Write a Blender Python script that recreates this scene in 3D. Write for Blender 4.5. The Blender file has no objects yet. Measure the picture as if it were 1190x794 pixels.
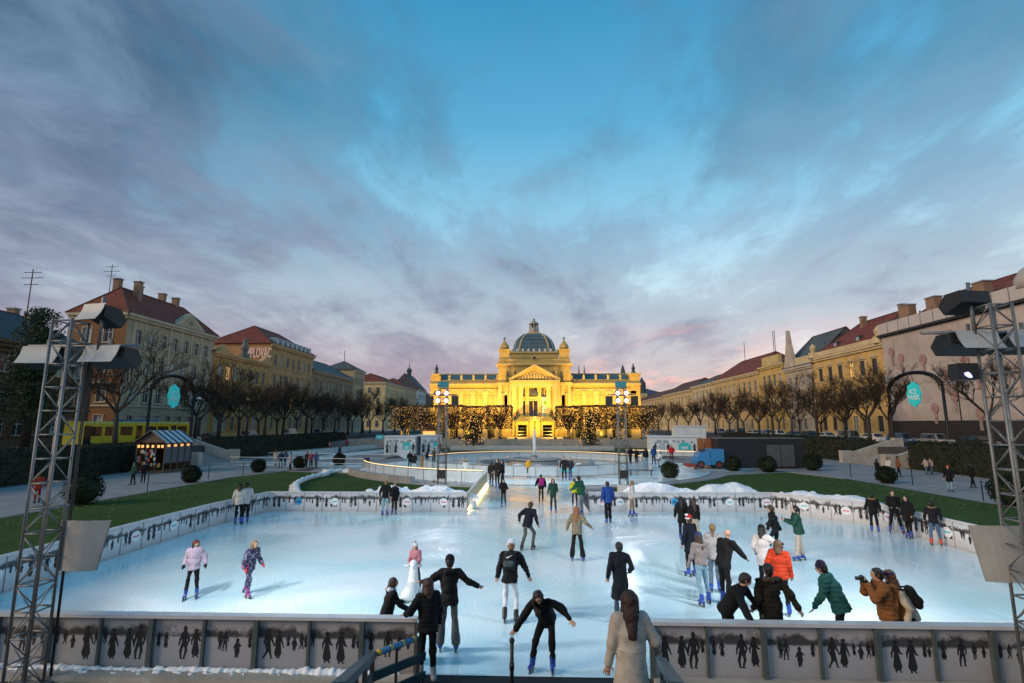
import bpy, bmesh, math, random
import numpy as np
from mathutils import Vector, Matrix
R = math.radians
S = bpy.context.scene
COL = S.collection
random.seed(7); np.random.seed(7)

# ------------------------------------------------------------------ camera
CH = 4.6; FPX = 610.0; PITCH = math.atan(96 / FPX); YAW = R(2.1)
cam_d = bpy.data.cameras.new('camera'); cam = bpy.data.objects.new('camera', cam_d); COL.objects.link(cam)
cam_d.sensor_width = 36; cam_d.lens = 36 * FPX / 1190; cam_d.clip_end = 9000; cam_d.clip_start = .05
cam.location = (0, 0, CH); cam.rotation_euler = (R(90) + PITCH, 0, YAW)
S.camera = cam
_c, _s = math.cos(PITCH), math.sin(PITCH); _cy, _sy = math.cos(YAW), math.sin(YAW)
def ray(px, py):                       # photo pixel (1190 x 794) -> direction
    u = (px - 595) / FPX; v = (397 - py) / FPX
    X, D, Z = u, _c - v * _s, _s + v * _c
    return X * _cy - D * _sy, X * _sy + D * _cy, Z
def G(px, py, z=0.0):                  # where that direction meets the level z
    r = ray(px, py); t = (z - CH) / r[2]; return Vector((r[0] * t, r[1] * t, z))
def WY(px, py, y):                     # where it meets the plane y = const
    r = ray(px, py); t = y / r[1]; return Vector((r[0] * t, y, CH + r[2] * t))
def WX(px, py, x):
    r = ray(px, py); t = x / r[0]; return Vector((x, r[1] * t, CH + r[2] * t))

# ------------------------------------------------------------------ view
S.view_settings.view_transform = 'Standard'; S.view_settings.look = 'None'
S.view_settings.exposure = .3; S.view_settings.gamma = 1
S.cycles.max_bounces = 5; S.cycles.diffuse_bounces = 2; S.cycles.glossy_bounces = 3
S.cycles.transparent_max_bounces = 6; S.cycles.caustics_reflective = False; S.cycles.caustics_refractive = False
S.cycles.use_denoising = True; S.cycles.sample_clamp_indirect = 4

# ------------------------------------------------------------------ sky
SUN_EL, SUN_AZ = R(24), R(-118)        # afterglow from the left, behind the camera
w = bpy.data.worlds.new('World'); S.world = w; w.use_nodes = True
nt = w.node_tree; nt.nodes.clear()
def N(t, **k):
    n = nt.nodes.new(t)
    for a, b in k.items(): setattr(n, a, b)
    return n
def L(a, b): nt.links.new(a, b)
def M(op, a, b=None, c=None, clamp=False):
    n = N('ShaderNodeMath', operation=op, use_clamp=clamp)
    for i, v in enumerate((a, b, c)):
        if v is None: continue
        if isinstance(v, (int, float)): n.inputs[i].default_value = v
        else: L(v, n.inputs[i])
    return n.outputs[0]
def RAMP(fac, stops, interp='LINEAR'):
    n = N('ShaderNodeValToRGB'); n.color_ramp.interpolation = interp
    e = n.color_ramp.elements
    while len(e) < len(stops): e.new(.5)
    for el, (p, c) in zip(e, stops):
        el.position = p; el.color = (*c, 1) if len(c) == 3 else c
    L(fac, n.inputs[0]); return n.outputs[0]
def MIX(f, a, b, mode='MIX'):
    n = N('ShaderNodeMix', data_type='RGBA', blend_type=mode)
    if isinstance(f, (int, float)): n.inputs[0].default_value = f
    else: L(f, n.inputs[0])
    for i, v in ((6, a), (7, b)):
        if isinstance(v, tuple): n.inputs[i].default_value = (*v, 1)
        else: L(v, n.inputs[i])
    return n.outputs[2]
tc = N('ShaderNodeTexCoord'); sep = N('ShaderNodeSeparateXYZ'); L(tc.outputs['Generated'], sep.inputs[0])
dx, dy, dz = sep.outputs
zz = M('MAXIMUM', dz, 0.0)
den = M('ADD', zz, .20)
cx = M('DIVIDE', dx, den); cyy = M('DIVIDE', dy, den)
comb = N('ShaderNodeCombineXYZ'); L(cx, comb.inputs[0]); L(cyy, comb.inputs[1])
def cloud(scale, detail, rough, loc, sx=1.0, sy=.45, rot=0.0, dist=.5):
    mp = N('ShaderNodeMapping'); mp.inputs['Location'].default_value = (*loc, 0)
    mp.inputs['Scale'].default_value = (sx, sy, 1); mp.inputs['Rotation'].default_value = (0, 0, rot)
    L(comb.outputs[0], mp.inputs[0])
    n = N('ShaderNodeTexNoise', noise_dimensions='2D'); n.inputs['Scale'].default_value = scale
    n.inputs['Detail'].default_value = detail; n.inputs['Roughness'].default_value = rough; n.inputs['Distortion'].default_value = dist
    L(mp.outputs[0], n.inputs['Vector']); return n.outputs['Fac']
SKY_OFF = (21.7, 2.3)
big = cloud(.75, 2, .5, SKY_OFF, 1, .7, R(14), .1)
mid = cloud(1.7, 6, .58, (5.3, 2.2), 1, .62, R(16), .2)
fine = cloud(4.2, 10, .64, (1.2, 7.7), 1, .66, R(18), .3)
bank = M('MULTIPLY', M('SUBTRACT', .25, cx), .10)             # the bank that fills the west half of the sky
thin = M('MULTIPLY', M('MAXIMUM', M('SUBTRACT', zz, .52), 0.0), -.55)   # it thins out overhead
dens = M('ADD', M('ADD', M('ADD', M('MULTIPLY', big, .42), M('MULTIPLY', mid, .42)), thin), M('ADD', M('MULTIPLY', fine, .27), M('MAXIMUM', M('MINIMUM', bank, .15), -.06)))
dens = M('ADD', dens, M('SUBTRACT', RAMP(zz, [(.06, (0, 0, 0)), (.25, (.070, .070, .070)), (.44, (.030, .030, .030))], 'EASE'), .035))        # layered deck seen low over the roofs
mask = RAMP(dens, [(.44, (0, 0, 0)), (.56, (.5, .5, .5)), (.70, (1, 1, 1))], 'EASE')
sky_t = N('ShaderNodeTexSky', sky_type='NISHITA', sun_disc=False, sun_elevation=R(3), sun_rotation=SUN_AZ)
nish = N('ShaderNodeMix', data_type='RGBA', blend_type='MULTIPLY'); nish.inputs[0].default_value = 1
L(sky_t.outputs[0], nish.inputs[6]); nish.inputs[7].default_value = (.04, .045, .05, 1)
clear = RAMP(zz, [(0, (.60, .41, .37)), (.05, (.78, .58, .54)), (.12, (.78, .72, .74)), (.22, (.58, .73, .82)), (.36, (.27, .56, .76)), (.52, (.085, .38, .62)), (.68, (.030, .26, .48)), (1, (.02, .15, .33))])
clear = MIX(1.0, clear, nish.outputs[2], 'ADD')
pinkn = cloud(2.6, 6, .6, (7.4, 3.9), .8, .8, R(5), .3)
fr_ = RAMP(fine, [(.3, (0, 0, 0)), (.7, (1, 1, 1))])
pk = M('MULTIPLY', RAMP(pinkn, [(.46, (0, 0, 0)), (.60, (1, 1, 1))]), RAMP(cx, [(.15, (0, 0, 0)), (.5, (1, 1, 1))]))      # only the clouds away from the bank catch the last sun
cl_low = MIX(pk, MIX(fr_, (.30, .25, .33), (.48, .39, .44)), (.95, .48, .42))
cl_mid = MIX(fr_, (.15, .175, .285), (.32, .355, .48))
cl_hi = MIX(fr_, (.040, .075, .145), (.15, .23, .34))
clcol = MIX(RAMP(zz, [(.08, (0, 0, 0)), (.20, (1, 1, 1))]), cl_low, cl_mid)
clcol = MIX(RAMP(zz, [(.22, (0, 0, 0)), (.50, (1, 1, 1))]), clcol, cl_hi)
skyc = MIX(M('MULTIPLY', mask, .90), clear, clcol)
below = RAMP(dz, [(0.0, (0, 0, 0)), (.004, (1, 1, 1))])
skyc = MIX(below, (.10, .10, .11), skyc)
bg = N('ShaderNodeBackground'); bg.inputs[1].default_value = .84; L(skyc, bg.inputs[0])
out = N('ShaderNodeOutputWorld'); L(bg.outputs[0], out.inputs[0])

# ------------------------------------------------------------------ sun (soft afterglow)
sd = bpy.data.lights.new('sun', 'SUN'); sd.energy = 1.6; sd.angle = R(25); sd.color = (1, .74, .48)
sun = bpy.data.objects.new('sun', sd); COL.objects.link(sun)
_a = SUN_AZ
sdir = Vector((math.sin(_a) * math.cos(SUN_EL), math.cos(_a) * math.cos(SUN_EL), math.sin(SUN_EL)))
sun.rotation_euler = sdir.to_track_quat('Z', 'Y').to_euler()

# ------------------------------------------------------------------ materials
MATS = {}
def mat(name, col, rough=.7, metal=0.0, var=.0, vscale=3.0, bump=0.0, bscale=20.0, emit=None, estr=0.0, spec=.5, coat=0.0, alpha=None):
    if name in MATS: return MATS[name]
    m = bpy.data.materials.new(name); m.use_nodes = True; MATS[name] = m
    t = m.node_tree; p = t.nodes['Principled BSDF']
    p.inputs['Base Color'].default_value = (*col, 1); p.inputs['Roughness'].default_value = rough; p.inputs['Metallic'].default_value = metal
    p.inputs['Specular IOR Level'].default_value = spec; p.inputs['Coat Weight'].default_value = coat
    if emit: p.inputs['Emission Color'].default_value = (*emit, 1); p.inputs['Emission Strength'].default_value = estr
    if var or bump:
        tcn = t.nodes.new('ShaderNodeTexCoord')
    if var:
        n = t.nodes.new('ShaderNodeTexNoise'); n.inputs['Scale'].default_value = vscale; n.inputs['Detail'].default_value = 6; n.inputs['Roughness'].default_value = .65
        t.links.new(tcn.outputs['Object'], n.inputs['Vector'])
        r = t.nodes.new('ShaderNodeMapRange'); r.inputs[1].default_value = .3; r.inputs[2].default_value = .7; r.inputs[3].default_value = 1 - var; r.inputs[4].default_value = 1 + var
        t.links.new(n.outputs['Fac'], r.inputs[0])
        x = t.nodes.new('ShaderNodeMix'); x.data_type = 'RGBA'; x.blend_type = 'MULTIPLY'; x.inputs[0].default_value = 1
        x.inputs[6].default_value = (*col, 1); t.links.new(r.outputs[0], x.inputs[7])
        t.links.new(x.outputs[2], p.inputs['Base Color'])
    if bump:
        n2 = t.nodes.new('ShaderNodeTexNoise'); n2.inputs['Scale'].default_value = bscale; n2.inputs['Detail'].default_value = 4
        t.links.new(tcn.outputs['Object'], n2.inputs['Vector'])
        b = t.nodes.new('ShaderNodeBump'); b.inputs['Strength'].default_value = bump; b.inputs['Distance'].default_value = .02
        t.links.new(n2.outputs['Fac'], b.inputs['Height']); t.links.new(b.outputs[0], p.inputs['Normal'])
    return m
def tweak(m): return m.node_tree, m.node_tree.nodes['Principled BSDF']
def nn(t, typ, **k):
    n = t.nodes.new(typ)
    for a, b in k.items(): setattr(n, a, b)
    return n
def cloth(col, kind='cloth'):
    if max(col) < .04: col = tuple(c * .45 for c in col)          # near-black fabric
    key = 'cloth_%s_%.3f_%.3f_%.3f' % (kind, *col)
    if kind == 'leather': return mat(key, col, .45, var=.15, vscale=8, bump=.3, bscale=30)
    return mat(key, col, .85, var=.22, vscale=7, bump=.5, bscale=55, spec=.3)

# ------------------------------------------------------------------ mesh helpers
class MB:
    def __init__(s): s.v = []; s.f = []
    def add(s, vs, fs):
        o = len(s.v); s.v.extend([tuple(v) for v in vs]); s.f.extend([tuple(i + o for i in f) for f in fs]); return s
    def box(s, a, b):
        (x0, y0, z0), (x1, y1, z1) = a, b
        if x0 > x1: x0, x1 = x1, x0
        if y0 > y1: y0, y1 = y1, y0
        if z0 > z1: z0, z1 = z1, z0
        return s.add([(x0, y0, z0), (x1, y0, z0), (x1, y1, z0), (x0, y1, z0), (x0, y0, z1), (x1, y0, z1), (x1, y1, z1), (x0, y1, z1)],
                     [(0, 3, 2, 1), (4, 5, 6, 7), (0, 1, 5, 4), (1, 2, 6, 5), (2, 3, 7, 6), (3, 0, 4, 7)])
    def bbox(s, c, d): return s.box((c[0] - d[0] / 2, c[1] - d[1] / 2, c[2] - d[2] / 2), (c[0] + d[0] / 2, c[1] + d[1] / 2, c[2] + d[2] / 2))
    def beam(s, a, b, w, h=None, up=(0, 0, 1)):
        h = h or w; a = Vector(a); b = Vector(b); d = (b - a).normalized(); u = Vector(up)
        if abs(d.dot(u)) > .98: u = Vector((0, 1, 0))
        x = d.cross(u).normalized() * w / 2; y = x.cross(d).normalized() * h / 2
        vs = [a - x - y, a + x - y, a + x + y, a - x + y, b - x - y, b + x - y, b + x + y, b - x + y]
        return s.add(vs, [(0, 1, 2, 3), (4, 7, 6, 5), (0, 4, 5, 1), (1, 5, 6, 2), (2, 6, 7, 3), (3, 7, 4, 0)])
    def tube(s, pts, rs, n=6, cap=True):
        pts = [Vector(p) for p in pts]
        if isinstance(rs, (int, float)): rs = [rs] * len(pts)
        o = len(s.v); prev = None
        for i, p in enumerate(pts):
            d = (pts[min(i + 1, len(pts) - 1)] - pts[max(i - 1, 0)])
            if d.length < 1e-9: d = Vector((0, 0, 1))
            d.normalize()
            if prev is None:
                u = Vector((0, 0, 1)) if abs(d.z) < .9 else Vector((1, 0, 0)); x = d.cross(u).normalized()
            else: x = (prev - d * prev.dot(d)).normalized()
            prev = x; y = d.cross(x)
            for k in range(n):
                a = 2 * math.pi * k / n; s.v.append(tuple(p + (x * math.cos(a) + y * math.sin(a)) * rs[i]))
        for i in range(len(pts) - 1):
            for k in range(n):
                a = o + i * n + k; b = o + i * n + (k + 1) % n; s.f.append((a, b, b + n, a + n))
        if cap:
            s.f.append(tuple(o + k for k in range(n))[::-1]); s.f.append(tuple(o + (len(pts) - 1) * n + k for k in range(n)))
        return s
    def lathe(s, prof, c=(0, 0, 0), n=16, sx=1.0, sy=1.0, a0=0.0):
        o = len(s.v)
        for r, z in prof:
            for k in range(n):
                a = a0 + 2 * math.pi * k / n; s.v.append((c[0] + r * math.cos(a) * sx, c[1] + r * math.sin(a) * sy, c[2] + z))
        for i in range(len(prof) - 1):
            for k in range(n):
                a = o + i * n + k; b = o + i * n + (k + 1) % n; s.f.append((a, b, b + n, a + n))
        s.f.append(tuple(o + k for k in range(n))[::-1]); s.f.append(tuple(o + (len(prof) - 1) * n + k for k in range(n)))
        return s
    def prism(s, poly, a, b, axis=1):
        # polygon (u, v) extruded along axis between a and b; axis 0: (y,z), 1: (x,z), 2: (x,y)
        def P(u, v, w): return (w, u, v) if axis == 0 else (u, w, v) if axis == 1 else (u, v, w)
        n = len(poly); o = len(s.v)
        s.v += [P(u, v, a) for u, v in poly] + [P(u, v, b) for u, v in poly]
        s.f.append(tuple(o + i for i in range(n))); s.f.append(tuple(o + n + i for i in range(n))[::-1])
        for i in range(n):
            j = (i + 1) % n; s.f.append((o + i, o + n + i, o + n + j, o + j))
        return s
    def sphere(s, c, r, n=10, m=6, sq=(1, 1, 1)):
        prof = [(max(1e-3, math.sin(math.pi * i / m)) * r, -math.cos(math.pi * i / m) * r * sq[2]) for i in range(m + 1)]
        return s.lathe(prof, c, n, sq[0], sq[1])
    def mesh(s, name, smooth=False, fixn=True):
        me = bpy.data.meshes.new(name); me.from_pydata(s.v, [], s.f)
        if fixn:
            bm = bmesh.new(); bm.from_mesh(me); bmesh.ops.recalc_face_normals(bm, faces=bm.faces); bm.to_mesh(me); bm.free()
        me.update()
        if smooth: me.polygons.foreach_set('use_smooth', [True] * len(me.polygons))
        return me
    def build(s, name, m, parent=None, smooth=False, loc=None, fixn=True):
        return obj(name, s.mesh(name, smooth, fixn), m, parent, loc)
def obj(name, me, m=None, parent=None, loc=None, rot=None, scale=None):
    o = bpy.data.objects.new(name, me); COL.objects.link(o)
    if m is not None and len(me.materials) == 0: me.materials.append(m)
    if parent is not None: o.parent = parent
    if loc is not None: o.location = loc
    if rot is not None: o.rotation_euler = rot
    if scale is not None: o.scale = scale
    return o
def tag(o, label, cat, group=None):
    o['label'] = label; o['category'] = cat
    if group: o['group'] = group
    return o
def thing(name, label, cat, loc=(0, 0, 0), rz=0.0, group=None):
    o = bpy.data.objects.new(name, None); COL.objects.link(o); o.location = loc; o.rotation_euler = (0, 0, rz); o.empty_display_size = .2
    return tag(o, label, cat, group)
def struct(name, mb, m, kind='structure', smooth=False):
    o = mb.build(name, m, smooth=smooth); o['kind'] = kind; return o
def kids(o): return KID.get(o.name, [])
def copy_tree(o, label=None, loc=None, rot=None, scale=None, parent=None):
    c = o.copy(); COL.objects.link(c)
    if parent is not None: c.parent = parent
    if label: c['label'] = label
    if loc is not None: c.location = loc
    if rot is not None: c.rotation_euler = rot
    if scale is not None: c.scale = scale
    for ch in list(o.children): copy_tree(ch, parent=c)
    return c
def grid_sheet(poly, z, name, m):
    return struct(name, MB().add([(x, y, z) for x, y in poly], [tuple(range(len(poly)))]), m)

class Vol:
    """signed-distance volume -> one continuous surface (naive surface nets)"""
    def __init__(s, lo, hi, h):
        s.lo = np.array(lo, np.float32); s.h = h; s.n = np.ceil((np.array(hi) - s.lo) / h).astype(int) + 2
        s.f = np.full(tuple(s.n), 1e3, np.float32); s.ax = [s.lo[i] + h * np.arange(s.n[i], dtype=np.float32) for i in range(3)]
    def _sub(s, lo, hi):
        sl = []
        for i in range(3):
            a = max(0, int((lo[i] - s.lo[i]) / s.h)); b = min(s.n[i], int((hi[i] - s.lo[i]) / s.h) + 2)
            if b <= a: return None
            sl.append(slice(a, b))
        return tuple(sl)
    def cap(s, a, b, ra, rb=None, k=.03, flat=None, ratio=1.0, sub=False, bow=0.0):
        rb = ra if rb is None else rb; a = np.array(a, np.float32); b = np.array(b, np.float32); R_ = max(ra, rb) + k + 2 * s.h
        sl = s._sub(np.minimum(a, b) - R_, np.maximum(a, b) + R_)
        if sl is None: return s
        X = s.ax[0][sl[0]][:, None, None] - a[0]; Y = s.ax[1][sl[1]][None, :, None] - a[1]; Z = s.ax[2][sl[2]][None, None, :] - a[2]
        d = b - a; L2 = float(d @ d) + 1e-9
        t = np.clip((X * d[0] + Y * d[1] + Z * d[2]) / L2, 0, 1)
        dx, dy, dz = X - t * d[0], Y - t * d[1], Z - t * d[2]
        q = dx * dx + dy * dy + dz * dz
        if flat is not None:
            fl = np.array(flat, np.float32); fl /= np.linalg.norm(fl); w = dx * fl[0] + dy * fl[1] + dz * fl[2]; q = q + (ratio * ratio - 1) * w * w
        r = ra + (rb - ra) * t
        if bow: r = r + bow * np.sin(t * np.pi)
        D = np.sqrt(q) - r
        if flat is not None: D = D / (1 + (ratio - 1) * .45)
        F = s.f[sl]
        if sub: h_ = np.clip(.5 - .5 * (F + D) / k, 0, 1); s.f[sl] = F + (-D - F) * h_ + k * h_ * (1 - h_)
        else:
            h_ = np.clip(.5 + .5 * (F - D) / k, 0, 1); s.f[sl] = F + (D - F) * h_ - k * h_ * (1 - h_)
        return s
    def cut(s, p, n):                       # keep the side the normal points away from
        X, Y, Z = np.meshgrid(*s.ax, indexing='ij', sparse=True); D = (X - p[0]) * n[0] + (Y - p[1]) * n[1] + (Z - p[2]) * n[2]; s.f = np.maximum(s.f, D.astype(np.float32)); return s
    def folds(s, amp, freq, seed):
        rr = np.random.RandomState(seed); X, Y, Z = np.meshgrid(*s.ax, indexing='ij', sparse=True); m = np.abs(s.f) < .05
        g = 0
        for i in range(4):
            v = rr.normal(size=3) * np.array([1, 1, .8]); v = v / np.linalg.norm(v) * freq * rr.uniform(.5, 1.5); g = g + np.sin(X * v[0] + Y * v[1] + Z * v[2] + rr.uniform(0, 6.28) + 1.5 * np.sin(Z * freq * .4 + i))
        s.f = np.where(m, s.f + amp * g * .5, s.f).astype(np.float32); return s
    def mesh(s, name, m, parent):
        f = s.f; f[0] = f[-1] = 1; f[:, 0] = f[:, -1] = 1; f[:, :, 0] = f[:, :, -1] = 1
        sg = f < 0
        if not sg.any(): return None
        nx, ny, nz = (np.array(f.shape) - 1)
        cnt = np.zeros((nx, ny, nz), np.int8); C8 = [(i, j, k) for i in (0, 1) for j in (0, 1) for k in (0, 1)]
        for i, j, k in C8: cnt += sg[i:nx + i, j:ny + j, k:nz + k]
        act = (cnt > 0) & (cnt < 8); I = np.argwhere(act); n = len(I); idx = np.full(act.shape, -1, np.int64); idx[act] = np.arange(n)
        P = np.zeros((n, 3)); W = np.zeros(n)
        for ax in range(3):
            o1, o2 = [(1, 2), (0, 2), (0, 1)][ax]
            for u in (0, 1):
                for v in (0, 1):
                    a = I.copy(); a[:, o1] += u; a[:, o2] += v; b = a.copy(); b[:, ax] += 1
                    fa = f[a[:, 0], a[:, 1], a[:, 2]]; fb = f[b[:, 0], b[:, 1], b[:, 2]]; c = (fa < 0) != (fb < 0)
                    t = np.where(c, fa / np.where(c, fa - fb, 1), 0); q = a.astype(float); q[:, ax] += t; P[c] += q[c]; W[c] += 1
        P = P / W[:, None] * s.h + s.lo
        Q = []
        for ax in range(3):
            o1, o2 = [(1, 2), (2, 0), (0, 1)][ax]
            sa = [slice(None)] * 3; sb = [slice(None)] * 3; sa[ax] = slice(0, -1); sb[ax] = slice(1, None); A = sg[tuple(sa)]; B_ = sg[tuple(sb)]
            E = np.argwhere(A != B_); E = E[(E[:, o1] > 0) & (E[:, o2] > 0) & (E[:, o1] < f.shape[o1] - 1) & (E[:, o2] < f.shape[o2] - 1)]
            inside = A[E[:, 0], E[:, 1], E[:, 2]]; c = []
            for u, v in ((1, 1), (0, 1), (0, 0), (1, 0)): e = E.copy(); e[:, o1] -= u; e[:, o2] -= v; c.append(idx[e[:, 0], e[:, 1], e[:, 2]])
            q = np.stack(c, 1); q[~inside] = q[~inside][:, ::-1]; Q.append(q)
        Q = np.concatenate(Q); Q = Q[(Q >= 0).all(1)]
        me = bpy.data.meshes.new(name); me.vertices.add(len(P)); me.vertices.foreach_set('co', P.astype(np.float32).ravel()); me.loops.add(len(Q) * 4); me.loops.foreach_set('vertex_index', Q.astype(np.int32).ravel())
        me.polygons.add(len(Q)); me.polygons.foreach_set('loop_start', np.arange(0, len(Q) * 4, 4, dtype=np.int32)); me.polygons.foreach_set('loop_total', np.full(len(Q), 4, np.int32)); me.polygons.foreach_set('use_smooth', np.ones(len(Q), bool)); me.update(); me.validate()
        return obj(name, me, m, parent)

# ================================================================== SETTING
m_ground = mat('paving_dark', (.05, .048, .05), .85, var=.35, vscale=.6, bump=.3, bscale=8)
m_path = mat('paving_pale', (.26, .25, .25), .8, var=.22, vscale=.7, bump=.25, bscale=6)
m_asph = mat('asphalt', (.05, .05, .053), .8, var=.25, vscale=.8, bump=.3, bscale=30)
m_stone = mat('stone_pale', (.40, .37, .32), .8, var=.22, vscale=1.5, bump=.4, bscale=12)
m_conc = mat('concrete', (.27, .27, .265), .85, var=.25, vscale=1.2, bump=.4, bscale=15)
m_snow = mat('snow', (.80, .84, .88), .75, var=.12, vscale=4, bump=.9, bscale=9)
m_white = mat('white_paint', (.74, .75, .76), .45, var=.06, vscale=3)
m_dark = mat('dark_metal', (.02, .021, .024), .5)
m_steel = mat('galvanised', (.22, .23, .235), .5, .5, var=.22, vscale=4, bump=.1, bscale=40)
m_lampw = mat('lamp_face', (.9, .92, 1), .3, emit=(.42, .42, 1), estr=3.2)
m_warm = mat('warm_strip', (1, .8, .5), .4, emit=(1, .60, .20), estr=2.0)
m_ledw = mat('fairy_light', (1, .75, .4), .4, emit=(1, .52, .10), estr=3.0)
for q in (m_lampw, m_ledw): q.cycles.emission_sampling = 'NONE'
def lawn_mat():
    m = mat('lawn', (.035, .075, .012), .95, spec=.2); t, p = tweak(m)
    tc = nn(t, 'ShaderNodeTexCoord')
    a = nn(t, 'ShaderNodeTexNoise'); a.inputs['Scale'].default_value = .35; a.inputs['Detail'].default_value = 8; a.inputs['Roughness'].default_value = .7
    b = nn(t, 'ShaderNodeTexNoise'); b.inputs['Scale'].default_value = 9; b.inputs['Detail'].default_value = 5
    for n in (a, b): t.links.new(tc.outputs['Object'], n.inputs['Vector'])
    r = nn(t, 'ShaderNodeValToRGB'); e = r.color_ramp.elements
    e[0].position = .32; e[0].color = (.017, .044, .007, 1); e[1].position = .7; e[1].color = (.068, .125, .020, 1)
    mm = nn(t, 'ShaderNodeMath', operation='MULTIPLY_ADD'); mm.inputs[1].default_value = .45
    mm2 = nn(t, 'ShaderNodeMath', operation='MULTIPLY'); mm2.inputs[1].default_value = .55
    t.links.new(b.outputs['Fac'], mm2.inputs[0]); t.links.new(a.outputs['Fac'], mm.inputs[0]); t.links.new(mm2.outputs[0], mm.inputs[2])
    t.links.new(mm.outputs[0], r.inputs[0]); t.links.new(r.outputs[0], p.inputs['Base Color'])
    bp = nn(t, 'ShaderNodeBump'); bp.inputs['Strength'].default_value = .9; bp.inputs['Distance'].default_value = .08
    n3 = nn(t, 'ShaderNodeTexNoise'); n3.inputs['Scale'].default_value = 14; t.links.new(tc.outputs['Object'], n3.inputs['Vector'])
    t.links.new(n3.outputs['Fac'], bp.inputs['Height']); t.links.new(bp.outputs[0], p.inputs['Normal'])
    return m
m_lawn = lawn_mat()
def ice_mat():
    m = mat('ice', (.72, .86, .90), .2, spec=.5); t, p = tweak(m)
    tc = nn(t, 'ShaderNodeTexCoord')
    def noise(s, d=5, r=.55, sc=(1, 1, 1), dist=0):
        mp = nn(t, 'ShaderNodeMapping'); mp.inputs['Scale'].default_value = sc; t.links.new(tc.outputs['Object'], mp.inputs[0])
        n = nn(t, 'ShaderNodeTexNoise'); n.inputs['Scale'].default_value = s; n.inputs['Detail'].default_value = d; n.inputs['Roughness'].default_value = r
        n.inputs['Distortion'].default_value = dist
        t.links.new(mp.outputs[0], n.inputs['Vector']); return n.outputs['Fac']
    a = noise(.16, 4, .5, (1, 1.6, 1), .8)
    r = nn(t, 'ShaderNodeValToRGB'); e = r.color_ramp.elements
    e[0].position = .36; e[0].color = (.52, .78, .82, 1); e[1].position = .66; e[1].color = (.80, .89, .91, 1)
    t.links.new(a, r.inputs[0])
    # skate scratches: thin stretched white streaks in several directions
    acc = None
    wn = nn(t, 'ShaderNodeTexNoise'); wn.inputs['Scale'].default_value = .13; wn.inputs['Detail'].default_value = 1; t.links.new(tc.outputs['Object'], wn.inputs['Vector'])
    wv = nn(t, 'ShaderNodeVectorMath', operation='MULTIPLY_ADD'); wv.inputs[1].default_value = (9, 9, 0); t.links.new(wn.outputs['Color'], wv.inputs[0]); t.links.new(tc.outputs['Object'], wv.inputs[2])
    for k, (ang, sc) in enumerate(((.3, 2.2), (.9, 3.4), (1.4, 2.0), (2.0, 3.0), (2.5, 2.6), (2.95, 1.7))):
        mp = nn(t, 'ShaderNodeMapping'); mp.inputs['Rotation'].default_value = (0, 0, ang); mp.inputs['Scale'].default_value = (sc * 11, sc * .11, 1); mp.inputs['Location'].default_value = (k * 7, k * 3, 0)
        t.links.new(wv.outputs[0], mp.inputs[0])
        n = nn(t, 'ShaderNodeTexNoise'); n.inputs['Scale'].default_value = 1; n.inputs['Detail'].default_value = 2; n.inputs['Distortion'].default_value = .05
        t.links.new(mp.outputs[0], n.inputs['Vector'])
        q = nn(t, 'ShaderNodeMapRange'); q.inputs[1].default_value = .63; q.inputs[2].default_value = .75; t.links.new(n.outputs['Fac'], q.inputs[0])
        if acc is None: acc = q.outputs[0]
        else:
            mx = nn(t, 'ShaderNodeMath', operation='MAXIMUM'); t.links.new(acc, mx.inputs[0]); t.links.new(q.outputs[0], mx.inputs[1]); acc = mx.outputs[0]
    patch = noise(.5, 3); pr = nn(t, 'ShaderNodeMapRange'); pr.inputs[1].default_value = .32; pr.inputs[2].default_value = .6; t.links.new(patch, pr.inputs[0])
    sm = nn(t, 'ShaderNodeMath', operation='MULTIPLY'); t.links.new(acc, sm.inputs[0]); t.links.new(pr.outputs[0], sm.inputs[1])
    sm2 = nn(t, 'ShaderNodeMath', operation='MULTIPLY'); sm2.inputs[1].default_value = .62; t.links.new(sm.outputs[0], sm2.inputs[0])
    mx = nn(t, 'ShaderNodeMix', data_type='RGBA'); t.links.new(sm2.outputs[0], mx.inputs[0]); t.links.new(r.outputs[0], mx.inputs[6]); mx.inputs[7].default_value = (.90, .95, .97, 1)
    t.links.new(mx.outputs[2], p.inputs['Base Color'])
    w_ = noise(.33, 4, .55, (1, 1.3, 1), .5)
    rr = nn(t, 'ShaderNodeMapRange'); rr.inputs[1].default_value = .35; rr.inputs[2].default_value = .6; rr.inputs[3].default_value = .05; rr.inputs[4].default_value = .24
    t.links.new(w_, rr.inputs[0])
    ra = nn(t, 'ShaderNodeMath', operation='MULTIPLY_ADD'); ra.inputs[1].default_value = .3; t.links.new(sm.outputs[0], ra.inputs[0]); t.links.new(rr.outputs[0], ra.inputs[2])
    t.links.new(ra.outputs[0], p.inputs['Roughness'])
    bp = nn(t, 'ShaderNodeBump'); bp.inputs['Strength'].default_value = .12; bp.inputs['Distance'].default_value = .01
    bn = noise(3.0, 6, .6); ad = nn(t, 'ShaderNodeMath', operation='ADD'); t.links.new(bn, ad.inputs[0]); t.links.new(acc, ad.inputs[1])
    t.links.new(ad.outputs[0], bp.inputs['Height']); t.links.new(bp.outputs[0], p.inputs['Normal'])
    p.inputs['Specular IOR Level'].default_value = .6
    return m
m_ice = ice_mat()

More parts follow.
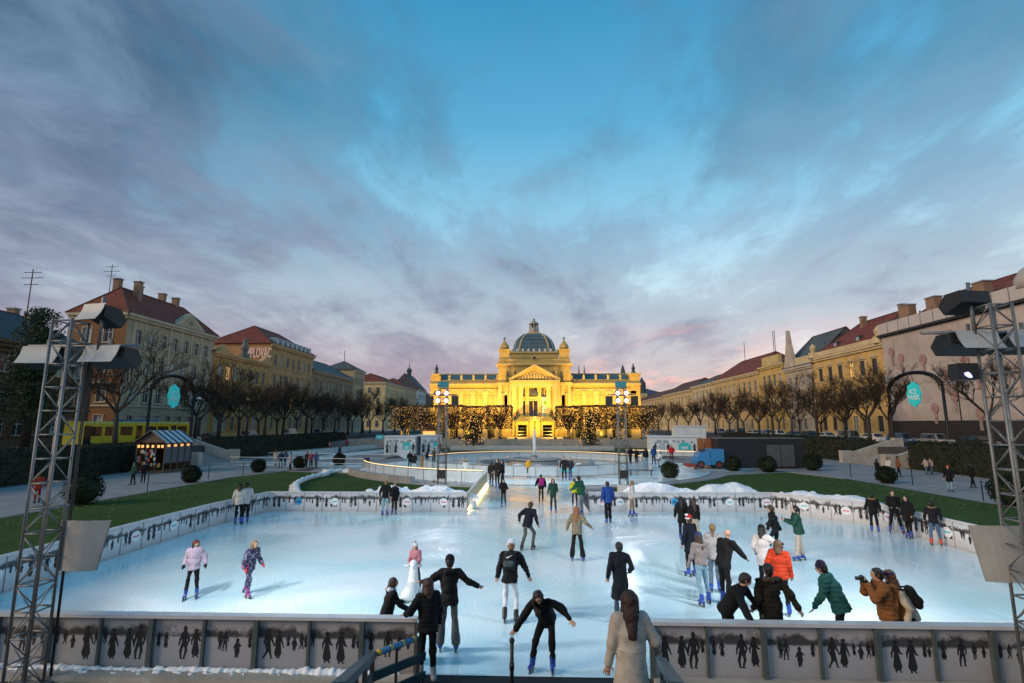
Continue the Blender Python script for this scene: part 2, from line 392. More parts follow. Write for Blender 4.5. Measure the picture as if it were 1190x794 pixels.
struct('ground', MB().add([(-4000, -400, 0), (4000, -400, 0), (4000, 6000, 0), (-4000, 6000, 0)], [(0, 1, 2, 3)]), m_ground)
def arc(cx, cy, r, a0, a1, n=24): return [(cx + r * math.cos(R(a0 + (a1 - a0) * i / n)), cy + r * math.sin(R(a0 + (a1 - a0) * i / n))) for i in range(n + 1)]
FC = (.3, 58.5)                                        # fountain centre
path_poly_l = [(-37.5, -10), (-26.3, -10), (-26.3, 46), (-24.5, 53), (-20, 62), (-20, 95), (-39, 95), (-39, 60)]
path_poly_r = [(39, -10), (39, 95), (20, 95), (20, 62), (24.5, 54), (26.8, 47), (26.8, -10)]
grid_sheet(path_poly_l, .008, 'path', m_path); grid_sheet(path_poly_r, .008, 'path', m_path)
struct('plaza', MB().add([(x, y, .012) for x, y in arc(*FC, 23, 0, 360, 64)[:-1]], [tuple(range(64))]), m_path)
lawn_l = [(-26.0, 2), (-26.0, 45.5), (-24.2, 52.0)] + arc(*FC, 19.6, 206, 256, 14) + [(-4.6, 2)]
lawn_r = [(26.4, 2), (4.6, 2)] + arc(*FC, 19.6, 284, 332, 14) + [(24.5, 52.5), (26.4, 46.5)]
grid_sheet(lawn_l, .03, 'lawn', m_lawn); grid_sheet(lawn_r, .03, 'lawn', m_lawn)
grid_sheet([(-38, 92), (38, 92), (38, 103), (-38, 103)], .03, 'lawn', m_lawn)
# kerb edges of the lawns
kb = MB()
for poly in (lawn_l, lawn_r):
    for a, b in zip(poly, poly[1:]):
        if abs(a[0]) < 4.7 and abs(b[0]) < 4.7 or a[1] < 3 and b[1] < 3 or (abs(a[0]) < 4.7) != (abs(b[0]) < 4.7) and min(a[1], b[1]) < 3: continue
        kb.beam((*a, .04), (*b, .04), .09, .1)
struct('lawn_edging', kb, m_conc)
m_soil = mat('soil', (.018, .018, .014), .95, var=.4, vscale=3, bump=.8, bscale=9)
grid_sheet([(-26, -2), (26, -2), (26, 9.9), (-26, 9.9)], .034, 'soil', m_soil)
# raised streets, terrace
for sgn in (-1, 1):
    struct('street', MB().box((sgn * 41.5, -60, -.5), (sgn * 420, 700, 1.8)), m_asph)
    struct('pavement', MB().box((sgn * 57.5, -60, 1.0), (sgn * 65.5, 480, 1.93)), m_path)
    struct('pavement', MB().box((sgn * 41.6, -60, 1.0), (sgn * 48.0, 480, 1.92)), m_ground)
struct('terrace', MB().box((-41.4, 103.6, -.4), (41.4, 260, 1.2)), m_path)
# far hills
hb = MB(); hv = []
for k in range(61):
    x = -3600 + k * 120; h = 150 + 70 * math.sin(k * .37 + 1) + 46 * math.sin(k * .93) + 22 * math.sin(k * 2.1) + (60 if k < 28 else -30)
    hv += [(x, 3000, -5), (x, 3400, max(60, h)), (x, 3900, -5)]
hb.add(hv, [f for k in range(60) for f in ((3 * k, 3 * k + 3, 3 * k + 4, 3 * k + 1), (3 * k + 1, 3 * k + 4, 3 * k + 5, 3 * k + 2))])
struct('hills', hb, mat('hill_forest', (.055, .085, .125), .95, var=.3, vscale=.01))

# ------------------------------------------------------------------ ice
ZI = .05
rink = [(-14.4, 10.42), (15.5, 10.42), (15.7, 20), (15.6, 25.4), (12.6, 28.95), (3.0, 28.75), (3.0, 41.0)] + [(x, y) for x, y in arc(*FC, 17.9, 279, 258, 4)] + [(-3.35, 41), (-3.35, 28.45), (-13.9, 28.3), (-14.4, 24)]
ib = MB().add([(x, y, ZI) for x, y in rink], [tuple(range(len(rink)))]); o = struct('ice', ib, m_ice)
a = arc(*FC, 18.0, 0, 360, 72)[:-1]; b = arc(*FC, 7.6, 0, 360, 72)[:-1]
ib = MB().add([(x, y, ZI - .004) for x, y in a] + [(x, y, ZI - .004) for x, y in b], [(i, (i + 1) % 72, 72 + (i + 1) % 72, 72 + i) for i in range(72)])
struct('ice', ib, m_ice)
grid_sheet([(-17.3, 55), (-17.3, 63), (-33, 66), (-33, 58)], ZI - .008, 'ice', m_ice)
grid_sheet([(-15.2, 66.5), (-13.5, 71), (-22, 98), (-27, 98)], ZI - .012, 'ice', m_ice)
grid_sheet([(-33, 66), (-27.5, 65), (-23, 97), (-28, 98)], ZI - .016, 'ice', m_ice)
grid_sheet([(17, 54), (17, 64), (20.0, 66), (26, 60), (20, 52)], ZI - .008, 'ice', m_ice)
grid_sheet([(14.8, 67.5), (12.5, 72), (22, 98), (27, 98)], ZI - .012, 'ice', m_ice)

# ================================================================== BARRIERS
def print_mat(name, br):
    m = mat(name, (.6, .6, .6), .5); t, p = tweak(m)
    tc = nn(t, 'ShaderNodeTexCoord'); sp = nn(t, 'ShaderNodeSeparateXYZ'); t.links.new(tc.outputs['Object'], sp.inputs[0]); oi = nn(t, 'ShaderNodeObjectInfo')
    def noise(sc, d, r):
        n = nn(t, 'ShaderNodeTexNoise', noise_dimensions='4D'); n.inputs['Scale'].default_value = sc; n.inputs['Detail'].default_value = d; n.inputs['Roughness'].default_value = r
        mu = nn(t, 'ShaderNodeMath', operation='MULTIPLY'); mu.inputs[1].default_value = 40; t.links.new(oi.outputs['Random'], mu.inputs[0]); t.links.new(mu.outputs[0], n.inputs['W']); t.links.new(tc.outputs['Object'], n.inputs['Vector']); return n.outputs['Fac']
    def ma(op, a, b, c=None):
        q = nn(t, 'ShaderNodeMath', operation=op)
        for i, v in enumerate((a, b, c)):
            if v is None: continue
            if isinstance(v, (int, float)): q.inputs[i].default_value = v
            else: t.links.new(v, q.inputs[i])
        return q.outputs[0]
    big, fine, gr = noise(2.3, 4, .6), noise(11, 6, .7), noise(3, 5, .6)
    top = ma('ADD', .50, ma('ADD', ma('MULTIPLY', big, .62), ma('MULTIPLY', ma('SUBTRACT', fine, .5), .22)))      # ragged tree tops
    a1 = nn(t, 'ShaderNodeMapRange'); a1.inputs[1].default_value = -.05; a1.inputs[2].default_value = .05; t.links.new(ma('SUBTRACT', top, sp.outputs[2]), a1.inputs[0])
    a2 = nn(t, 'ShaderNodeMapRange'); a2.inputs[1].default_value = .645; a2.inputs[2].default_value = .685; t.links.new(ma('ADD', sp.outputs[2], ma('MULTIPLY', ma('SUBTRACT', fine, .5), .06)), a2.inputs[0])
    tree = ma('MULTIPLY', a1.outputs[0], a2.outputs[0]); tree = ma('MULTIPLY', tree, .90)
    r = nn(t, 'ShaderNodeValToRGB'); e = r.color_ramp.elements; e.new(.5)
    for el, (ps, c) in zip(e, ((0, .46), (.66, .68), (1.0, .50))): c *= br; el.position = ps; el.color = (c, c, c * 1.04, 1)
    t.links.new(ma('ADD', sp.outputs[2], ma('MULTIPLY', ma('SUBTRACT', gr, .5), .5)), r.inputs[0])
    mx = nn(t, 'ShaderNodeMix', data_type='RGBA'); t.links.new(tree, mx.inputs[0]); t.links.new(r.outputs[0], mx.inputs[6]); mx.inputs[7].default_value = (.016, .016, .017, 1)
    t.links.new(mx.outputs[2], p.inputs['Base Color'])
    return m
m_panel = print_mat('printed_panel', 1.0); m_panel_shade = print_mat('printed_panel_shaded', .62)  # same print; front copy darkened, dusk shade of the outer face put into colour
m_ink = mat('print_black', (.012, .012, .014), .55); m_ink2 = mat('print_grey', (.07, .07, .075), .6)
m_ink.use_backface_culling = False
def fig(mb, x, zb, h, kind, y): FIGV.append((x, zb, h, kind, y))
FIGV = []
def fig_mesh(x, zb, h, kind, y, res=.016):
    """silhouette of an old-time skater, printed flat (2 mm proud)"""
    v = Vol((-.36, -.06, -.02), (.36, .06, 1.06), res); C = lambda a, b, ra, rb=None, k=.03: v.cap((a[0], 0, a[1]), (b[0], 0, b[1]), ra, rb, k)
    j = math.sin(x * 37 + zb * 11 + h * 23); q = math.sin(x * 17 + h * 51)
    if kind == 'woman':
        C((0, .62), (.02 * j, .22), .07, .145); C((0, .60), (0, .80), .065, .085); C((0, .84), (.01 * j, .91), .035, .055, .02); C((-.06, .955), (.07, .965), .03, .028, .02); C((.0, .97), (.02 * q, 1.0), .05, .03, .02)
        C((-.07, .80), (-.13 - .03 * j, .62), .035, .03); C((-.13 - .03 * j, .62), (-.15 + .12 * max(0, q), .47), .03, .022); C((.07, .80), (.14, .63 + .05 * q), .035, .03); C((.14, .63 + .05 * q), (.20, .52 + .12 * j), .03, .022)
        C((-.05, .16), (-.06, .05), .028, .022, .02); C((.05 + .03 * j, .16), (.07 + .04 * j, .05), .028, .022, .02); C((-.06, .04), (-.01, .03), .022, .016, .01); C((.07 + .04 * j, .04), (.12 + .04 * j, .03), .022, .016, .01)
    elif kind == 'man':
        C((0, .52), (0, .80), .075, .10); C((0, .86), (.01, .93), .04, .052, .02); C((-.055, .96), (.06, .965), .022, .022, .01); C((0, .97), (0, 1.01), .045, .045, .01)
        C((-.04, .5), (-.07 - .04 * j, .26), .058, .042); C((-.07 - .04 * j, .26), (-.12 - .05 * q, .05), .042, .03); C((.04, .5), (.08, .27), .058, .042); C((.08, .27), (.07 + .07 * q, .05), .042, .03)
        C((-.09, .79), (-.15, .60), .04, .032); C((-.15, .60), (-.13 - .05 * j, .44), .032, .024); C((.09, .79), (.16, .62), .04, .032); C((.16, .62), (.16 + .08 * q, .46), .032, .024); C((-.12 - .05 * q, .04), (-.06 - .05 * q, .03), .024, .016, .01); C((.07 + .07 * q, .04), (.13 + .07 * q, .03), .024, .016, .01)
    else:
        C((0, .36), (0, .72), .14, .10); C((0, .82), (0, .88), .07, .095, .02); C((-.05, .34), (-.07, .08), .055, .04); C((.05, .34), (.06 + .03 * j, .08), .055, .04); C((-.1, .68), (-.2, .5), .045, .03); C((.1, .68), (.2, .5 + .1 * q), .045, .03)
    o = v.mesh('printed_figure', m_ink, None); me = o.data; bpy.data.objects.remove(o)
    co = np.empty(len(me.vertices) * 3, np.float32); me.vertices.foreach_get('co', co); co = co.reshape(-1, 3); co[:, 0] = x + co[:, 0] * h; co[:, 2] = zb + co[:, 2] * h; co[:, 1] = y - .0004 + np.clip(co[:, 1], -.02, .02) * .06
    me.vertices.foreach_set('co', co.ravel()); me.update(); me.polygons.foreach_set('use_smooth', [False] * len(me.polygons)); return me
PR = []
def make_prints():
    sets = [[('woman', .33, .24, .54), ('woman', .60, .23, .56), ('man', .06, .52, .22), ('woman', .84, .50, .24), ('child', .92, .50, .18)],
            [('child', .64, .30, .36), ('man', .40, .42, .34), ('man', .30, .45, .30), ('woman', .88, .48, .24)],
            [('woman', .24, .25, .54), ('woman', .55, .26, .54), ('man', .76, .25, .60), ('man', .08, .52, .22), ('woman', .92, .52, .22)],
            [('woman', .16, .46, .32), ('man', .48, .36, .44), ('man', .70, .48, .26), ('child', .86, .50, .20)],
            [('man', .22, .30, .50), ('woman', .42, .31, .48), ('child', .72, .44, .26), ('woman', .60, .52, .20), ('man', .86, .48, .26), ('woman', .94, .50, .22)],
            [('woman', .12, .48, .26), ('woman', .26, .46, .28), ('man', .62, .27, .56), ('woman', .84, .30, .50)],
            [('man', .30, .50, .24), ('child', .46, .42, .26), ('woman', .74, .24, .58), ('woman', .14, .50, .24), ('man', .92, .50, .24)]]
    for k, st in enumerate(sets):
        figs = []
        for j, (kd, x, z, h) in enumerate(st):
            figs.append(fig_mesh(x - .5, z, h, kd, -.0158 - .0004 * j))
        PR.append((figs, None))
make_prints()
m_rail = mat('barrier_cap', (.60, .60, .61), .45, var=.12, vscale=3)
m_post = mat('barrier_post', (.10, .125, .13), .5, .3, var=.2, vscale=5)
PANEL = MB().box((-.5, -.014, .06), (.5, .014, 1.0)).mesh('panel'); PANEL.materials.append(m_panel); PANELF = PANEL.copy(); PANELF.materials.clear(); PANELF.materials.append(m_panel_shade)
m_badge = mat('badge_white', (.80, .81, .82), .5); m_bcy = mat('badge_cyan', (.05, .55, .60), .5); m_bpk = mat('badge_pink', (.75, .10, .22), .5); m_bbl = mat('badge_blue', (.03, .32, .62), .5)
def ell(rx, rz, y0, y1, n=18, cz=0): return MB().prism([(rx * math.cos(2 * math.pi * k / n), cz + rz * math.sin(2 * math.pi * k / n)) for k in range(n)], y0, y1, 1)
BADGE = [ell(.23, .19, -.0215, -.014).mesh('badge'), ell(.19, .19, -.0215, -.014).mesh('badge')]
BADGE[0].materials.append(m_badge); BADGE[1].materials.append(m_bbl)
MARKS = []
for q, (mm, bars) in enumerate(((m_bcy, [(-.14, .14, -.03, .03)]), (m_bpk, [(-.15, -.02, -.03, .03), (.0, .15, -.035, .02)]), (m_dark, [(-.13, .13, -.05, -.01), (-.05, .06, .0, .05)]))):
    mb = MB()
    for x0, x1, z0, z1 in bars: mb.box((x0, -.0235, z0), (x1, -.0214, z1))
    me = mb.mesh('badge_mark'); me.materials.append(mm); MARKS.append(me)
def run_barrier(root, p, q, seed, npan=None, front=False, badges=()):
    p = Vector((*p, 0)); q = Vector((*q, 0)); d = q - p; Ln = d.length; n = npan or max(1, round(Ln / 1.0)); ang = math.atan2(d.y, d.x); st = Ln / n
    for k in range(n):
        c = p + d * ((k + .5) / n)
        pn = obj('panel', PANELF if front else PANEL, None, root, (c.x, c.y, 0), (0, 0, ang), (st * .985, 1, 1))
        f, t = PR[(k * 3 + seed) % 7]
        [obj('printed_figure', g_, None, pn) for g_ in f]
        if k in badges:
            i = badges[k]; bd = obj('badge', BADGE[1 if i == 2 else 0], None, pn, (.2, 0, .55)); obj('badge_mark', MARKS[i], None, bd)
    mid = (p + q) / 2; nrm = Vector((-math.sin(ang), math.cos(ang), 0))
    wd = .20 if front else .09
    rl = MB().box((-Ln / 2 - .02, -wd / 2, 1.002), (Ln / 2 + .02, wd / 2, 1.06)).build('top_rail', m_rail, root)
    rl.location = (mid.x, mid.y, 0); rl.rotation_euler = (0, 0, ang)
    kp = MB().box((-Ln / 2, -.03, -.02), (Ln / 2, .03, .058)).build('kick_board', m_rail if not front else m_post, root)
    kp.location = (mid.x, mid.y, 0); kp.rotation_euler = (0, 0, ang)
    for k in range(n + 1):
        c = p + d * (k / n)
        wdt = (.085 if k % 2 == 0 else .05) if front else .018
        dp = (.09 if k % 2 == 0 else .06) if front else .02
        ps = obj('post', POSTS[(wdt, dp)] if (wdt, dp) in POSTS else POSTS.setdefault((wdt, dp), MB().box((-wdt / 2, -.016 - dp, .06), (wdt / 2, -.0155, 1.0)).mesh('post')), m_post if front else m_conc, root, (c.x, c.y, 0), (0, 0, ang))
POSTS = {}
YF = 10.36
t = thing('rink_barrier', 'front rink barrier left of the entrance with dark posts and snow on its ledge', 'barrier', group='barriers round the big rink')
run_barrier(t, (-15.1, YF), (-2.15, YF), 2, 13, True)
MB().box((-15.1, 9.93, .0), (-2.15, 10.33, .13)).build('ledge', m_stone, t)
t = thing('rink_barrier', 'front rink barrier right of the entrance where people lean on the rail', 'barrier', group='barriers round the big rink')
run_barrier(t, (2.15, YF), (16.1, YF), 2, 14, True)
MB().box((2.15, 9.93, .0), (16.1, 10.33, .13)).build('ledge', m_stone, t)
t = thing('rink_barrier', 'long left side barrier of the rink along the dark lawn', 'barrier', group='barriers round the big rink')
run_barrier(t, (-14.5, 10.6), (-14.5, 24.0), 1, badges={3: 1, 6: 0, 8: 1, 10: 0}); run_barrier(t, (-14.5, 24.0), (-14.0, 28.4), 3, badges={1: 1})
t = thing('rink_barrier', 'back rink barrier left of the ice lane with a blue round badge', 'barrier', group='barriers round the big rink')
run_barrier(t, (-14.0, 28.4), (-3.4, 28.5), 0, 11, badges={1: 2, 3: 0, 7: 1, 9: 1})
t = thing('rink_barrier', 'back rink barrier right of the ice lane below the heaped snow', 'barrier', group='barriers round the big rink')
run_barrier(t, (3.0, 28.8), (12.6, 29.0), 1, 10, badges={0: 1, 1: 0, 4: 2, 7: 0, 9: 1}); run_barrier(t, (12.6, 29.0), (15.65, 25.4), 2, 5, badges={1: 0, 3: 1})
t = thing('rink_barrier', 'right side barrier of the rink where four people in dark clothes stand', 'barrier', group='barriers round the big rink')
run_barrier(t, (15.65, 25.4), (15.8, 20), 3, badges={0: 1, 3: 0}); run_barrier(t, (15.8, 20), (15.6, 10.6), 1)
t = thing('lane_fence', 'fence with warm lit foot along the left of the ice lane', 'fence')
m_lanep = mat('lane_panel', (.62, .50, .34), .5, var=.15, vscale=2)
n = 9
for k in range(n):
    y0 = 28.6 + 12.2 * k / n; y1 = 28.6 + 12.2 * (k + 1) / n
    MB().box((-3.41, y0 + .02, .06), (-3.375, y1 - .02, .98)).build('panel', m_lanep, t)
    MB().box((-3.44, y0 - .02, .0), (-3.37, y0 + .018, 1.0)).build('post', m_steel, t)
MB().box((-3.44, 28.6, 1.002), (-3.36, 40.8, 1.05)).build('top_rail', m_rail, t)
MB().box((-3.372, 28.7, .07), (-3.355, 40.7, .22)).build('light_strip', mat('lane_strip', (1, .8, .5), .4, emit=(1, .58, .18), estr=14), t)

# ------------------------------------------------------------------ rail fences of the fountain track
m_fglass = mat('fence_glass', (.62, .68, .70), .25); tt, pp = tweak(m_fglass); pp.inputs['Alpha'].default_value = .45
def rail_fence(label, pts, hgt=1.05, every=1, glass=True, strip=None, mrail=None):
    t = thing('rail_fence', label, 'fence', group='fences of the fountain track')
    rl = MB(); lo_ = MB(); mi = MB()
    for i, (a, b) in enumerate(zip(pts, pts[1:])):
        rl.beam((*a, hgt), (*b, hgt), .05, .05); lo_.beam((*a, .14), (*b, .14), .03, .03)
        if not glass: mi.beam((*a, .55), (*b, .55), .03, .03)
        if glass: MB().beam((a[0], a[1], .58), (b[0], b[1], .58), .012, .78).build('panel', m_fglass, t)
    rl.build('top_rail', mrail or (m_steel if glass else m_rail), t); lo_.build('bottom_rail', m_steel, t)
    if not glass: mi.build('middle_rail', m_rail, t)
    for i, a in enumerate(pts): MB().box((a[0] - .025, a[1] - .025, 0), (a[0] + .025, a[1] + .025, hgt - .026)).build('post', m_steel, t)
    if strip:
        sb = MB()
        for a, b in zip(pts, pts[1:]): sb.beam((a[0], a[1], hgt + .045), (b[0], b[1], hgt + .045), .04, .03)
        sb.build('light_strip', m_warm, t)
    return t
rail_fence('round glass fence nearest the fountain basin, near half', arc(*FC, 12, 188, 352, 18))
rail_fence('round glass fence behind the fountain with warm light on its rail', arc(*FC, 12.05, 8, 172, 18), strip=True)
rail_fence('outer track fence left of the ice lane with gold lit rail', arc(*FC, 17.9, 200, 257, 10), strip=True)
rail_fence('straight white rail fence in front of the left ice lane', [(-33 + 1.95 * k, 57.6 - .35 * k) for k in range(9)], glass=False)
rail_fence('white rail fence on the far side of the left ice lane', [(-33 + 1.95 * k, 66.2 - .38 * k) for k in range(9)], glass=False)
rail_fence('white rail fence running back to the left street edge', [(-33.2 + .62 * k, 68 + 3.7 * k) for k in range(9)], glass=True)
rail_fence('gold lit rail fence in front of the right white cabin', [(13 + 1.7 * k, 74.8 - 1.0 * k) for k in range(8)], glass=False, strip=True)
rail_fence('rail fence from the right lane towards the blue ice machine', [(17.6 + .9 * k, 60.5 - .55 * k) for k in range(5)], glass=False)
rail_fence('long pale fence behind the fountain lawn below the terrace', [(-14 + 2.0 * k, 91) for k in range(15)], glass=True)

# ------------------------------------------------------------------ fountain
t = thing('fountain', 'round stone fountain basin with a single tall water jet', 'fountain', (*FC, 0))
m_basin = mat('basin_stone', (.33, .34, .34), .7, var=.3, vscale=1, bump=.5, bscale=6)
MB().lathe([(6.3, 0), (6.4, .42), (6.55, .5), (6.55, .58), (5.9, .58), (5.85, .2), (5.8, .1)], n=48).build('basin', m_basin, t)
MB().lathe([(2.6, .1), (2.5, .7), (2.9, .85), (2.9, .95), (2.3, .95), (2.2, .8)], n=32).build('inner_bowl', m_basin, t)
MB().lathe([(.5, .1), (.35, .6), (.25, 1.1), (.4, 1.2), (.15, 1.3)], n=12).build('nozzle', m_basin, t)
mw = mat('water', (.06, .10, .11), .06, spec=.6, bump=.25, bscale=4); MB().lathe([(5.84, .28), (5.84, .3)], n=40).build('water', mw, t)
mj = mat('water_jet', (.82, .86, .88), .4, bump=.6, bscale=30); tt, pp = tweak(mj); pp.inputs['Alpha'].default_value = .8
jb = MB(); rj = random.Random(3)
jb.tube([(0, 0, 1.2), (.03, 0, 2.2), (-.02, 0, 3.1), (.01, 0, 3.7), (.02, 0, 4.1)], [.16, .19, .16, .11, .03], 8)
for k in range(160):
    z = rj.uniform(1.1, 3.9); a_ = rj.uniform(0, 6.28); r_ = rj.uniform(.08, .42) * (1.3 - .25 * z + .3 * rj.random()); jb.sphere((r_ * math.cos(a_), r_ * math.sin(a_), z), rj.uniform(.012, .035), 5, 3)
jb.build('water_jet', mj, t, True)
rj = random.Random(5)
for k in range(9):
    a_ = rj.uniform(0, 6.28); r_ = rj.uniform(3.6, 5.0); o = MB().sphere((0, 0, 0), 1, 9, 6).build('ice_lump', m_snow, t, True); o.location = (r_ * math.cos(a_), r_ * math.sin(a_), .3); o.scale = (rj.uniform(.3, .8), rj.uniform(.3, .6), rj.uniform(.12, .3))

# ------------------------------------------------------------------ snow
rr = random.Random(6)
lb = MB()
for k in range(420):
    x = rr.uniform(-14, 14)
    if -2.5 < x < 2.4: continue
    r_ = rr.uniform(.01, .06) * (2.2 if rr.random() < .08 else 1); lb.sphere((x, rr.uniform(9.0, 9.9), .035), r_, 7, 4, (1.6, 1.1, .5))
o = lb.build('snow', m_snow, smooth=True); o['kind'] = 'stuff'; o['label'] = 'scattered bits of snow on the dark soil below the barrier'; o['category'] = 'snow'
# pipe on the left lawn
t = thing('pipe', 'white twisted cooling pipe crossing the left lawn to the rink', 'pipe')
pts = [(-13.2, 29.6), (-13.9, 32), (-15.8, 35.5), (-17.4, 39), (-18.2, 42), (-18.6, 45), (-18.2, 47.5), (-19.5, 49.8), (-18.0, 50.6), (-16.5, 50.2), (-14.5, 50.8)]
mpipe = mat('pipe_white', (.68, .74, .78), .5, var=.12, vscale=3)
def wob(pts, off, ph): return [(x + off * math.cos(i * 1.3 + ph), y + off * .3 * math.sin(i * 1.3 + ph), .2 + .12 * math.sin(i * 1.3 + ph + 1)) for i, (x, y) in enumerate(pts)]
def dens_pts(pts, n=6):
    o = []
    for a, b in zip(pts, pts[1:]):
        for k in range(n): o.append(tuple(a[i] + (b[i] - a[i]) * k / n for i in range(len(a))))
    return o + [pts[-1]]
P2 = dens_pts(pts, 5)
MB().tube(wob(P2, .22, 0), .17, 8).build('hose', mpipe, t, True); MB().tube(wob(P2, .22, 3.1), .17, 8).build('hose', mpipe, t, True)
# low concrete wall beside the track
t = thing('low_wall', 'low curved concrete wall at the far edge of the left lawn', 'wall')
pts = arc(*FC, 19.2, 205, 240, 8)
for k, (a, b) in enumerate(zip(pts, pts[1:])):
    MB().beam((a[0], a[1], .28), (b[0], b[1], .28), .5, .5).build('block', m_conc, t)

# ================================================================== TRUSS TOWERS
m_cover = mat('lamp_cover', (.50, .52, .52), .5, var=.12, vscale=3)
m_house = mat('lamp_housing', (.018, .018, .02), .55)
def spot(name, loc, tgt, e, ang, col=(.80, .90, 1), size=.25, blend=.6, parent=None):
    d = bpy.data.lights.new(name, 'SPOT'); d.energy = e; d.spot_size = R(ang); d.spot_blend = blend; d.color = col; d.shadow_soft_size = size
    o = bpy.data.objects.new(name, d); COL.objects.link(o); o.location = loc
    o.rotation_euler = (Vector(loc) - Vector(tgt)).to_track_quat('Z', 'Y').to_euler(); return o
def tower(label, x, y, a, h, step=.42, rz=0.0, r=.026):
    t = thing('truss_tower', label, 'truss', (x, y, 0), rz, 'lighting trusses round the rink')
    hs = a / 2; cs = [(-hs, -hs), (hs, -hs), (hs, hs), (-hs, hs)]
    for cx_, cy_ in cs: MB().tube([(cx_, cy_, 0), (cx_, cy_, h)], r, 8).build('leg', m_steel, t, True)
    n = int(h / step); step = h / n
    for k in range(n + 1):
        z = min(h - .02, k * step + .02)
        for i in range(4):
            p, q = cs[i], cs[(i + 1) % 4]; MB().tube([(*p, z), (*q, z)], r * .62, 6).build('rung', m_steel, t, True)
    for k in range(n):
        z = k * step
        for i in range(4):
            p, q = cs[i], cs[(i + 1) % 4]
            if (k + i) % 2: p, q = q, p
            MB().tube([(*p, z + .03), (*q, z + step - .01)], r * .42, 6).build('brace', m_steel, t, True)
    MB().bbox((0, 0, .03), (a + .3, a + .3, .06)).build('base_plate', m_steel, t)
    return t
def flood(root, loc, wd=.72, tilt=35, yaw=0, lit=True, hood=True, dark_w=.6):
    e = MB(); n = 6; vs = []
    for k in range(n + 1):
        f = k / n; vs += [(-wd / 2, -.16 - .16 * f + .10 * math.sin(f * 3.14) * .3, .20 - .34 * f), (wd / 2, -.16 - .16 * f + .10 * math.sin(f * 3.14) * .3, .20 - .34 * f)]
    e.add(vs, [(2 * k, 2 * k + 1, 2 * k + 3, 2 * k + 2) for k in range(n)])
    vs2 = [(v[0], v[1] + .02, v[2] + .01) for v in vs]; e.add(vs2, [(2 * k, 2 * k + 2, 2 * k + 3, 2 * k + 1) for k in range(n)])
    h = MB().prism([(-.12, -.04), (.26, -.22), (.36, -.04), (.20, .16), (-.10, .18)], -wd * dark_w, wd * dark_w, 0)
    ho = h.build('lamp_housing', m_house, root); ho.location = loc; ho.rotation_euler = (0, 0, yaw)
    if hood: co = e.build('lamp_cover', m_cover, ho, True)
    f = MB().add([(-wd * .42, .268, -.215), (wd * .42, .268, -.215), (wd * .42, .366, -.045), (-wd * .42, .366, -.045)], [(0, 1, 2, 3)]).build('lamp_face', m_lampw if lit else m_white, ho)
    b = MB().beam((0, 0, .18), (0, 0, .36), .05, .04); b.build('bracket', m_steel, ho)
    return ho
lt = tower('tall lighting truss at the left edge in front of the barrier', -8.93, 9.7, .38, 6.58)
for q in range(1): pass
MB().tube([(-1.0, .22, 6.12), (1.25, .22, 6.12)], .035, 8).build('cross_bar', m_steel, lt, True)
flood(lt, (-.68, .30, 5.90), .70, yaw=R(6)); flood(lt, (.58, .30, 5.92), .72, yaw=R(-4)); flood(lt, (.46, .15, 6.72), .52, yaw=R(-12), lit=False, dark_w=.42)
MB().tube([(.48, .15, 6.0), (.48, .15, 7.1)], .03, 8).build('lamp_pole', m_steel, lt, True)
MB().tube([(.28, .24, 0), (.28, .24, 6.1)], .014, 6).build('cable', m_house, lt, True); MB().tube([(.24, .26, 0), (.22, .26, 6.1)], .012, 6).build('cable', m_house, lt, True)
rt = tower('tall lighting truss at the right edge with a lit violet lamp', 8.42, 9.7, .38, 6.75)
MB().tube([(-1.15, .22, 6.28), (1.0, .22, 6.28)], .035, 8).build('cross_bar', m_steel, rt, True)
flood(rt, (-.22, .30, 6.10), .78, yaw=R(4)); flood(rt, (.75, .30, 6.12), .74, yaw=R(-6)); flood(rt, (-.24, .15, 6.86), .52, yaw=R(10), lit=False, hood=False)
MB().tube([(-.24, .15, 6.1), (-.24, .15, 7.2)], .03, 8).build('lamp_pole', m_steel, rt, True)
m_violet = mat('violet_lamp', (.6, .6, 1), .3, emit=(.42, .42, 1), estr=2.2); m_violet.cycles.emission_sampling = 'NONE'
vb = MB().prism([(.07 * math.cos(k * .524), .035 * math.sin(k * .524)) for k in range(12)], -.03, .03, 1).build('lamp_face', m_violet, rt); vb.location = (-.48, .12, 5.48); vb.rotation_euler = (R(-10), R(38), R(20))
MB().bbox((-.46, .24, 5.55), (.36, .24, .3)).build('lamp_housing', m_house, rt)
def board(root, top, bot, z0, z1, yy):
    n = 8; vs = []
    for k in range(n + 1):
        f = k / n; b = .08 * math.sin(f * 3.14); vs += [(bot[0] + (bot[1] - bot[0]) * f, yy - b, z0), (top[0] + (top[1] - top[0]) * f, yy - b, z1)]
    mb = MB().add(vs + [(v[0], v[1] + .03, v[2]) for v in vs], [(2 * k, 2 * k + 2, 2 * k + 3, 2 * k + 1) for k in range(n)] + [(2 * n + 2 + 2 * k, 2 * n + 3 + 2 * k, 2 * n + 5 + 2 * k, 2 * n + 4 + 2 * k) for k in range(n)])
    bd = mb.build('wind_board', mat('board_grey', (.46, .45, .43), .6, var=.12, vscale=2), root)
    for q in (.25, .8): MB().bbox((bot[0] + (bot[1] - bot[0]) * q, yy + .06, z1 - .1), (.05, .08, .05)).build('clamp', m_house, bd)
board(lt, (.10, 1.05), (.14, .88), 1.93, 2.82, .24); board(rt, (-.72, .34), (-.54, .40), 1.90, 2.84, .24)
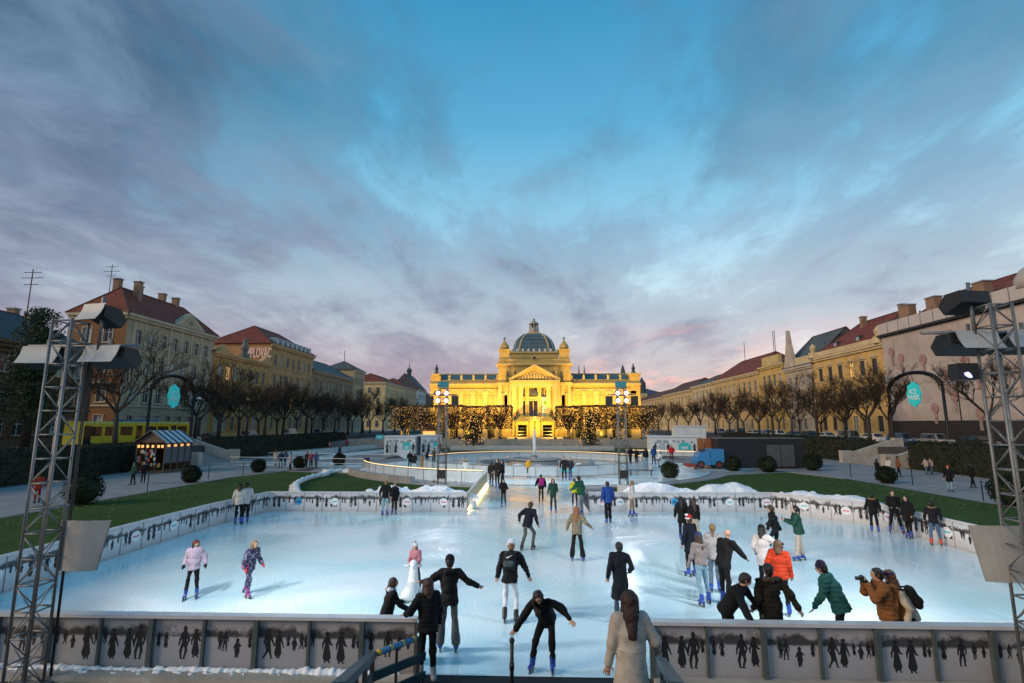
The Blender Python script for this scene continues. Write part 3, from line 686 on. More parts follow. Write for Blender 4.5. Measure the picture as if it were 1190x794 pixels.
def far_tower(label, x, y):
    t = tower(label, x, y, .52, 7.0, .5, r=.03)
    MB().tube([(-.95, -.3, 6.55), (.95, -.3, 6.55)], .04, 8).build('cross_bar', m_steel, t, True)
    for i, (u, z) in enumerate(((-.28, 6.72), (.28, 6.72), (-.28, 6.22), (.28, 6.22))):
        hb_ = MB().lathe([(.10, 0), (.17, .06), (.19, .28)], n=12).build('lamp_housing', m_house, t); hb_.location = (u, -.25, z); hb_.rotation_euler = (R(104), 0, 0)
        MB().lathe([(.15, .275), (.15, .29)], n=12).build('lamp_face', m_lampw, hb_)
    MB().bbox((.0, -.1, 7.25), (.75, .08, .42)).build('sign', mat('sign_teal', (.03, .24, .28), .5), t)
    for u in (-.85, .85): MB().bbox((u, -.3, 6.15), (.42, .4, .62)).build('speaker', m_house, t)
    MB().bbox((0, 0, .35), (.75, .75, .6)).build('ballast_box', m_white, t); MB().bbox((0, -.3, 1.35), (.5, .2, .5)).build('control_box', m_house, t)
    return t
far_tower('slim lamp truss with four lit lamps left of the ice lane', -5.97, 35.6)
far_tower('slim lamp truss with four lit lamps right of the ice lane', 6.07, 36.0)
LAMP_E = 1.3
for (tx, ty, tz), tg, e in (((-9.5, 10.0, 5.8), (-4.0, 19, 0), 900), ((-8.0, 10.0, 5.8), (1, 20, 0), 900), ((8.0, 10.0, 6.0), (9, 20, 0), 800), ((9.2, 10.0, 6.0), (2, 21, 0), 800)):
    spot('rink_flood', (tx, ty + .42, tz - .2), tg, e * LAMP_E, 105, (.93, .96, 1), .22)
for x, y in ((-5.97, 35.6), (6.07, 36.0)):
    spot('rink_flood', (x, y - .6, 6.5), (x * .8, 29.5, 0), 900 * LAMP_E, 64, (.90, .92, 1), .3)
    spot('rink_flood', (x, y + .7, 6.4), (x * .3, 55, 0), 1300 * LAMP_E, 110, (.82, .90, 1), .3)

# ================================================================== ENTRANCE STAIR
m_teal = mat('teal_metal', (.018, .060, .075), .45, .3, var=.15, vscale=4)
m_mat = mat('rubber_mat', (.012, .013, .016), .75, bump=.5, bscale=40)
t = thing('entrance_stair', 'dark wooden stair descending to the rink entrance', 'stair')
n = 24
for k in range(n):
    y1 = 9.55 - k * (9.4 / n); y0 = y1 - 9.4 / n - .03; z = .02 + (k + 1) * 2.95 / n
    MB().box((-2.35, y0, z - .05), (2.15, y1, z)).build('step', m_mat, t)
MB().box((-2.35, 9.56, 0), (2.15, 10.40, .045)).build('landing', m_mat, t)
MB().box((-2.5, -1.5, 2.7), (2.4, .12, 2.96)).build('platform', m_mat, t)
t = thing('stair_railing', 'teal stair railing with blue and yellow padding on the left', 'railing')
A = G(440, 739, 0.98); Bp = WY(397, 794, 5.6)
A = Vector((-2.55, 8.95, .97)); B_ = WY(392, 800, 5.4)
MB().beam(A, B_, .13, .10).build('top_beam', m_teal, t)
dv = B_ - A
for f in (.33, .62):
    MB().beam(A + Vector((0, 0, -f)) , B_ + Vector((0, 0, -f)), .05, .13).build('side_board', m_teal, t)
for f in (0, .3, .6, .95):
    p = A + dv * f; MB().beam(p + Vector((0, 0, -.02)), (p.x, p.y, max(0, p.z - 1.05)), .06, .06).build('post', m_dark, t)
C_ = Vector((-2.02, 9.95, .86))
MB().tube([A + Vector((.02, .06, -.02)), C_], .028, 10).build('hand_rail', m_steel, t, True)
m_padb = mat('pad_blue', (.07, .21, .38), .7, bump=.4, bscale=30); m_pady = mat('pad_yellow', (.62, .42, .05), .6)
pd = MB().tube([A + (C_ - A) * .12 + Vector((0, 0, 0)), A + (C_ - A) * .88], .05, 12).build('padding', m_padb, t, True)
for f in (.12, .36, .62, .87):
    q = A + (C_ - A) * f; e = (C_ - A).normalized() * .022; MB().tube([q - e, q + e], .054, 12).build('tape', m_pady, pd, True)
for zo in (.34, .66): MB().beam(A + Vector((.02, .05, -zo)), C_ + Vector((.1, .1, -zo)), .04, .14).build('side_board', m_teal, t)
MB().beam(C_, (C_.x, C_.y, 0), .05, .05).build('post', m_dark, t); q = A + (C_ - A) * .5; MB().beam(q, (q.x, q.y, 0), .04, .04).build('post', m_dark, t)
t = thing('stair_railing', 'teal stair railing beside the woman in the pale coat', 'railing')
A2 = Vector((2.02, 9.0, .93)); B2 = WY(788, 800, 5.5)
MB().beam(A2, B2, .13, .10).build('top_beam', m_teal, t)
for f in (.33, .62): MB().beam(A2 + Vector((0, 0, -f)), B2 + Vector((0, 0, -f)), .05, .13).build('side_board', m_teal, t)
for f in (0, .35, .7): p = A2 + (B2 - A2) * f; MB().beam(p, (p.x, p.y, max(0, p.z - 1.05)), .06, .06).build('post', m_dark, t)
t = thing('handrail_post', 'black handrail post held by the bending girl', 'post', (-.36, 9.75, 0))
MB().tube([(0, 0, 0), (0, 0, .90)], .035, 10).build('post', m_dark, t, True); MB().lathe([(.075, .0), (.075, .015)], n=12).build('base_plate', m_dark, t); MB().sphere((0, 0, .91), .05, 10, 8).build('knob', m_dark, t, True)
MB().tube([(0, 0, .45), (0, 0, .55)], .045, 10).build('clamp', m_dark, t, True)

# ================================================================== KIOSK, TRAM, CONTAINER, MACHINE, CABINS
t = thing('kiosk', 'market kiosk with striped roof and warm lit goods', 'kiosk', (-36.2, 51.6, 0), R(-4), 'stalls'); t.scale = (.66, .62, 1.0)
m_kw = mat('kiosk_wood', (.10, .07, .05), .7, var=.3, vscale=4)
MB().box((-2.3, -3.0, 0), (2.3, 3.0, .25)).build('plinth', m_kw, t)
for x, y in ((-2.2, -2.9), (2.2, -2.9), (2.2, 2.9), (-2.2, 2.9), (2.2, -1.45), (2.2, 0), (2.2, 1.45), (-.7, -2.9), (.8, -2.9)): MB().box((x - .06, y - .06, .25), (x + .06, y + .06, 2.9)).build('post', m_kw, t)
MB().box((-2.25, 2.8, .25), (2.15, 2.85, 2.9)).build('back_wall', m_kw, t); MB().box((-2.25, -2.8, .25), (-2.2, 2.8, 2.9)).build('side_wall', m_kw, t)
for y in (-2.85, -1.4, .06, 1.5): MB().box((2.14, y + .05, .9), (2.16, y + 1.32, 2.8)).build('pane', mat('kiosk_glass', (.10, .12, .15), .15), t)
m_glow = mat('kiosk_lamp', (1, .7, .3), .4, emit=(1, .45, .10), estr=.8); m_glow.cycles.emission_sampling = 'NONE'
for y in (-2.3, -.9, .5, 1.9): MB().bbox((2.2, y + .15, 2.55), (.05, .55, .22)).build('light', m_glow, t)
for x in (-1.9, -1.3, -.5, .3, 1.2, 1.8): MB().bbox((x, -2.94, 2.5), (.34, .06, .26)).build('light', m_glow, t)
rr = random.Random(9)
for k in range(26):
    c = random.Random(k).choice([(.05, .18, .4), (.5, .3, .1), (.1, .3, .35), (.4, .1, .08), (.5, .5, .5)])
    MB().bbox((rr.uniform(-1.9, 1.9), -2.95, rr.uniform(.6, 2.2)), (.3, .12, .28)).build('goods', mat('goods%.2f%.2f' % c[:2], c, .6), t)
for k in range(10):
    f0, f1 = -3.3 + .66 * k, -3.3 + .66 * (k + 1); m_ = mat('roof_stripe_w', (.55, .58, .62), .5, var=.1) if k % 2 == 0 else mat('roof_stripe_b', (.03, .05, .08), .5)
    MB().add([(2.6, f0, 2.85), (2.6, f1, 2.85), (0, f1, 4.0), (0, f0, 4.0), (2.6, f0, 2.80), (2.6, f1, 2.80), (0, f1, 3.95), (0, f0, 3.95)], [(0, 1, 2, 3), (4, 7, 6, 5), (0, 4, 5, 1), (1, 5, 6, 2), (2, 6, 7, 3), (3, 7, 4, 0)]).build('roof_strip', m_, t)
MB().add([(-2.6, -3.3, 2.85), (-2.6, 3.3, 2.85), (-.01, 3.3, 4.0), (-.01, -3.3, 4.0)], [(0, 1, 2, 3)]).build('roof_back', mat('roof_stripe_b', (.03, .05, .08), .5), t)
MB().prism([(-2.4, 2.86), (2.4, 2.86), (0, 3.9)], -2.9, -2.84, 1).build('gable', m_kw, t)
for (a_, b_) in (((2.6, -3.28), (0, -3.28)), ((-2.6, -3.28), (0, -3.28))):
    MB().beam((a_[0], a_[1], 2.86), (b_[0], b_[1], 4.02), .09, .09).build('bargeboard', m_kw, t)

t = thing('tram', 'yellow tram standing behind the kiosk on the left street', 'tram', (-50.5, 66, 1.8))
m_ty = mat('tram_yellow', (.50, .42, .02), .4, var=.08); m_tg = mat('tram_glass', (.015, .02, .025), .12); m_tb = mat('tram_blue', (.04, .16, .38), .5)
MB().prism([(-1.2, .35), (1.2, .35), (1.22, 1.2), (1.15, 2.9), (.9, 3.1), (-.9, 3.1), (-1.15, 2.9), (-1.22, 1.2)], -9, 9, 1).build('body', m_ty, t)
for y in (-7.6, -5.2, -2.9, 1.2, 3.5, 7.4): MB().box((1.19, y - .95, 1.45), (1.225, y + .95, 2.5)).build('window', m_tg, t)
for y in (-.8, 5.6, -8.6): MB().box((1.2, y - .5, .45), (1.235, y + .5, 2.6)).build('door', m_tg, t)
MB().box((1.18, -8.9, .36), (1.23, 8.9, .62)).build('skirt', m_dark, t); MB().box((-.8, -3, 3.1), (.8, 3, 3.35)).build('roof_unit', m_tb, t)
for y in (-6.5, -4.7, 4.7, 6.5): MB().lathe([(.33, -.1), (.33, .1)], n=16).build('wheel', m_dark, t).matrix_local = Matrix.Translation((1.0, y, .33)) @ Matrix.Rotation(R(90), 4, 'Y')
t = thing('container', 'long dark corrugated container at the edge of the right lawn', 'container', (24.1, 58.4, 0))
m_cd = mat('container_dark', (.018, .020, .024), .6, var=.2); m_cg = mat('container_door', (.075, .08, .085), .6, var=.15, vscale=2)
MB().box((-4.4, -1.2, .1), (4.4, 1.2, 3.05)).build('shell', m_cd, t)
for k in range(34): MB().box((-4.35 + k * .258, -1.24, .2), (-4.35 + k * .258 + .12, -1.2, 2.9)).build('rib', m_cd, t)
MB().box((-4.5, -1.3, 3.05), (4.5, 1.3, 3.15)).build('roof', mat('container_roof', (.10, .10, .10), .7), t)
for x in (.55, 2.0): MB().box((x, -1.27, .2), (x + 1.38, -1.242, 2.45)).build('door', m_cg, t)
t = thing('panel_stack', 'two orange boards standing behind the blue ice machine', 'boards', (19.0, 59.6, 0))
for k in range(2): MB().box((-.75 + .8 * k, -.1, 0), (-.08 + .8 * k, .1, 3.05)).build('board', mat('orange_board', (.30, .11, .03), .6, var=.15), t)
t = thing('ice_resurfacer', 'blue ice resurfacing machine parked beside the dark container', 'ice machine', (18.3, 56.9, 0), R(90))
m_mb = mat('machine_blue', (.035, .20, .42), .4, var=.1); m_rd = mat('machine_red', (.22, .03, .02), .5)
MB().box((-.95, -1.5, .45), (.95, -.2, 2.05)).build('snow_tank', m_mb, t); MB().box((-.9, -.18, .45), (.9, 1.4, 1.25)).build('body', m_mb, t)
MB().prism([(-.15, 1.25), (1.1, 1.25), (.9, 1.7), (-.15, 1.85)], -.8, .8, 0).build('hood', m_mb, t)
MB().box((-.6, .3, 1.85), (.6, .6, 2.0)).build('seat', m_dark, t); MB().box((-1.0, 1.42, .25), (1.0, 2.2, .55)).build('blade_carriage', m_rd, t)
for x in (-.85, .85):
    for y in (-.95, .9):
        w_ = MB().lathe([(.40, -.13), (.42, 0), (.40, .13)], n=18).build('wheel', m_dark, t); w_.matrix_local = Matrix.Translation((x, y, .47)) @ Matrix.Rotation(R(90), 4, 'Y')
        MB().lathe([(.18, -.14), (.18, .14)], n=12).build('rim', m_rd, w_)
def cabin(label, x, y, wd, dp, hh, rz, seed):
    t = thing('cabin', label, 'cabin', (x, y, 0), rz, 'white printed cabins')
    m_cw = mat('cabin_white', (.62, .66, .66), .55, var=.12, vscale=.9)
    MB().box((-wd / 2, -dp / 2, .05), (wd / 2, dp / 2, hh)).build('wall', m_cw, t); MB().box((-wd / 2 - .15, -dp / 2 - .15, hh), (wd / 2 + .15, dp / 2 + .15, hh + .14)).build('roof', m_white, t)
    pts = [(wd * .10, .9)] + [(wd * .10 + wd * .13 * (1 - math.cos(math.pi * k / 10)), 1.5 + .5 * math.sin(math.pi * k / 10)) for k in range(11)] + [(wd * .36, .9)]
    MB().prism(pts, -dp / 2 - .03, -dp / 2 - .002, 1).build('arch_sign', mat('cabin_cyan', (.05, .50, .52), .5), t)
    MB().box((wd * .16, -dp / 2 - .045, 1.25), (wd * .30, -dp / 2 - .031, 1.38)).build('sign_line', m_badge, t); MB().box((wd * .17, -dp / 2 - .045, 1.05), (wd * .29, -dp / 2 - .031, 1.16)).build('sign_line', m_badge, t)
    for k, xx in enumerate((-.40, -.28, -.12, .44)):
        fo = obj('printed_figure', fig_mesh(wd * xx, .35, 1.5, ('woman', 'man', 'woman', 'man')[(k + seed) % 4], -dp / 2 - .004, .03), None, t)
    tr = MB(); rr = random.Random(seed)
    for k in range(12):
        cx_ = rr.uniform(-wd / 2 + .4, wd / 2 - .4); cz = rr.uniform(1.9, 2.25); tr.prism([(cx_ + .3 * rr.uniform(.6, 1.1) * math.cos(q * .63), min(hh - .02, cz + .22 * rr.uniform(.6, 1.1) * math.sin(q * .63))) for q in range(10)], -dp / 2 - .0035 - .0003 * k, -dp / 2 + .001, 1)
    tr.build('printed_trees', mat('print_pale', (.30, .34, .35), .6), t)['kind'] = 'stuff'
    MB().box((-wd * .30, -dp / 2 - .05, .05), (-wd * .20, -dp / 2 - .01, 2.0)).build('door', mat('cabin_door', (.42, .50, .52), .5), t)
    return t
cabin('white printed cabin with teal arch on the left of the fountain', -19.4, 79.5, 4.6, 3.0, 2.75, R(0), 0)
cabin('pale blue printed cabin beside the left white cabin', -15.4, 80.5, 3.0, 3.0, 2.85, R(18), 2)
cabin('white printed cabin with teal arch on the right of the fountain', 20.6, 79.5, 6.6, 3.0, 2.75, R(-3), 1)
cabin('smaller white cabin further back on the right', 26.8, 92, 5.0, 3.0, 4.2, R(-3), 3)

# ================================================================== ARCH GATES, STAIRS, HEDGES
m_iron = mat('black_iron', (.012, .013, .015), .5, .4)
def badge_outline(r, n=48): return [((r * (1 + .07 * math.cos(8 * 2 * math.pi * k / n))) * math.cos(2 * math.pi * k / n) * .86, (r * (1 + .07 * math.cos(8 * 2 * math.pi * k / n))) * math.sin(2 * math.pi * k / n) * 1.12) for k in range(n)]
def text_mesh(s, size, m, parent, loc, rot, ext=.02, name='lettering', sx=1.0):
    c = bpy.data.curves.new('t', 'FONT'); c.body = s; c.size = size; c.extrude = ext; c.align_x = 'CENTER'; c.align_y = 'CENTER'; c.resolution_u = 3
    o = bpy.data.objects.new('t', c); COL.objects.link(o); dg = bpy.context.evaluated_depsgraph_get(); me = bpy.data.meshes.new_from_object(o.evaluated_get(dg)); bpy.data.objects.remove(o)
    me.materials.clear(); o = obj(name, me, m, parent, loc, rot); o.scale = (sx, 1, 1); return o
m_teal_b = mat('badge_teal', (.02, .50, .52), .5, emit=(.02, .55, .58), estr=.22)
def gate(label, sgn, px0, px1):
    x = sgn * 46.0; ya = WX(px0, 480, x).y; yb = WX(px1, 480, x).y; y0, y1 = min(ya, yb), max(ya, yb); zs = 9.4; zb = 1.92
    t = thing('arch_gate', label, 'gate', (x, (y0 + y1) / 2, zb), 0, 'arched gates over the side stairs'); hw = (y1 - y0) / 2
    for s in (-1, 1):
        MB().tube([(0, s * hw, 0), (0, s * hw, .5), (0, s * hw, 1.2), (0, s * hw, zs - zb)], [.28, .26, .17, .15], 10).build('post', m_iron, t, True)
        l = MB().lathe([(.06, 0), (.08, .4), (.24, .55), (.3, 1.0), (.12, 1.25), (.02, 1.4)], (0, s * hw, zs - zb), 10).build('lantern', mat('lantern_glass', (.25, .25, .25), .2), t); 
    for r_, th in ((1.0, .17), (.90, .09)):
        MB().tube([(0, hw * r_ * math.cos(a_), zs - zb - .6 + 2.0 * r_ * math.sin(a_)) for a_ in [math.pi * k / 20 for k in range(21)]], th, 8).build('arch', m_iron, t, True)
    yc = 0
    bd = MB().prism([(u, v) for u, v in badge_outline(1.28)], -.08, .08, 0).build('badge', m_teal_b, t); bd.location = (0, 0, zs - zb - 1.25)
    MB().tube([(0, 0, 1.2), (0, 0, 2.6)], .03, 6).build('chain', m_iron, bd)
    rot = (R(90), 0, R(-90) if sgn > 0 else R(90))
    text_mesh('ICE', .85, m_badge, bd, (-sgn * .10, 0, .30), rot); text_mesh('PARK', .85, m_badge, bd, (-sgn * .10, 0, -.42), rot)
    return t
gate('tall black arch gate with teal badge in front of the grey building', -1, 173, 224)
gate('tall black arch gate with teal badge before the wrapped building', 1, 1035, 1099)
def side_stair(label, sgn, y0, y1):
    t = thing('side_stair', label, 'stair', (sgn * 38.2, (y0 + y1) / 2, 0), 0, 'stone stairs up to the streets'); hw = (y1 - y0) / 2
    for k in range(12): MB().box((sgn * (k * .5), -hw, -.1), (sgn * (k * .5 + .52), hw, .15 * (k + 1))).build('step', m_conc, t)
    for s in (-1, 1):
        MB().prism([(sgn * -.6, 0), (sgn * 6.2, 0), (sgn * 6.2, 2.7), (sgn * 5.0, 2.7), (sgn * .4, 1.25), (sgn * -.6, 1.25)], s * (hw + .02), s * (hw + .62), 1).build('side_wall', m_stone, t)
        MB().box((sgn * -.9, s * (hw - .02), 0), (sgn * .3, s * (hw + .75), 1.45)).build('pier', m_stone, t)
        MB().box((sgn * 5.4, s * (hw - .02), 0), (sgn * 6.4, s * (hw + .75), 2.95)).build('pier', m_stone, t)
    return t
side_stair('stone stair with pale side walls behind the kiosk', -1, 59.5, 66.5)
side_stair('stone stair with pale side walls on the right below the arch', 1, 58.8, 65.8)

# ================================================================== ART PAVILION
def pav_mat(name, col, var=.10):
    return mat(name, col, .75, var=var, vscale=.35, bump=.25, bscale=2.5)
m_py = pav_mat('pavilion_ochre', (.58, .40, .13)); m_pt = pav_mat('pavilion_trim', (.64, .47, .20)); m_proof = mat('pavilion_roof', (.10, .19, .22), .45, .2, var=.25, vscale=.8)
m_pglass = mat('pavilion_glass', (.16, .185, .19), .2, .1, var=.2, vscale=1); m_pdk = mat('pavilion_window', (.02, .014, .008), .2)
YP = 130.0; ZB = 1.2; PC = .75
pav = thing('pavilion', 'floodlit yellow exhibition pavilion with glass dome and lantern', 'pavilion', (PC, YP, ZB))
def zp(py): return WY(619, py, YP).z - ZB
def xp(px): return WY(px, 450, YP).x - PC
ZC = zp(446); ZR = zp(437); ZP = zp(425); ZD = zp(410); ZT = zp(387); ZL = zp(367); W2 = xp(736); C2 = xp(660.5); HP = xp(645)
def B(name, m, a, b, par=pav): return MB().box(a, b).build(name, m, par)
D = 9.0
# wings
for s in (-1, 1):
    B('wing_wall', m_py, (s * C2, -D + 3, 0), (s * W2, D, ZC - .9)); B('plinth', m_pt, (s * C2, -D + 2.7, 0), (s * (W2 + .3), -D + 3, 1.6))
    B('cornice', m_pt, (s * C2, -D + 2.2, ZC - .9), (s * (W2 + .5), D + .5, ZC - .45)); B('cornice', m_pt, (s * C2, -D + 2.45, ZC - .45), (s * (W2 + .3), D + .3, ZC - .1))
    B('architrave', m_pt, (s * C2, -D + 2.75, ZC - 2.2), (s * (W2 + .1), -D + 3.0, ZC - 1.7))
    B('parapet', m_py, (s * C2, -D + 2.9, ZC - .1), (s * W2, -D + 3.3, ZC + .5))
    nb = 5; bw = (W2 - 1.6 - C2) / nb
    for k in range(nb + 1):
        x = s * (C2 + .35 + bw * k)
        p = B('pilaster', m_pt, (x - .55, -D + 2.7, 1.6), (x + .55, -D + 3.0, ZC - 2.2)); B('capital', m_pt, (x - .7, -D + 2.6, ZC - 2.9), (x + .7, -D + 3.02, ZC - 2.2), p)
        u = MB().lathe([(.3, 0), (.3, .4), (.12, .5), (.3, .8), (.24, 1.05), (.06, 1.2), (.04, 1.5)], (x, -D + 3.1, ZC + .5), 8).build('urn', m_pt, pav)
    for k in range(nb):
        x = s * (C2 + .35 + bw * (k + .5))
        fr = MB()
        fr.box((x - bw * .34, -D + 2.86, 5.2), (x + bw * .34, -D + 3, 5.5)).box((x - bw * .34, -D + 2.86, ZC - 3.6), (x + bw * .34, -D + 3, ZC - 3.3)).box((x - bw * .34, -D + 2.86, 5.5), (x - bw * .30, -D + 3, ZC - 3.6)).box((x + bw * .30, -D + 2.86, 5.5), (x + bw * .34, -D + 3, ZC - 3.6))
        pn = fr.build('wall_panel', m_pt, pav); B('relief', m_py, (x - bw * .18, -D + 2.9, 7.0), (x + bw * .18, -D + 3, 9.6), pn)
        MB().prism([(x - .8, .3), (x + .8, .3), (x + .8, 2.9)] + [(x + .8 * math.cos(a_), 2.9 + .8 * math.sin(a_)) for a_ in [math.pi * q / 8 for q in range(1, 8)]] + [(x - .8, 2.9)], -D + 2.62, -D + 2.9, 1).build('arched_window', m_pdk, pav)
    # wing roof, raised end block
    MB().prism([(-D + 3.6, ZC + .2), (D, ZC + .2), (D - 2.0, ZR), (-D + 5.4, ZR)], s * (C2 + .3), s * (W2 - .6), 0).build('wing_roof', m_proof, pav)
    x0, x1 = s * (W2 - 2.0), s * (W2 + .35)
    B('end_block', m_py, (x0, -D + 2.6, .02), (x1, -D + 6, ZC + 1.5)); B('end_cap', m_pt, (x0 - .25, -D + 2.35, ZC + 1.5), (x1 + .25, -D + 6.2, ZC + 1.95)); 
    MB().lathe([(.6, 0), (.55, .4), (.25, .6), (.45, 1.2), (.38, 1.6), (.12, 1.8), (.2, 2.1), (.05, 2.4)], ((x0 + x1) / 2, -D + 4, ZC + 1.95), 10).build('statue', mat('bronze', (.06, .08, .075), .5), pav)
    # rear of wings carries a mansard end
    B('ridge_rail', m_pt, (s * (C2 + .4), -D + 5.3, ZR), (s * (W2 - .8), -D + 5.45, ZR + .25))
# central block
B('centre_wall', m_py, (-C2, -D + 1.2, 0), (C2, D + 1, ZP - .8)); B('cornice', m_pt, (-C2 - .5, -D + .7, ZP - .8), (C2 + .5, D + 1.3, ZP - .35)); B('parapet', m_py, (-C2, -D + 1.0, ZP - .35), (C2, -D + 1.6, ZP + .6))
B('cornice', m_pt, (-C2 - .35, -D + .85, ZC - .9), (-HP - .3, -D + 1.19, ZC - .3)); B('cornice', m_pt, (HP + .3, -D + .85, ZC - .9), (C2 + .35, -D + 1.19, ZC - .3))
for s in (-1, 1):
    for dx_ in (.5, 2.6, 4.0):
        x = s * (C2 - dx_ * (C2 - HP) / 4.6); p = B('pilaster', m_pt, (x - .42, -D + .9, 1.6), (x + .42, -D + 1.2, ZC - .9)); 
    x = s * (C2 - .5 * (C2 - HP)); p = B('niche_frame', m_pt, (x - .75, -D + .95, 5.5), (x + .75, -D + 1.2, 10.5)); B('niche', mat('pavilion_niche', (.35, .2, .05), .7), (x - .5, -D + .90, 5.9), (x + .5, -D + .95, 10.0), p)
    # corner turret
    tx = s * (C2 - 1.35); ty = -D + 2.4
    z0 = ZP + .6
    tb = B('turret', m_py, (tx - 1.15, ty - 1.15, ZP - .35), (tx + 1.15, ty + 1.15, zp(412))); B('turret_cap', m_pt, (tx - 1.4, ty - 1.4, zp(412)), (tx + 1.4, ty + 1.4, zp(411)), tb)
    MB().lathe([(1.15, 0), (1.1, .8), (.85, 1.3), (.6, 1.5), (.35, 2.0), (.12, 2.2), (.1, 2.6)], (tx, ty, zp(411)), 10).build('turret_dome', m_py, tb, True)
    MB().lathe([(.3, 0), (.22, .35), (.05, .6)], (tx, ty, zp(411) + 2.5), 8).build('finial', m_proof, tb)
    # attic statues
    for q in (.30, .62):
        xx = s * (HP * .55 + (C2 - HP * .55) * q); MB().lathe([(.45, 0), (.45, .6), (.25, .7), (.42, 1.3), (.3, 1.9), (.22, 2.1), (.24, 2.4), (.05, 2.6)], (xx, -D + .6, ZC - .3), 8).build('statue', mat('bronze', (.06, .08, .075), .5), pav)
# drum and dome
DW = xp(648.5); DB = xp(646)
dr = B('drum', m_py, (-DW, -DW + 3, ZP - .35), (DW, DW + 3, ZD - .5)); B('drum_cornice', m_pt, (-DW - .3, -DW + 2.7, ZD - .5), (DW + .3, DW + 3.3, ZD - .1), dr)
B('drum_band', m_pt, (-DW - .12, -DW + 2.88, ZP + 1.6), (DW + .12, -DW + 3, ZP + 1.9), dr)
for k in range(9):
    x = -DW + .4 + k * (2 * DW - .8) / 8; MB().lathe([(.28, 0), (.32, .4), (.1, .75)], (x, -DW + 2.95, ZD - .1), 8).build('acroterion', m_white, pav)
dome = thing('dome', '', '', (0, 3, ZD - .1)); dome.parent = pav; del dome['label']; del dome['category']
prof = [(math.cos(a_) ** .85, math.sin(a_)) for a_ in [R(x) for x in (0, 12, 24, 36, 48, 58, 66)]]
hd = (ZT - ZD) / math.sin(R(66))
def ring(f, z, ch=.30):
    r = DB * f; c = r * ch; return [(-r + c, -r, z), (r - c, -r, z), (r, -r + c, z), (r, r - c, z), (r - c, r, z), (-r + c, r, z), (-r, r - c, z), (-r, -r + c, z)]
vs = []; fs = []
for f, zf in prof: vs += ring(f, zf * hd)
for i in range(len(prof) - 1):
    for k in range(8): fs.append((i * 8 + k, i * 8 + (k + 1) % 8, i * 8 + 8 + (k + 1) % 8, i * 8 + 8 + k))
fs.append(tuple((len(prof) - 1) * 8 + k for k in range(8)))
MB().add(vs, fs).build('shell', m_proof, dome)
# glazed front with bars
gl = MB(); gv = []
for f, zf in prof[:6]:
    r = DB * f * 1.012; c = r * .34; gv += [(-r + c, -r, zf * hd), (r - c, -r, zf * hd)]
gl.add(gv, [(2 * i, 2 * i + 1, 2 * i + 3, 2 * i + 2) for i in range(5)]); gl.build('glazing', m_pglass, dome)
for k in range(9):
    q = k / 8 * 2 - 1; MB().tube([(q * DB * f * .66 * 1.02, -DB * f * 1.018, zf * hd) for f, zf in prof[:6]], .075 if k not in (0, 8) else .2, 5).build('glazing_bar', m_pt if k in (0, 8) else m_proof, dome)
for i in range(1, 6): f, zf = prof[i]; MB().tube([(-DB * f * .68, -DB * f * 1.02, zf * hd), (DB * f * .68, -DB * f * 1.02, zf * hd)], .07 if i != 3 else .16, 5).build('glazing_bar', m_proof, dome)
for sx in (-1, 1):
    for sy in (-1, 1):
        MB().tube([(sx * DB * f * .88, sy * DB * f * .88, zf * hd) for f, zf in prof], .16, 6).build('dome_rib', mat('dome_rib', (.30, .33, .33), .5), dome)
zt = ZT - ZD + .1
ln = MB().box((-1.75, -1.75, zt - .4), (1.75, 1.75, zt + .35)).build('lantern_base', m_pt, dome)
m_lan = mat('lantern_stone', (.42, .38, .33), .6)
h_ = ZL - ZT
MB().lathe([(1.35, .3), (1.25, h_ * .38)], (0, 0, zt), 8).build('lantern_drum', m_lan, dome)
for k in range(8): a_ = k * math.pi / 4; MB().tube([(1.1 * math.cos(a_), 1.1 * math.sin(a_), zt + h_ * .38), (1.0 * math.cos(a_), 1.0 * math.sin(a_), zt + h_ * .62)], .15, 6).build('lantern_column', m_lan, dome)
MB().lathe([(.55, h_ * .36), (.55, h_ * .63)], (0, 0, zt), 8).build('lantern_core', m_pdk, dome)
MB().lathe([(1.35, h_ * .62), (1.3, h_ * .66), (1.0, h_ * .72), (.55, h_ * .80), (.25, h_ * .86), (.35, h_ * .90), (.28, h_ * .95), (.04, h_)], (0, 0, zt), 12).build('lantern_cap', m_lan, dome, True)
# small dormer and shell roofs
MB().prism([(.75 * math.cos(a_), ZP + .6 + 1.0 * math.sin(a_)) for a_ in [math.pi * k / 8 for k in range(9)]], -D + .8, -D + 1.8, 1).build('oculus', m_pt, pav)
MB().prism([(.42 * math.cos(a_), ZP + .72 + .55 * math.sin(a_)) for a_ in [math.pi * k / 8 for k in range(9)]], -D + .76, -D + .9, 1).build('oculus_glass', m_pdk, pav)
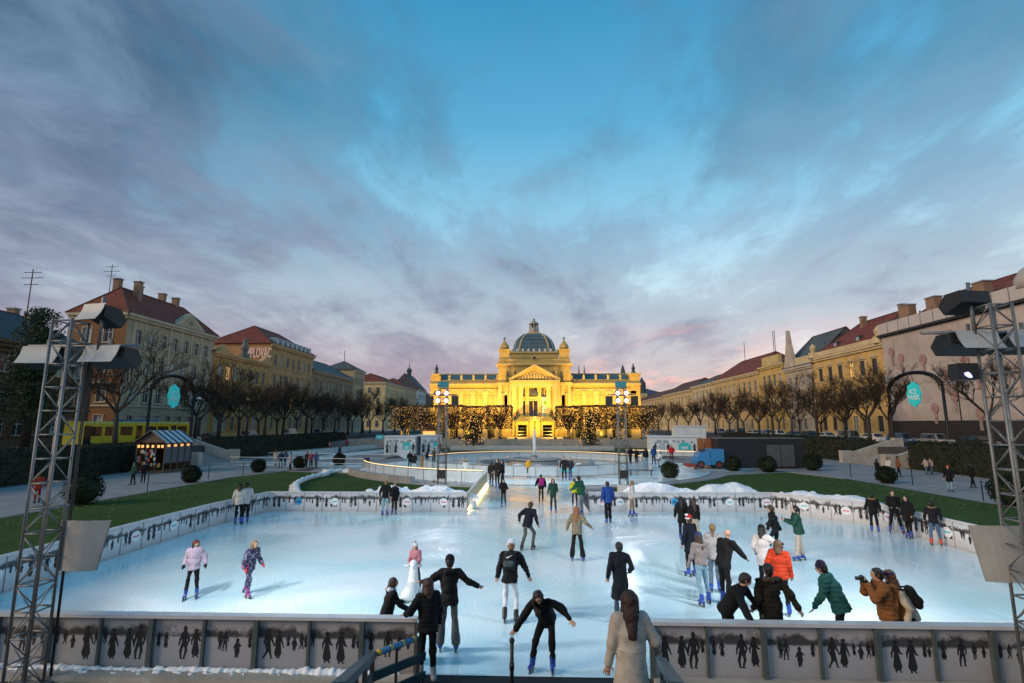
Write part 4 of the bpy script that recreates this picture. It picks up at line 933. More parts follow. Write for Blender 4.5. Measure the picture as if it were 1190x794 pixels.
# portico
po = thing('portico', '', '', (0, -D + 1.2, 0)); po.parent = pav; del po['label']; del po['category']
zw = ZC - .3
def openings_wall(x0, x1, z0, z1, ops, y0, y1, m, name, par, ends=True):
    xs = sorted({x0, x1, *[v for o_ in ops for v in o_[:2]]}); zs = sorted({z0, z1, *[v for o_ in ops for v in o_[2:]]}); mb = MB()
    for a_, b_ in zip(xs, xs[1:]):
        for c, d_ in zip(zs, zs[1:]):
            cxm, czm = (a_ + b_) / 2, (c + d_) / 2
            if any(o_[0] < cxm < o_[1] and o_[2] < czm < o_[3] for o_ in ops): continue
            mb.add([(a_, y0, c), (b_, y0, c), (b_, y0, d_), (a_, y0, d_)], [(0, 1, 2, 3)])
    for o_ in ops:
        a_, b_, c, d_ = o_
        mb.add([(a_, y0, c), (b_, y0, c), (b_, y0, d_), (a_, y0, d_), (a_, y1, c), (b_, y1, c), (b_, y1, d_), (a_, y1, d_)], [(0, 1, 5, 4), (1, 2, 6, 5), (2, 3, 7, 6), (3, 0, 4, 7)])
    if ends: mb.add([(x0, y0, z0), (x0, y0, z1), (x0, y1 + 1, z1), (x0, y1 + 1, z0)], [(0, 1, 2, 3)]); mb.add([(x1, y0, z0), (x1, y0, z1), (x1, y1 + 1, z1), (x1, y1 + 1, z0)], [(0, 3, 2, 1)])
    return mb.build(name, m, par)
zA, zB_, zC_, zD_ = zp(485), zp(468), zp(463.5), zp(454)
ops = []
for cxp, hw in ((607.5, 3.4), (619.5, 4.6), (631.5, 3.6)):
    x0, x1 = xp(cxp - hw), xp(cxp + hw); ops += [(x0, x1, zA, zB_), (x0, x1, zC_, zD_)]
openings_wall(-HP, HP, 0, zw, ops, -2.2, -1.6, m_py, 'wall', po)
for i, o_ in enumerate(ops):
    g = MB().box((o_[0] + .05, -1.72, o_[2] + .05), (o_[1] - .05, -1.68, o_[3] - .05)).build('window', m_pdk if i % 2 == 0 else mat('pav_upper_glass', (.16, .13, .05), .2), po)
    MB().box(((o_[0] + o_[1]) / 2 - .06, -1.80, o_[2]), ((o_[0] + o_[1]) / 2 + .06, -1.73, o_[3])).build('mullion', m_pt, g)
    fr = MB(); w_ = .22
    fr.box((o_[0] - w_, -2.32, o_[2] - w_), (o_[0], -2.2, o_[3] + w_)).box((o_[1], -2.32, o_[2] - w_), (o_[1] + w_, -2.2, o_[3] + w_)).box((o_[0], -2.32, o_[3]), (o_[1], -2.2, o_[3] + w_)); fr.build('window_frame', m_pt, g)
cr = MB().lathe([(.7, 0), (.9, .5), (.6, 1.0), (.3, 1.3)], (0, -2.3, zC_ + .2), 8, 1, .3).build('coat_of_arms', mat('bronze', (.06, .08, .075), .5), po)
bn = MB().box((xp(628.5), -2.42, zp(485.5)), (xp(635.8), -2.36, zp(464))).build('banner', mat('banner_white', (.72, .74, .62), .7), po)
MB().lathe([(.5, 0), (.5, .03)], n=10).build('banner_mark', mat('banner_green', (.12, .30, .05), .7), bn).matrix_local = Matrix.Translation((xp(632), -2.43, zp(470))) @ Matrix.Rotation(R(90), 4, 'X')
for k in range(4): MB().box((xp(630.5), -2.44, zp(478) - k * .45), (xp(633.5), -2.421, zp(478) - k * .45 + .18)).build('banner_text', mat('banner_green', (.12, .30, .05), .7), bn)
for s in (-1, 1):
    for q in (HP - .45, HP - 2.0): p = MB().box((s * q - .45, -2.75, 5.4), (s * q + .45, -2.2, zw - 1.2)).build('column', m_pt, po); MB().box((s * q - .6, -2.9, zw - 2.0), (s * q + .6, -2.19, zw - 1.2)).build('capital', m_pt, p)
MB().box((-HP - .3, -3.0, zw - 1.2), (HP + .3, -2.19, zw - .2)).build('entablature', m_pt, po); MB().box((-HP - .6, -3.3, zw - .2), (HP + .6, -1.6, zw + .25)).build('cornice', m_pt, po)
za = zp(432)
MB().prism([(-HP - .4, zw + .26), (HP + .4, zw + .26), (0, za)], -2.6, -1.0, 1).build('tympanum', m_py, po)
for s in (-1, 1): MB().beam((s * (HP + .7), -2.3, zw + .35), (0, -2.3, za + .35), 1.6, .55).build('raking_cornice', m_pt, po)
rr = random.Random(4)
for k in range(13):
    x = (k - 6) * HP * .13; hh = (1 - abs(x) / HP) * (za - zw) * .62; MB().lathe([(.3, 0), (.36, hh * .5), (.2, hh * .7), (.22, hh * .9), (.05, hh)], (x, -2.65, zw + .3), 7).build('relief_figure', m_pt, po, True)
MB().box((-HP - .1, -4.4, zp(489.5)), (HP + .1, -2.2, zp(489.5) + .35)).build('balcony', m_pt, po); bl = MB().box((-HP, -4.3, zp(486) - .15), (HP, -4.1, zp(486) + .05)).build('balustrade', m_pt, po)
for k in range(26): x = -HP + .2 + k * (2 * HP - .4) / 25; MB().lathe([(.09, 0), (.15, .25), (.08, .5), (.1, .62)], (x, -4.2, zp(489.5) + .35), 6).build('baluster', m_pt, bl)
for s in (-1, 1): MB().box((s * HP * .92 - .5, -4.5, zp(490)), (s * HP * .92 + .5, -3.9, zp(485))).build('balcony_pier', mat('bronze', (.06, .08, .075), .5), po)
for s in (-1, 1):
    x = s * HP * .55
    c = MB().prism([(x - 1.75, 4.0), (x + 1.75, 4.0), (x + .3, 5.3), (x - .3, 5.3)], -6.2, -2.2, 1).build('canopy', mat('canopy_iron', (.05, .045, .03), .5), po)
    for u in (-1.5, 1.5): MB().tube([(x + u, -6.0, 0), (x + u, -6.0, 4.0)], .09, 6).build('canopy_post', m_iron, po)
    MB().box((x - 1.0, -2.26, 0), (x + 1.0, -2.19, 3.2)).build('door', m_pdk, po)
MB().prism([(1.15 * math.cos(a_), 2.6 + 1.1 * math.sin(a_)) for a_ in [math.pi * k / 10 for k in range(11)]] + [(-1.15, .2), (1.15, .2)], -2.3, -2.19, 1).build('niche', m_pt, po)
for k in range(6): MB().box((-HP, -2.26, .4 + k * .72), (HP, -2.2, .4 + k * .72 + .6)).build('rustication', m_py, po)
for k in range(4): MB().box((-HP - 1, -7.4 + k * .5, 0), (HP + 1, -4.9, .16 * (k + 1))).build('step', m_stone, po)
# flood lamps standing on the terrace
FL = mat('flood_face', (1, .8, .3), .4, emit=(1, .70, .12), estr=9); FL.cycles.emission_sampling = 'NONE'
for i, (x, y, e, up) in enumerate(((-24, 114.8, 8500, 13), (-15.5, 114.8, 8500, 13), (-9, 114.8, 8000, 15), (10.5, 114.8, 8000, 15), (17, 114.8, 8500, 13), (25.5, 114.8, 8500, 13), (-3.2, 108.5, 13000, 14), (4.8, 108.5, 13000, 14))):
    t = thing('flood_lamp', 'small ground flood lamp before the yellow pavilion, %s from the left' % ('first second third fourth fifth sixth seventh eighth'.split()[sorted((-24, -15.5, -9, 10.5, 17, 25.5, -3.2, 4.8)).index(x)]), 'lamp', (x, y, ZB), 0, 'flood lamps of the pavilion')
    hb_ = MB().box((-.3, -.2, .25), (.3, .2, .7)).build('housing', m_house, t); hb_.rotation_euler = (R(30), 0, 0); MB().box((-.27, .2, .28), (.27, .23, .67)).build('lamp_face', FL, hb_); MB().tube([(0, 0, 0), (0, 0, .4)], .04, 6).build('stand', m_house, t)
    spot('pavilion_flood', (x, y + .4, ZB + .8), (x * .97, YP - 5, up), e, 104, (1, .60, .085), .3, 1.0)
spot('pavilion_flood', (PC - 8, YP - 5.2, ZC + ZB + 1.0), (PC, YP - 2, ZB + ZD), 8000, 120, (1, .62, .09), .3, .8); spot('pavilion_flood', (PC + 8, YP - 5.2, ZC + ZB + 1.0), (PC, YP - 2, ZB + ZD), 8000, 120, (1, .62, .09), .3, .8)

# ================================================================== BUILDINGS
m_glass = mat('window_glass', (.035, .045, .055), .12, spec=.6); m_glass2 = mat('window_glass_blind', (.34, .38, .40), .35); m_lit = mat('window_lit', (.5, .3, .1), .4, emit=(1, .55, .18), estr=.6)
m_frame = mat('window_frame_white', (.55, .55, .53), .6); m_framed = mat('window_frame_dark', (.07, .055, .045), .6)
def roof_mat(name, col):
    m = mat(name, col, .8); t, p = tweak(m); tc = nn(t, 'ShaderNodeTexCoord')
    wv = nn(t, 'ShaderNodeTexWave'); wv.bands_direction = 'Z'; wv.inputs['Scale'].default_value = 1.6; wv.inputs['Distortion'].default_value = .6; wv.inputs['Detail'].default_value = 2
    n = nn(t, 'ShaderNodeTexNoise'); n.inputs['Scale'].default_value = .9; n.inputs['Detail'].default_value = 8
    for q in (wv, n): t.links.new(tc.outputs['Object'], q.inputs['Vector'])
    r = nn(t, 'ShaderNodeMapRange'); r.inputs[1].default_value = .3; r.inputs[2].default_value = .7; r.inputs[3].default_value = .6; r.inputs[4].default_value = 1.35; t.links.new(n.outputs['Fac'], r.inputs[0])
    x = nn(t, 'ShaderNodeMix', data_type='RGBA', blend_type='MULTIPLY'); x.inputs[0].default_value = 1; x.inputs[6].default_value = (*col, 1); t.links.new(r.outputs[0], x.inputs[7]); t.links.new(x.outputs[2], p.inputs['Base Color'])
    b = nn(t, 'ShaderNodeBump'); b.inputs['Strength'].default_value = .8; b.inputs['Distance'].default_value = .08; t.links.new(wv.outputs['Fac'], b.inputs['Height']); t.links.new(b.outputs[0], p.inputs['Normal'])
    return m
m_red = roof_mat('roof_tile_red', (.20, .045, .025)); m_slate = roof_mat('roof_slate', (.09, .11, .12)); m_brownroof = roof_mat('roof_tile_brown', (.11, .05, .035))
m_blueroof = roof_mat('roof_sheet', (.055, .07, .08))
def wallm(name, col):
    if name in MATS: return MATS[name]
    f_ = min(1.3, .60 / max(col)); col = tuple(c * f_ for c in col)
    return mat(name, col, .85, var=.20, vscale=.45, bump=.35, bscale=3)
WM = {}
def window_meshes(w_, h_, style, mt):
    k = (round(w_, 2), round(h_, 2), style, mt.name)
    if k in WM: return WM[k]
    s = MB(); f = .16
    s.box((-w_ / 2 - f, -.07, -.02), (-w_ / 2, .0, h_ + f)).box((w_ / 2, -.07, -.02), (w_ / 2 + f, .0, h_ + f)).box((-w_ / 2, -.07, h_), (w_ / 2, 0, h_ + f)).box((-w_ / 2 - f - .08, -.2, -.2), (w_ / 2 + f + .08, 0, -.021))
    if style == 'ped': s.prism([(-w_ / 2 - .4, h_ + .45), (w_ / 2 + .4, h_ + .45), (0, h_ + 1.0)], -.24, 0, 1); s.box((-w_ / 2 - .4, -.22, h_ + .3), (w_ / 2 + .4, 0, h_ + .449))
    if style == 'lintel': s.box((-w_ / 2 - .35, -.22, h_ + .32), (w_ / 2 + .35, 0, h_ + .52))
    if style == 'arch': s.prism([((w_ / 2 + .25) * math.cos(a), h_ + .05 + .75 * math.sin(a)) for a in [math.pi * q / 8 for q in range(9)]], -.16, 0, 1)
    a = s.mesh('window'); a.materials.append(mt)
    fr = MB(); t_ = .07
    fr.box((-w_ / 2, .13, 0), (-w_ / 2 + t_, .19, h_)).box((w_ / 2 - t_, .13, 0), (w_ / 2, .19, h_)).box((-t_ / 2, .13, 0), (t_ / 2, .19, h_)).box((-w_ / 2, .132, h_ * .66), (w_ / 2, .188, h_ * .66 + t_)).box((-w_ / 2, .134, 0), (w_ / 2, .186, t_)).box((-w_ / 2, .134, h_ - t_), (w_ / 2, .186, h_))
    b = fr.mesh('frame'); p = MB().box((-w_ / 2, .20, 0), (w_ / 2, .22, h_)).mesh('pane')
    WM[k] = (a, b, p); return WM[k]
PANES = {}
def pane_mesh(p, m):
    k = (p.name, m.name)
    if k not in PANES: q = p.copy(); q.materials.append(m); PANES[k] = q
    return PANES[k]
def frame_mesh(p, m): return pane_mesh(p, m)
def facade(root, loc, rz, width, height, rows, n, mw, mt, seed=0, margin=1.2, pil=False, fr=None, ends=True):
    """one storeyed wall; rows: (z, h, w, style)"""
    rr = random.Random(seed); st = (width - 2 * margin) / n; ops = []
    for (z, h_, w_, sty) in rows:
        for k in range(n):
            c = -width / 2 + margin + st * (k + .5)
            ops.append((c - w_ / 2, c + w_ / 2, z, z + h_, sty, w_, h_, k))
    wl = openings_wall(-width / 2, width / 2, 0, height, [o_[:4] for o_ in ops], 0, .35, mw, 'wall', root, ends)
    wl.location = loc; wl.rotation_euler = (0, 0, rz); Rz = Matrix.Rotation(rz, 3, 'Z')
    for o_ in ops:
        c = (o_[0] + o_[1]) / 2; a, b, p = window_meshes(o_[5], o_[6], o_[4], mt)
        w_ = obj('window', a, None, root, Vector(loc) + Rz @ Vector((c, 0, o_[2])), (0, 0, rz))
        obj('frame', frame_mesh(b, fr or m_frame), None, w_); u = rr.random()
        obj('pane', pane_mesh(p, m_lit if u > .985 else m_glass2 if u > .66 else m_glass), None, w_)
    def bar(name, z0, z1, d, m=mt):
        q = MB().box((-width / 2 - d * .5, -d, z0), (width / 2 + d * .5, -.001, z1)).build(name, m, root); q.location = loc; q.rotation_euler = (0, 0, rz); return q
    bar('plinth', 0, .9, .12)
    for i, (z, h_, w_, sty) in enumerate(rows):
        if i == 1: bar('string_course', z - .75, z - .45, .2)
        elif i > 1: bar('string_course', z - .62, z - .47, .12)
    bar('cornice', height - .9, height - .45, .35); bar('cornice', height - .45, height, .6)
    if pil:
        for k in range(n + 1):
            c = -width / 2 + margin + st * k
            if k in (0, n): c += .35 if k == 0 else -.35
            q = MB().box((c - .26, -.11, rows[1][0] - .44), (c + .26, -.001, height - .91)).build('pilaster', mt, root); q.location = loc; q.rotation_euler = (0, 0, rz)
    return wl
def hip_roof(root, x0, x1, y0, y1, z, h, m, ov=.6, hip=.8, flat=0.0, gable=False):
    X0, X1, Y0, Y1 = x0 - ov, x1 + ov, y0 - ov, y1 + ov; c = (x0 + x1) / 2; d = (X1 - X0) / 2 * hip
    if gable: d = .01
    v = [(X0, Y0, z), (X1, Y0, z), (X1, Y1, z), (X0, Y1, z), (c - flat, Y0 + d, z + h), (c + flat, Y0 + d, z + h), (c + flat, Y1 - d, z + h), (c - flat, Y1 - d, z + h)]
    mb = MB().add(v, [(0, 1, 5, 4), (1, 2, 6, 5), (2, 3, 7, 6), (3, 0, 4, 7), (4, 5, 6, 7), (0, 3, 2, 1)])
    r = mb.build('roof', m, root)
    rb = MB()
    for a, b in ((0, 4), (1, 5), (2, 6), (3, 7), (4, 7)): rb.tube([v[a], v[b]], .14, 6)
    rb.build('ridge_tile', m_brownroof, r); return r
def chimney(root, x, y, z, h, w_=1.1, d=.8):
    c = MB().box((x - w_ / 2, y - d / 2, z), (x + w_ / 2, y + d / 2, z + h)).build('chimney', m_chim, root); MB().box((x - w_ / 2 - .12, y - d / 2 - .12, z + h), (x + w_ / 2 + .12, y + d / 2 + .12, z + h + .2)).build('chimney_cap', m_conc, root)
m_chim = wallm('chimney_brick', (.22, .14, .09))
X0 = 65.0; ZS = 1.93
def block(name, label, side, y0, y1, ze, mw, mt, roof, rh, n, rows, seed, depth=16, south=0, pil=False, hip=.8, flat=0., gable=False, srows=None, fr=None, cat='building', sw=None):
    yc = (y0 + y1) / 2; t = thing(name, label, cat, (side * X0, yc, ZS), 0, 'houses along the square'); H_ = ze - ZS; L_ = y1 - y0
    facade(t, (0, 0, 0), R(90) if side < 0 else R(-90), L_, H_, rows, n, mw, mt, seed, pil=pil, fr=fr)
    xo = side * depth
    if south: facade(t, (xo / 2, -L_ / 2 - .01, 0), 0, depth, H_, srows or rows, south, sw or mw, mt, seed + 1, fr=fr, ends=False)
    else: MB().box((min(0, xo) + .02, -L_ / 2 - .02, 0), (max(0, xo) - .02, -L_ / 2, H_)).build('side_wall', sw or mw, t)
    MB().add([(xo, -L_ / 2, 0), (xo, L_ / 2, 0), (xo, L_ / 2, H_), (xo, -L_ / 2, H_)], [(0, 1, 2, 3)]).build('back_wall', mw, t); MB().add([(0, L_ / 2, 0), (xo, L_ / 2, 0), (xo, L_ / 2, H_), (0, L_ / 2, H_)], [(0, 1, 2, 3)]).build('side_wall', mw, t)
    rf = hip_roof(t, min(0, xo), max(0, xo), -L_ / 2, L_ / 2, H_ + .01, rh, roof, hip=hip, flat=flat, gable=gable) if rh else None
    return t, rf, H_, L_
def four(h, z1=1.4, sty=('flat', 'ped', 'lintel', 'flat'), ww=1.45):
    f = (h - 1.4) / 4; return [(z1 + f * i + (0 if i else 0), f * .56 if i < 3 else f * .50, ww, sty[i]) for i in range(4)]
def three(h, sty=('flat', 'ped', 'lintel'), ww=1.6):
    f = (h - 1.4) / 3; return [(1.3 + f * i, f * .54, ww, sty[i]) for i in range(3)]
# ---- left row
mA = wallm('wall_grey_beige', (.30, .25, .17)); mAt = wallm('trim_grey_beige', (.36, .31, .22)); mAs = wallm('wall_rust_shaded', (.17, .08, .032))  # mAs: rust side wall, its colour also darkened for the shade there
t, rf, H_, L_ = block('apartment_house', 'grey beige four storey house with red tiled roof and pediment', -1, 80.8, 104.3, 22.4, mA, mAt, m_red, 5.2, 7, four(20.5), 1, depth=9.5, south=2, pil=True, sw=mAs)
MB().prism([(-1.5, H_ + .02), (8.0, H_ + .02), (3.2, H_ + 3.0)], -.7, .45, 0).build('pediment', mAt, t); MB().prism([(.3, H_ + .4), (6.2, H_ + .4), (3.2, H_ + 2.3)], .45, .5, 0).build('tympanum', mA, t); MB().prism([(2.4, H_ + .8), (4.0, H_ + .8), (3.2, H_ + 1.7)], .5, .54, 0).build('gable_window', m_glass, t)
for y, x in ((-8.0, -5.5), (-3, -5.6), (-6.0, -3.4), (2.5, -5.2), (6.0, -5.0)): chimney(rf, x, y, H_ + .6, 6.0)
ant = MB().tube([(-6, -9, H_ + 2), (-6, -9, H_ + 9)], .06, 5)
for z, l in ((10.2, 1.0), (9.4, 1.4), (8.6, .8)): ant.tube([(-6 - l, -9, H_ + z - 1.6), (-6 + l, -9, H_ + z - 1.6)], .04, 4)
ant.build('antenna', m_dark, rf)
bl = MB().box((-8.5, -L_ / 2 - 1.2, 9.0), (-1.5, -L_ / 2 - .05, 9.25)).build('balcony', mAt, t)
for k in range(12): MB().box((-8.4 + .6 * k, -L_ / 2 - 1.15, 9.25), (-8.34 + .6 * k, -L_ / 2 - 1.1, 10.2)).build('baluster', m_iron, bl)
mB = wallm('wall_ochre', (.33, .19, .06)); mBt = wallm('trim_ochre', (.40, .26, .11))
t, rf, H_, L_ = block('palace_house', 'ochre ornate house with statue on its cornice left of the rooftop sign', -1, 104.35, 127.5, 19.4, mB, mBt, m_brownroof, .6, 7, three(17.5, ('arch', 'ped', 'arch')), 2, pil=True, flat=6, hip=.2)
MB().lathe([(1.2, 0), (1.2, 1.2), (.6, 1.4), (.9, 2.6), (.6, 3.6), (.5, 4.0), (.45, 4.7), (.1, 5.0)], (-1.2, 2.0, H_), 9).build('statue', mat('stone_statue', (.16, .16, .14), .7), t)
for y in (-8.5, 9.5): MB().prism([(y - 2.6, H_ + .02), (y + 2.6, H_ + .02), (y, H_ + 1.8)], -.6, .5, 0).build('pediment', mBt, t)
MB().box((.05, -11.5, 8.0), (1.3, 11.5, 8.4)).build('balcony', mBt, t); bb = MB().box((1.15, -11.5, 9.3), (1.3, 11.5, 9.45)).build('balustrade', mBt, t)
for k in range(34): MB().box((1.17, -11.4 + .69 * k, 8.4), (1.28, -11.2 + .69 * k, 9.3)).build('baluster', mBt, bb)
mC = wallm('wall_tan', (.33, .21, .10))
t, rf, H_, L_ = block('corner_house', 'tall tan house with red roof, blue dormers and a pale rooftop sign', -1, 127.55, 153.5, 24.6, mC, mBt, m_red, 5.6, 7, four(22.7, sty=('flat', 'lintel', 'ped', 'flat')), 3, sw=wallm('wall_party', (.36, .20, .09)))
text_mesh('AMPLOVAC', 3.5, mat('sign_pink', (.75, .55, .52), .5, emit=(1, .62, .55), estr=.12), t, (-3.3, -L_ / 2 - .25, 20.1), (R(90), 0, 0), .06, 'roof_sign', .40)
for k in range(8):
    y = -9.8 + 2.8 * k; d_ = MB().box((-1.8, y - .9, H_ + .3), (.1, y + .9, H_ + 1.9)).build('dormer', mat('dormer_blue', (.20, .30, .36), .5), rf); MB().box((.1, y - .6, H_ + .6), (.14, y + .6, H_ + 1.6)).build('pane', m_glass2, d_)
mD = wallm('wall_brown', (.20, .145, .085))
t, rf, H_, L_ = block('row_house', 'brown house with long slate roof behind the dark trees', -1, 153.6, 190, 20.6, mD, wallm('trim_brown', (.26, .2, .13)), m_slate, 5.0, 10, three(18.6), 4)
t, rf, H_, L_ = block('tower_house', 'square cream corner tower with low pyramid roof', -1, 190.05, 202, 24.5, wallm('wall_cream_dim', (.34, .28, .17)), mAt, m_slate, 3.6, 4, four(22.6), 5, depth=12, hip=.95)
MB().tube([(-6, 0, H_ + 3), (-6, 0, H_ + 8)], .12, 5).build('spire', m_dark, rf)
mE = wallm('wall_yellow_pale', (.47, .38, .20))
t, rf, H_, L_ = block('corner_house', 'pale yellow corner house with flat attic and red roof', -1, 232, 268, 23.2, mE, wallm('trim_cream', (.5, .43, .3)), m_red, 4.5, 8, four(21.3), 6, south=4, depth=18)
t, rf, H_, L_ = block('row_house', 'beige row house with red roof further along the left street', -1, 268.1, 296, 23.5, wallm('wall_beige2', (.38, .30, .19)), mAt, m_red, 5, 6, four(21.6), 7)
t, rf, H_, L_ = block('wrapped_house', 'far left house under pale blue sheeting', -1, 300, 322, 24.5, mat('sheet_blue', (.50, .60, .64), .7, var=.1, vscale=.3), mAt, m_slate, 9, 5, four(22.5), 8, gable=True)
MB().lathe([(1.3, 0), (1.3, 3), (1.8, 3.2), (1.4, 4.5), (.3, 5.5), (.1, 9)], (-8, 0, H_ + 8), 10).build('roof_turret', m_slate, rf)
t, rf, H_, L_ = block('row_house', 'greyish house near the end of the left street', -1, 324, 366, 21.5, wallm('wall_grey', (.26, .24, .21)), mAt, m_brownroof, 5, 8, four(19.5), 9)
t, rf, H_, L_ = block('row_house', 'far pale house closing the left street', -1, 366.1, 430, 20.5, wallm('wall_pale', (.33, .29, .24)), mAt, m_red, 5, 9, four(18.5), 10)
# near-left low house
t = thing('corner_house', 'dim brown house with grey sheet roof behind the left truss', 'building', (-62, 62, ZS), R(0), 'houses along the square')
mF = wallm('wall_brown_dark', (.085, .045, .02)); facade(t, (0, 0, 0), R(90), 20, 12.6, three(12.6), 7, mF, wallm('trim_dark', (.10, .065, .035)), 21); facade(t, (-7, -10.01, 0), 0, 14, 12.6, three(12.6), 4, mF, wallm('trim_dark', (.10, .065, .035)), 22, ends=False)
rf = hip_roof(t, -14, 0, -10, 10, 12.62, 4.6, m_blueroof)
for i, (x, y, h) in enumerate(((-9, -7, 6.5), (-10, 1, 9.5), (-4, 3, 8.0))):
    a = MB().tube([(x, y, 14), (x, y, 15 + h)], .07, 5)
    for q, l in ((.3, 1.2), (.8, 1.5), (1.4, 1.0)): a.tube([(x - l, y, 15 + h - q * 1.5), (x + l, y, 15 + h - q * 1.5)], .045, 4)
    a.build('antenna', m_dark, rf)
for x, y in ((-5, -4), (-9, 6)): chimney(rf, x, y, 13.2, 5)
# ---- right row
t, rf, H_, L_ = (None,) * 4
t = thing('wrapped_house', 'house wrapped in grey printed sheeting under repair on the right', 'building', (X0, 80.5, ZS), 0, 'houses along the square')
H_ = 20.4 - ZS; L_ = 34.4
m_tarp = mat('tarp', (.46, .40, .37), .8, var=.16, vscale=.25, bump=.5, bscale=.8)
MB().box((0, -L_ / 2, 0), (16, L_ / 2, H_)).build('wall', wallm('wall_grey', (.26, .24, .21)), t)
nn_ = 12
for k in range(nn_):
    for j in range(5):
        y0_, y1_ = -L_ / 2 + k * L_ / nn_, -L_ / 2 + (k + 1) * L_ / nn_; z0_, z1_ = 3.2 + j * 3.02, 3.2 + (j + 1) * 3.02; b_ = .05 * ((k * 7 + j * 3) % 4)
        MB().add([(-.6, y0_ + .01, z0_ + .01), (-.6, y1_ - .01, z0_ + .01), (-.6, y1_ - .01, z1_ - .01), (-.6, y0_ + .01, z1_ - .01), (-.62 - b_, (y0_ + y1_) / 2, (z0_ + z1_) / 2)], [(0, 1, 4), (1, 2, 4), (2, 3, 4), (3, 0, 4)]).build('sheet', m_tarp, t)
m_tp = mat('tarp_print', (.37, .22, .205), .8, var=.3, vscale=1.5)
rr = random.Random(12)
for k, (y, z) in enumerate([(12.5, 14), (10.6, 9), (7.5, 13.2), (6.2, 5.2), (3.4, 10.4), (1.2, 16.2), (2.0, 6.8), (-.8, 12), (-3.2, 8.2), (-2.2, 4.2), (-6.2, 5.6), (-6.6, 14.5), (14.8, 15.4), (-9.4, 9.6), (-12.2, 13.2)]):
    pr = MB().prism([(y + .75 * math.cos(q * .524), z + .85 * math.sin(q * .524)) for q in range(12)], -.80, -.79, 0).build('sheet_print', m_tp, t)
    MB().prism([(y - .35, z - 2.5), (y + .3, z - 2.4), (y + .25, z - .9), (y - .3, z - .9)], -.803, -.793, 0).build('print_stem', mat('tarp_print2', (.36, .27, .255), .8, var=.3, vscale=2), pr)
m_pb = mat('parapet_board', (.52, .48, .46), .7, var=.1, vscale=.4)
for k in range(13):
    y0_ = -L_ / 2 - .5 + k * 2.7; MB().box((-1.0, y0_ + .04, H_ + .35), (-.9, y0_ + 2.66, H_ + 2.3)).build('parapet_board', m_pb, t); MB().box((-1.05, y0_ - .06, H_ - .2), (-.84, y0_ + .03, H_ + 2.7)).build('parapet_post', m_steel, t)
MB().box((-1.3, -L_ / 2 - .6, H_ - .05), (.5, L_ / 2 + .3, H_ + .3)).build('eaves_deck', m_dark, t)
rf = hip_roof(t, 0, 16, -L_ / 2, L_ / 2, H_ + .02, 6.5, m_red)
MB().box((-.7, -L_ / 2, .02), (-.02, L_ / 2, 3.1)).build('ground_storey', mat('hoarding_dark', (.035, .03, .028), .8, var=.3), t)
for y in (13.5, 7.5, -2): chimney(rf, 2.2, y, H_ + 1.6, 3.4, 1.3, 2.0)
MB().lathe([(3.0, 0), (2.8, 1.4), (2.1, 2.6), (1.0, 3.4), (.2, 3.6)], (1.8, -11.5, H_ + 1.8), 14).build('canvas_dome', mat('canvas', (.42, .40, .38), .8, var=.1), t, True)
mG = wallm('wall_yellow', (.56, .37, .13)); mGt = wallm('trim_yellow', (.60, .48, .28))
t, rf, H_, L_ = block('palace_house', 'yellow palace with red roof next to the wrapped house', 1, 98.2, 123.0, 19.5, mG, mGt, m_red, 7.2, 6, three(17.5, ('flat', 'lintel', 'ped')), 31, fr=m_framed)
for y in (-11.6, 11.4): MB().lathe([(1.0, 0), (1.0, 1.2), (.5, 1.4), (.8, 2.4), (.2, 3.2)], (-.2, y, H_), 9).build('attic_urn', mGt, t)
MB().box((-.5, -L_ / 2, H_), (-.1, L_ / 2, H_ + 1.1)).build('attic', mGt, t)
for y in (-2, 6): 
    d_ = MB().box((1.8, y - .7, H_ + 1.6), (3.4, y + .7, H_ + 3.0)).build('roof_window', m_blueroof, rf); MB().box((1.76, y - .5, H_ + 1.9), (1.8, y + .5, H_ + 2.7)).build('pane', m_glass2, d_)
for y in (-9, 3): chimney(rf, 6.5, y, H_ + 5.2, 2.6)
t, rf, H_, L_ = block('gabled_house', 'grey stone house with steep pointed gable and slate roof', 1, 123.1, 136.5, 18.4, wallm('wall_stone_grey', (.36, .29, .22)), wallm('trim_stone_grey', (.40, .34, .27)), m_slate, 8.5, 4, three(16.4, ('flat', 'lintel', 'flat')), 32, gable=True)
MB().prism([(1.2, H_), (6.6, H_), (4.6, H_ + 6.2), (4.2, H_ + 9.6), (3.8, H_ + 9.6), (3.2, H_ + 6.2)], -.3, .6, 0).build('gable', wallm('trim_stone_grey', (.40, .34, .27)), t)
MB().box((-.2, -6.6, H_), (.5, 1.0, H_ + 2.2)).build('attic_window', mGt, t)
t, rf, H_, L_ = block('palace_house', 'ornate bright yellow house with arched windows on the right street', 1, 136.6, 151.5, 20.4, wallm('wall_yellow2', (.54, .35, .10)), wallm('trim_yellow2', (.60, .46, .2)), m_slate, 3.0, 4, three(18.4, ('flat', 'arch', 'arch')), 33, pil=True)
MB().box((-.3, -5, H_), (.6, 5, H_ + 2.4)).build('attic', wallm('trim_yellow2', (.60, .46, .2)), t)
t, rf, H_, L_ = block('row_house', 'yellow house with long red roof behind the bare trees', 1, 151.6, 190, 19.6, wallm('wall_yellow3', (.44, .30, .13)), mGt, m_red, 6.4, 9, three(17.5), 34)
for y in (-17, -16, 5): MB().tube([(6, y, H_ + 5), (6, y, H_ + 12)], .09, 5).build('antenna', m_dark, rf)
t, rf, H_, L_ = block('row_house', 'pale cream house with slate roof in the right row', 1, 190.1, 216, 19.4, wallm('wall_cream2', (.44, .35, .22)), mGt, m_slate, 4.0, 6, three(17.4), 35)
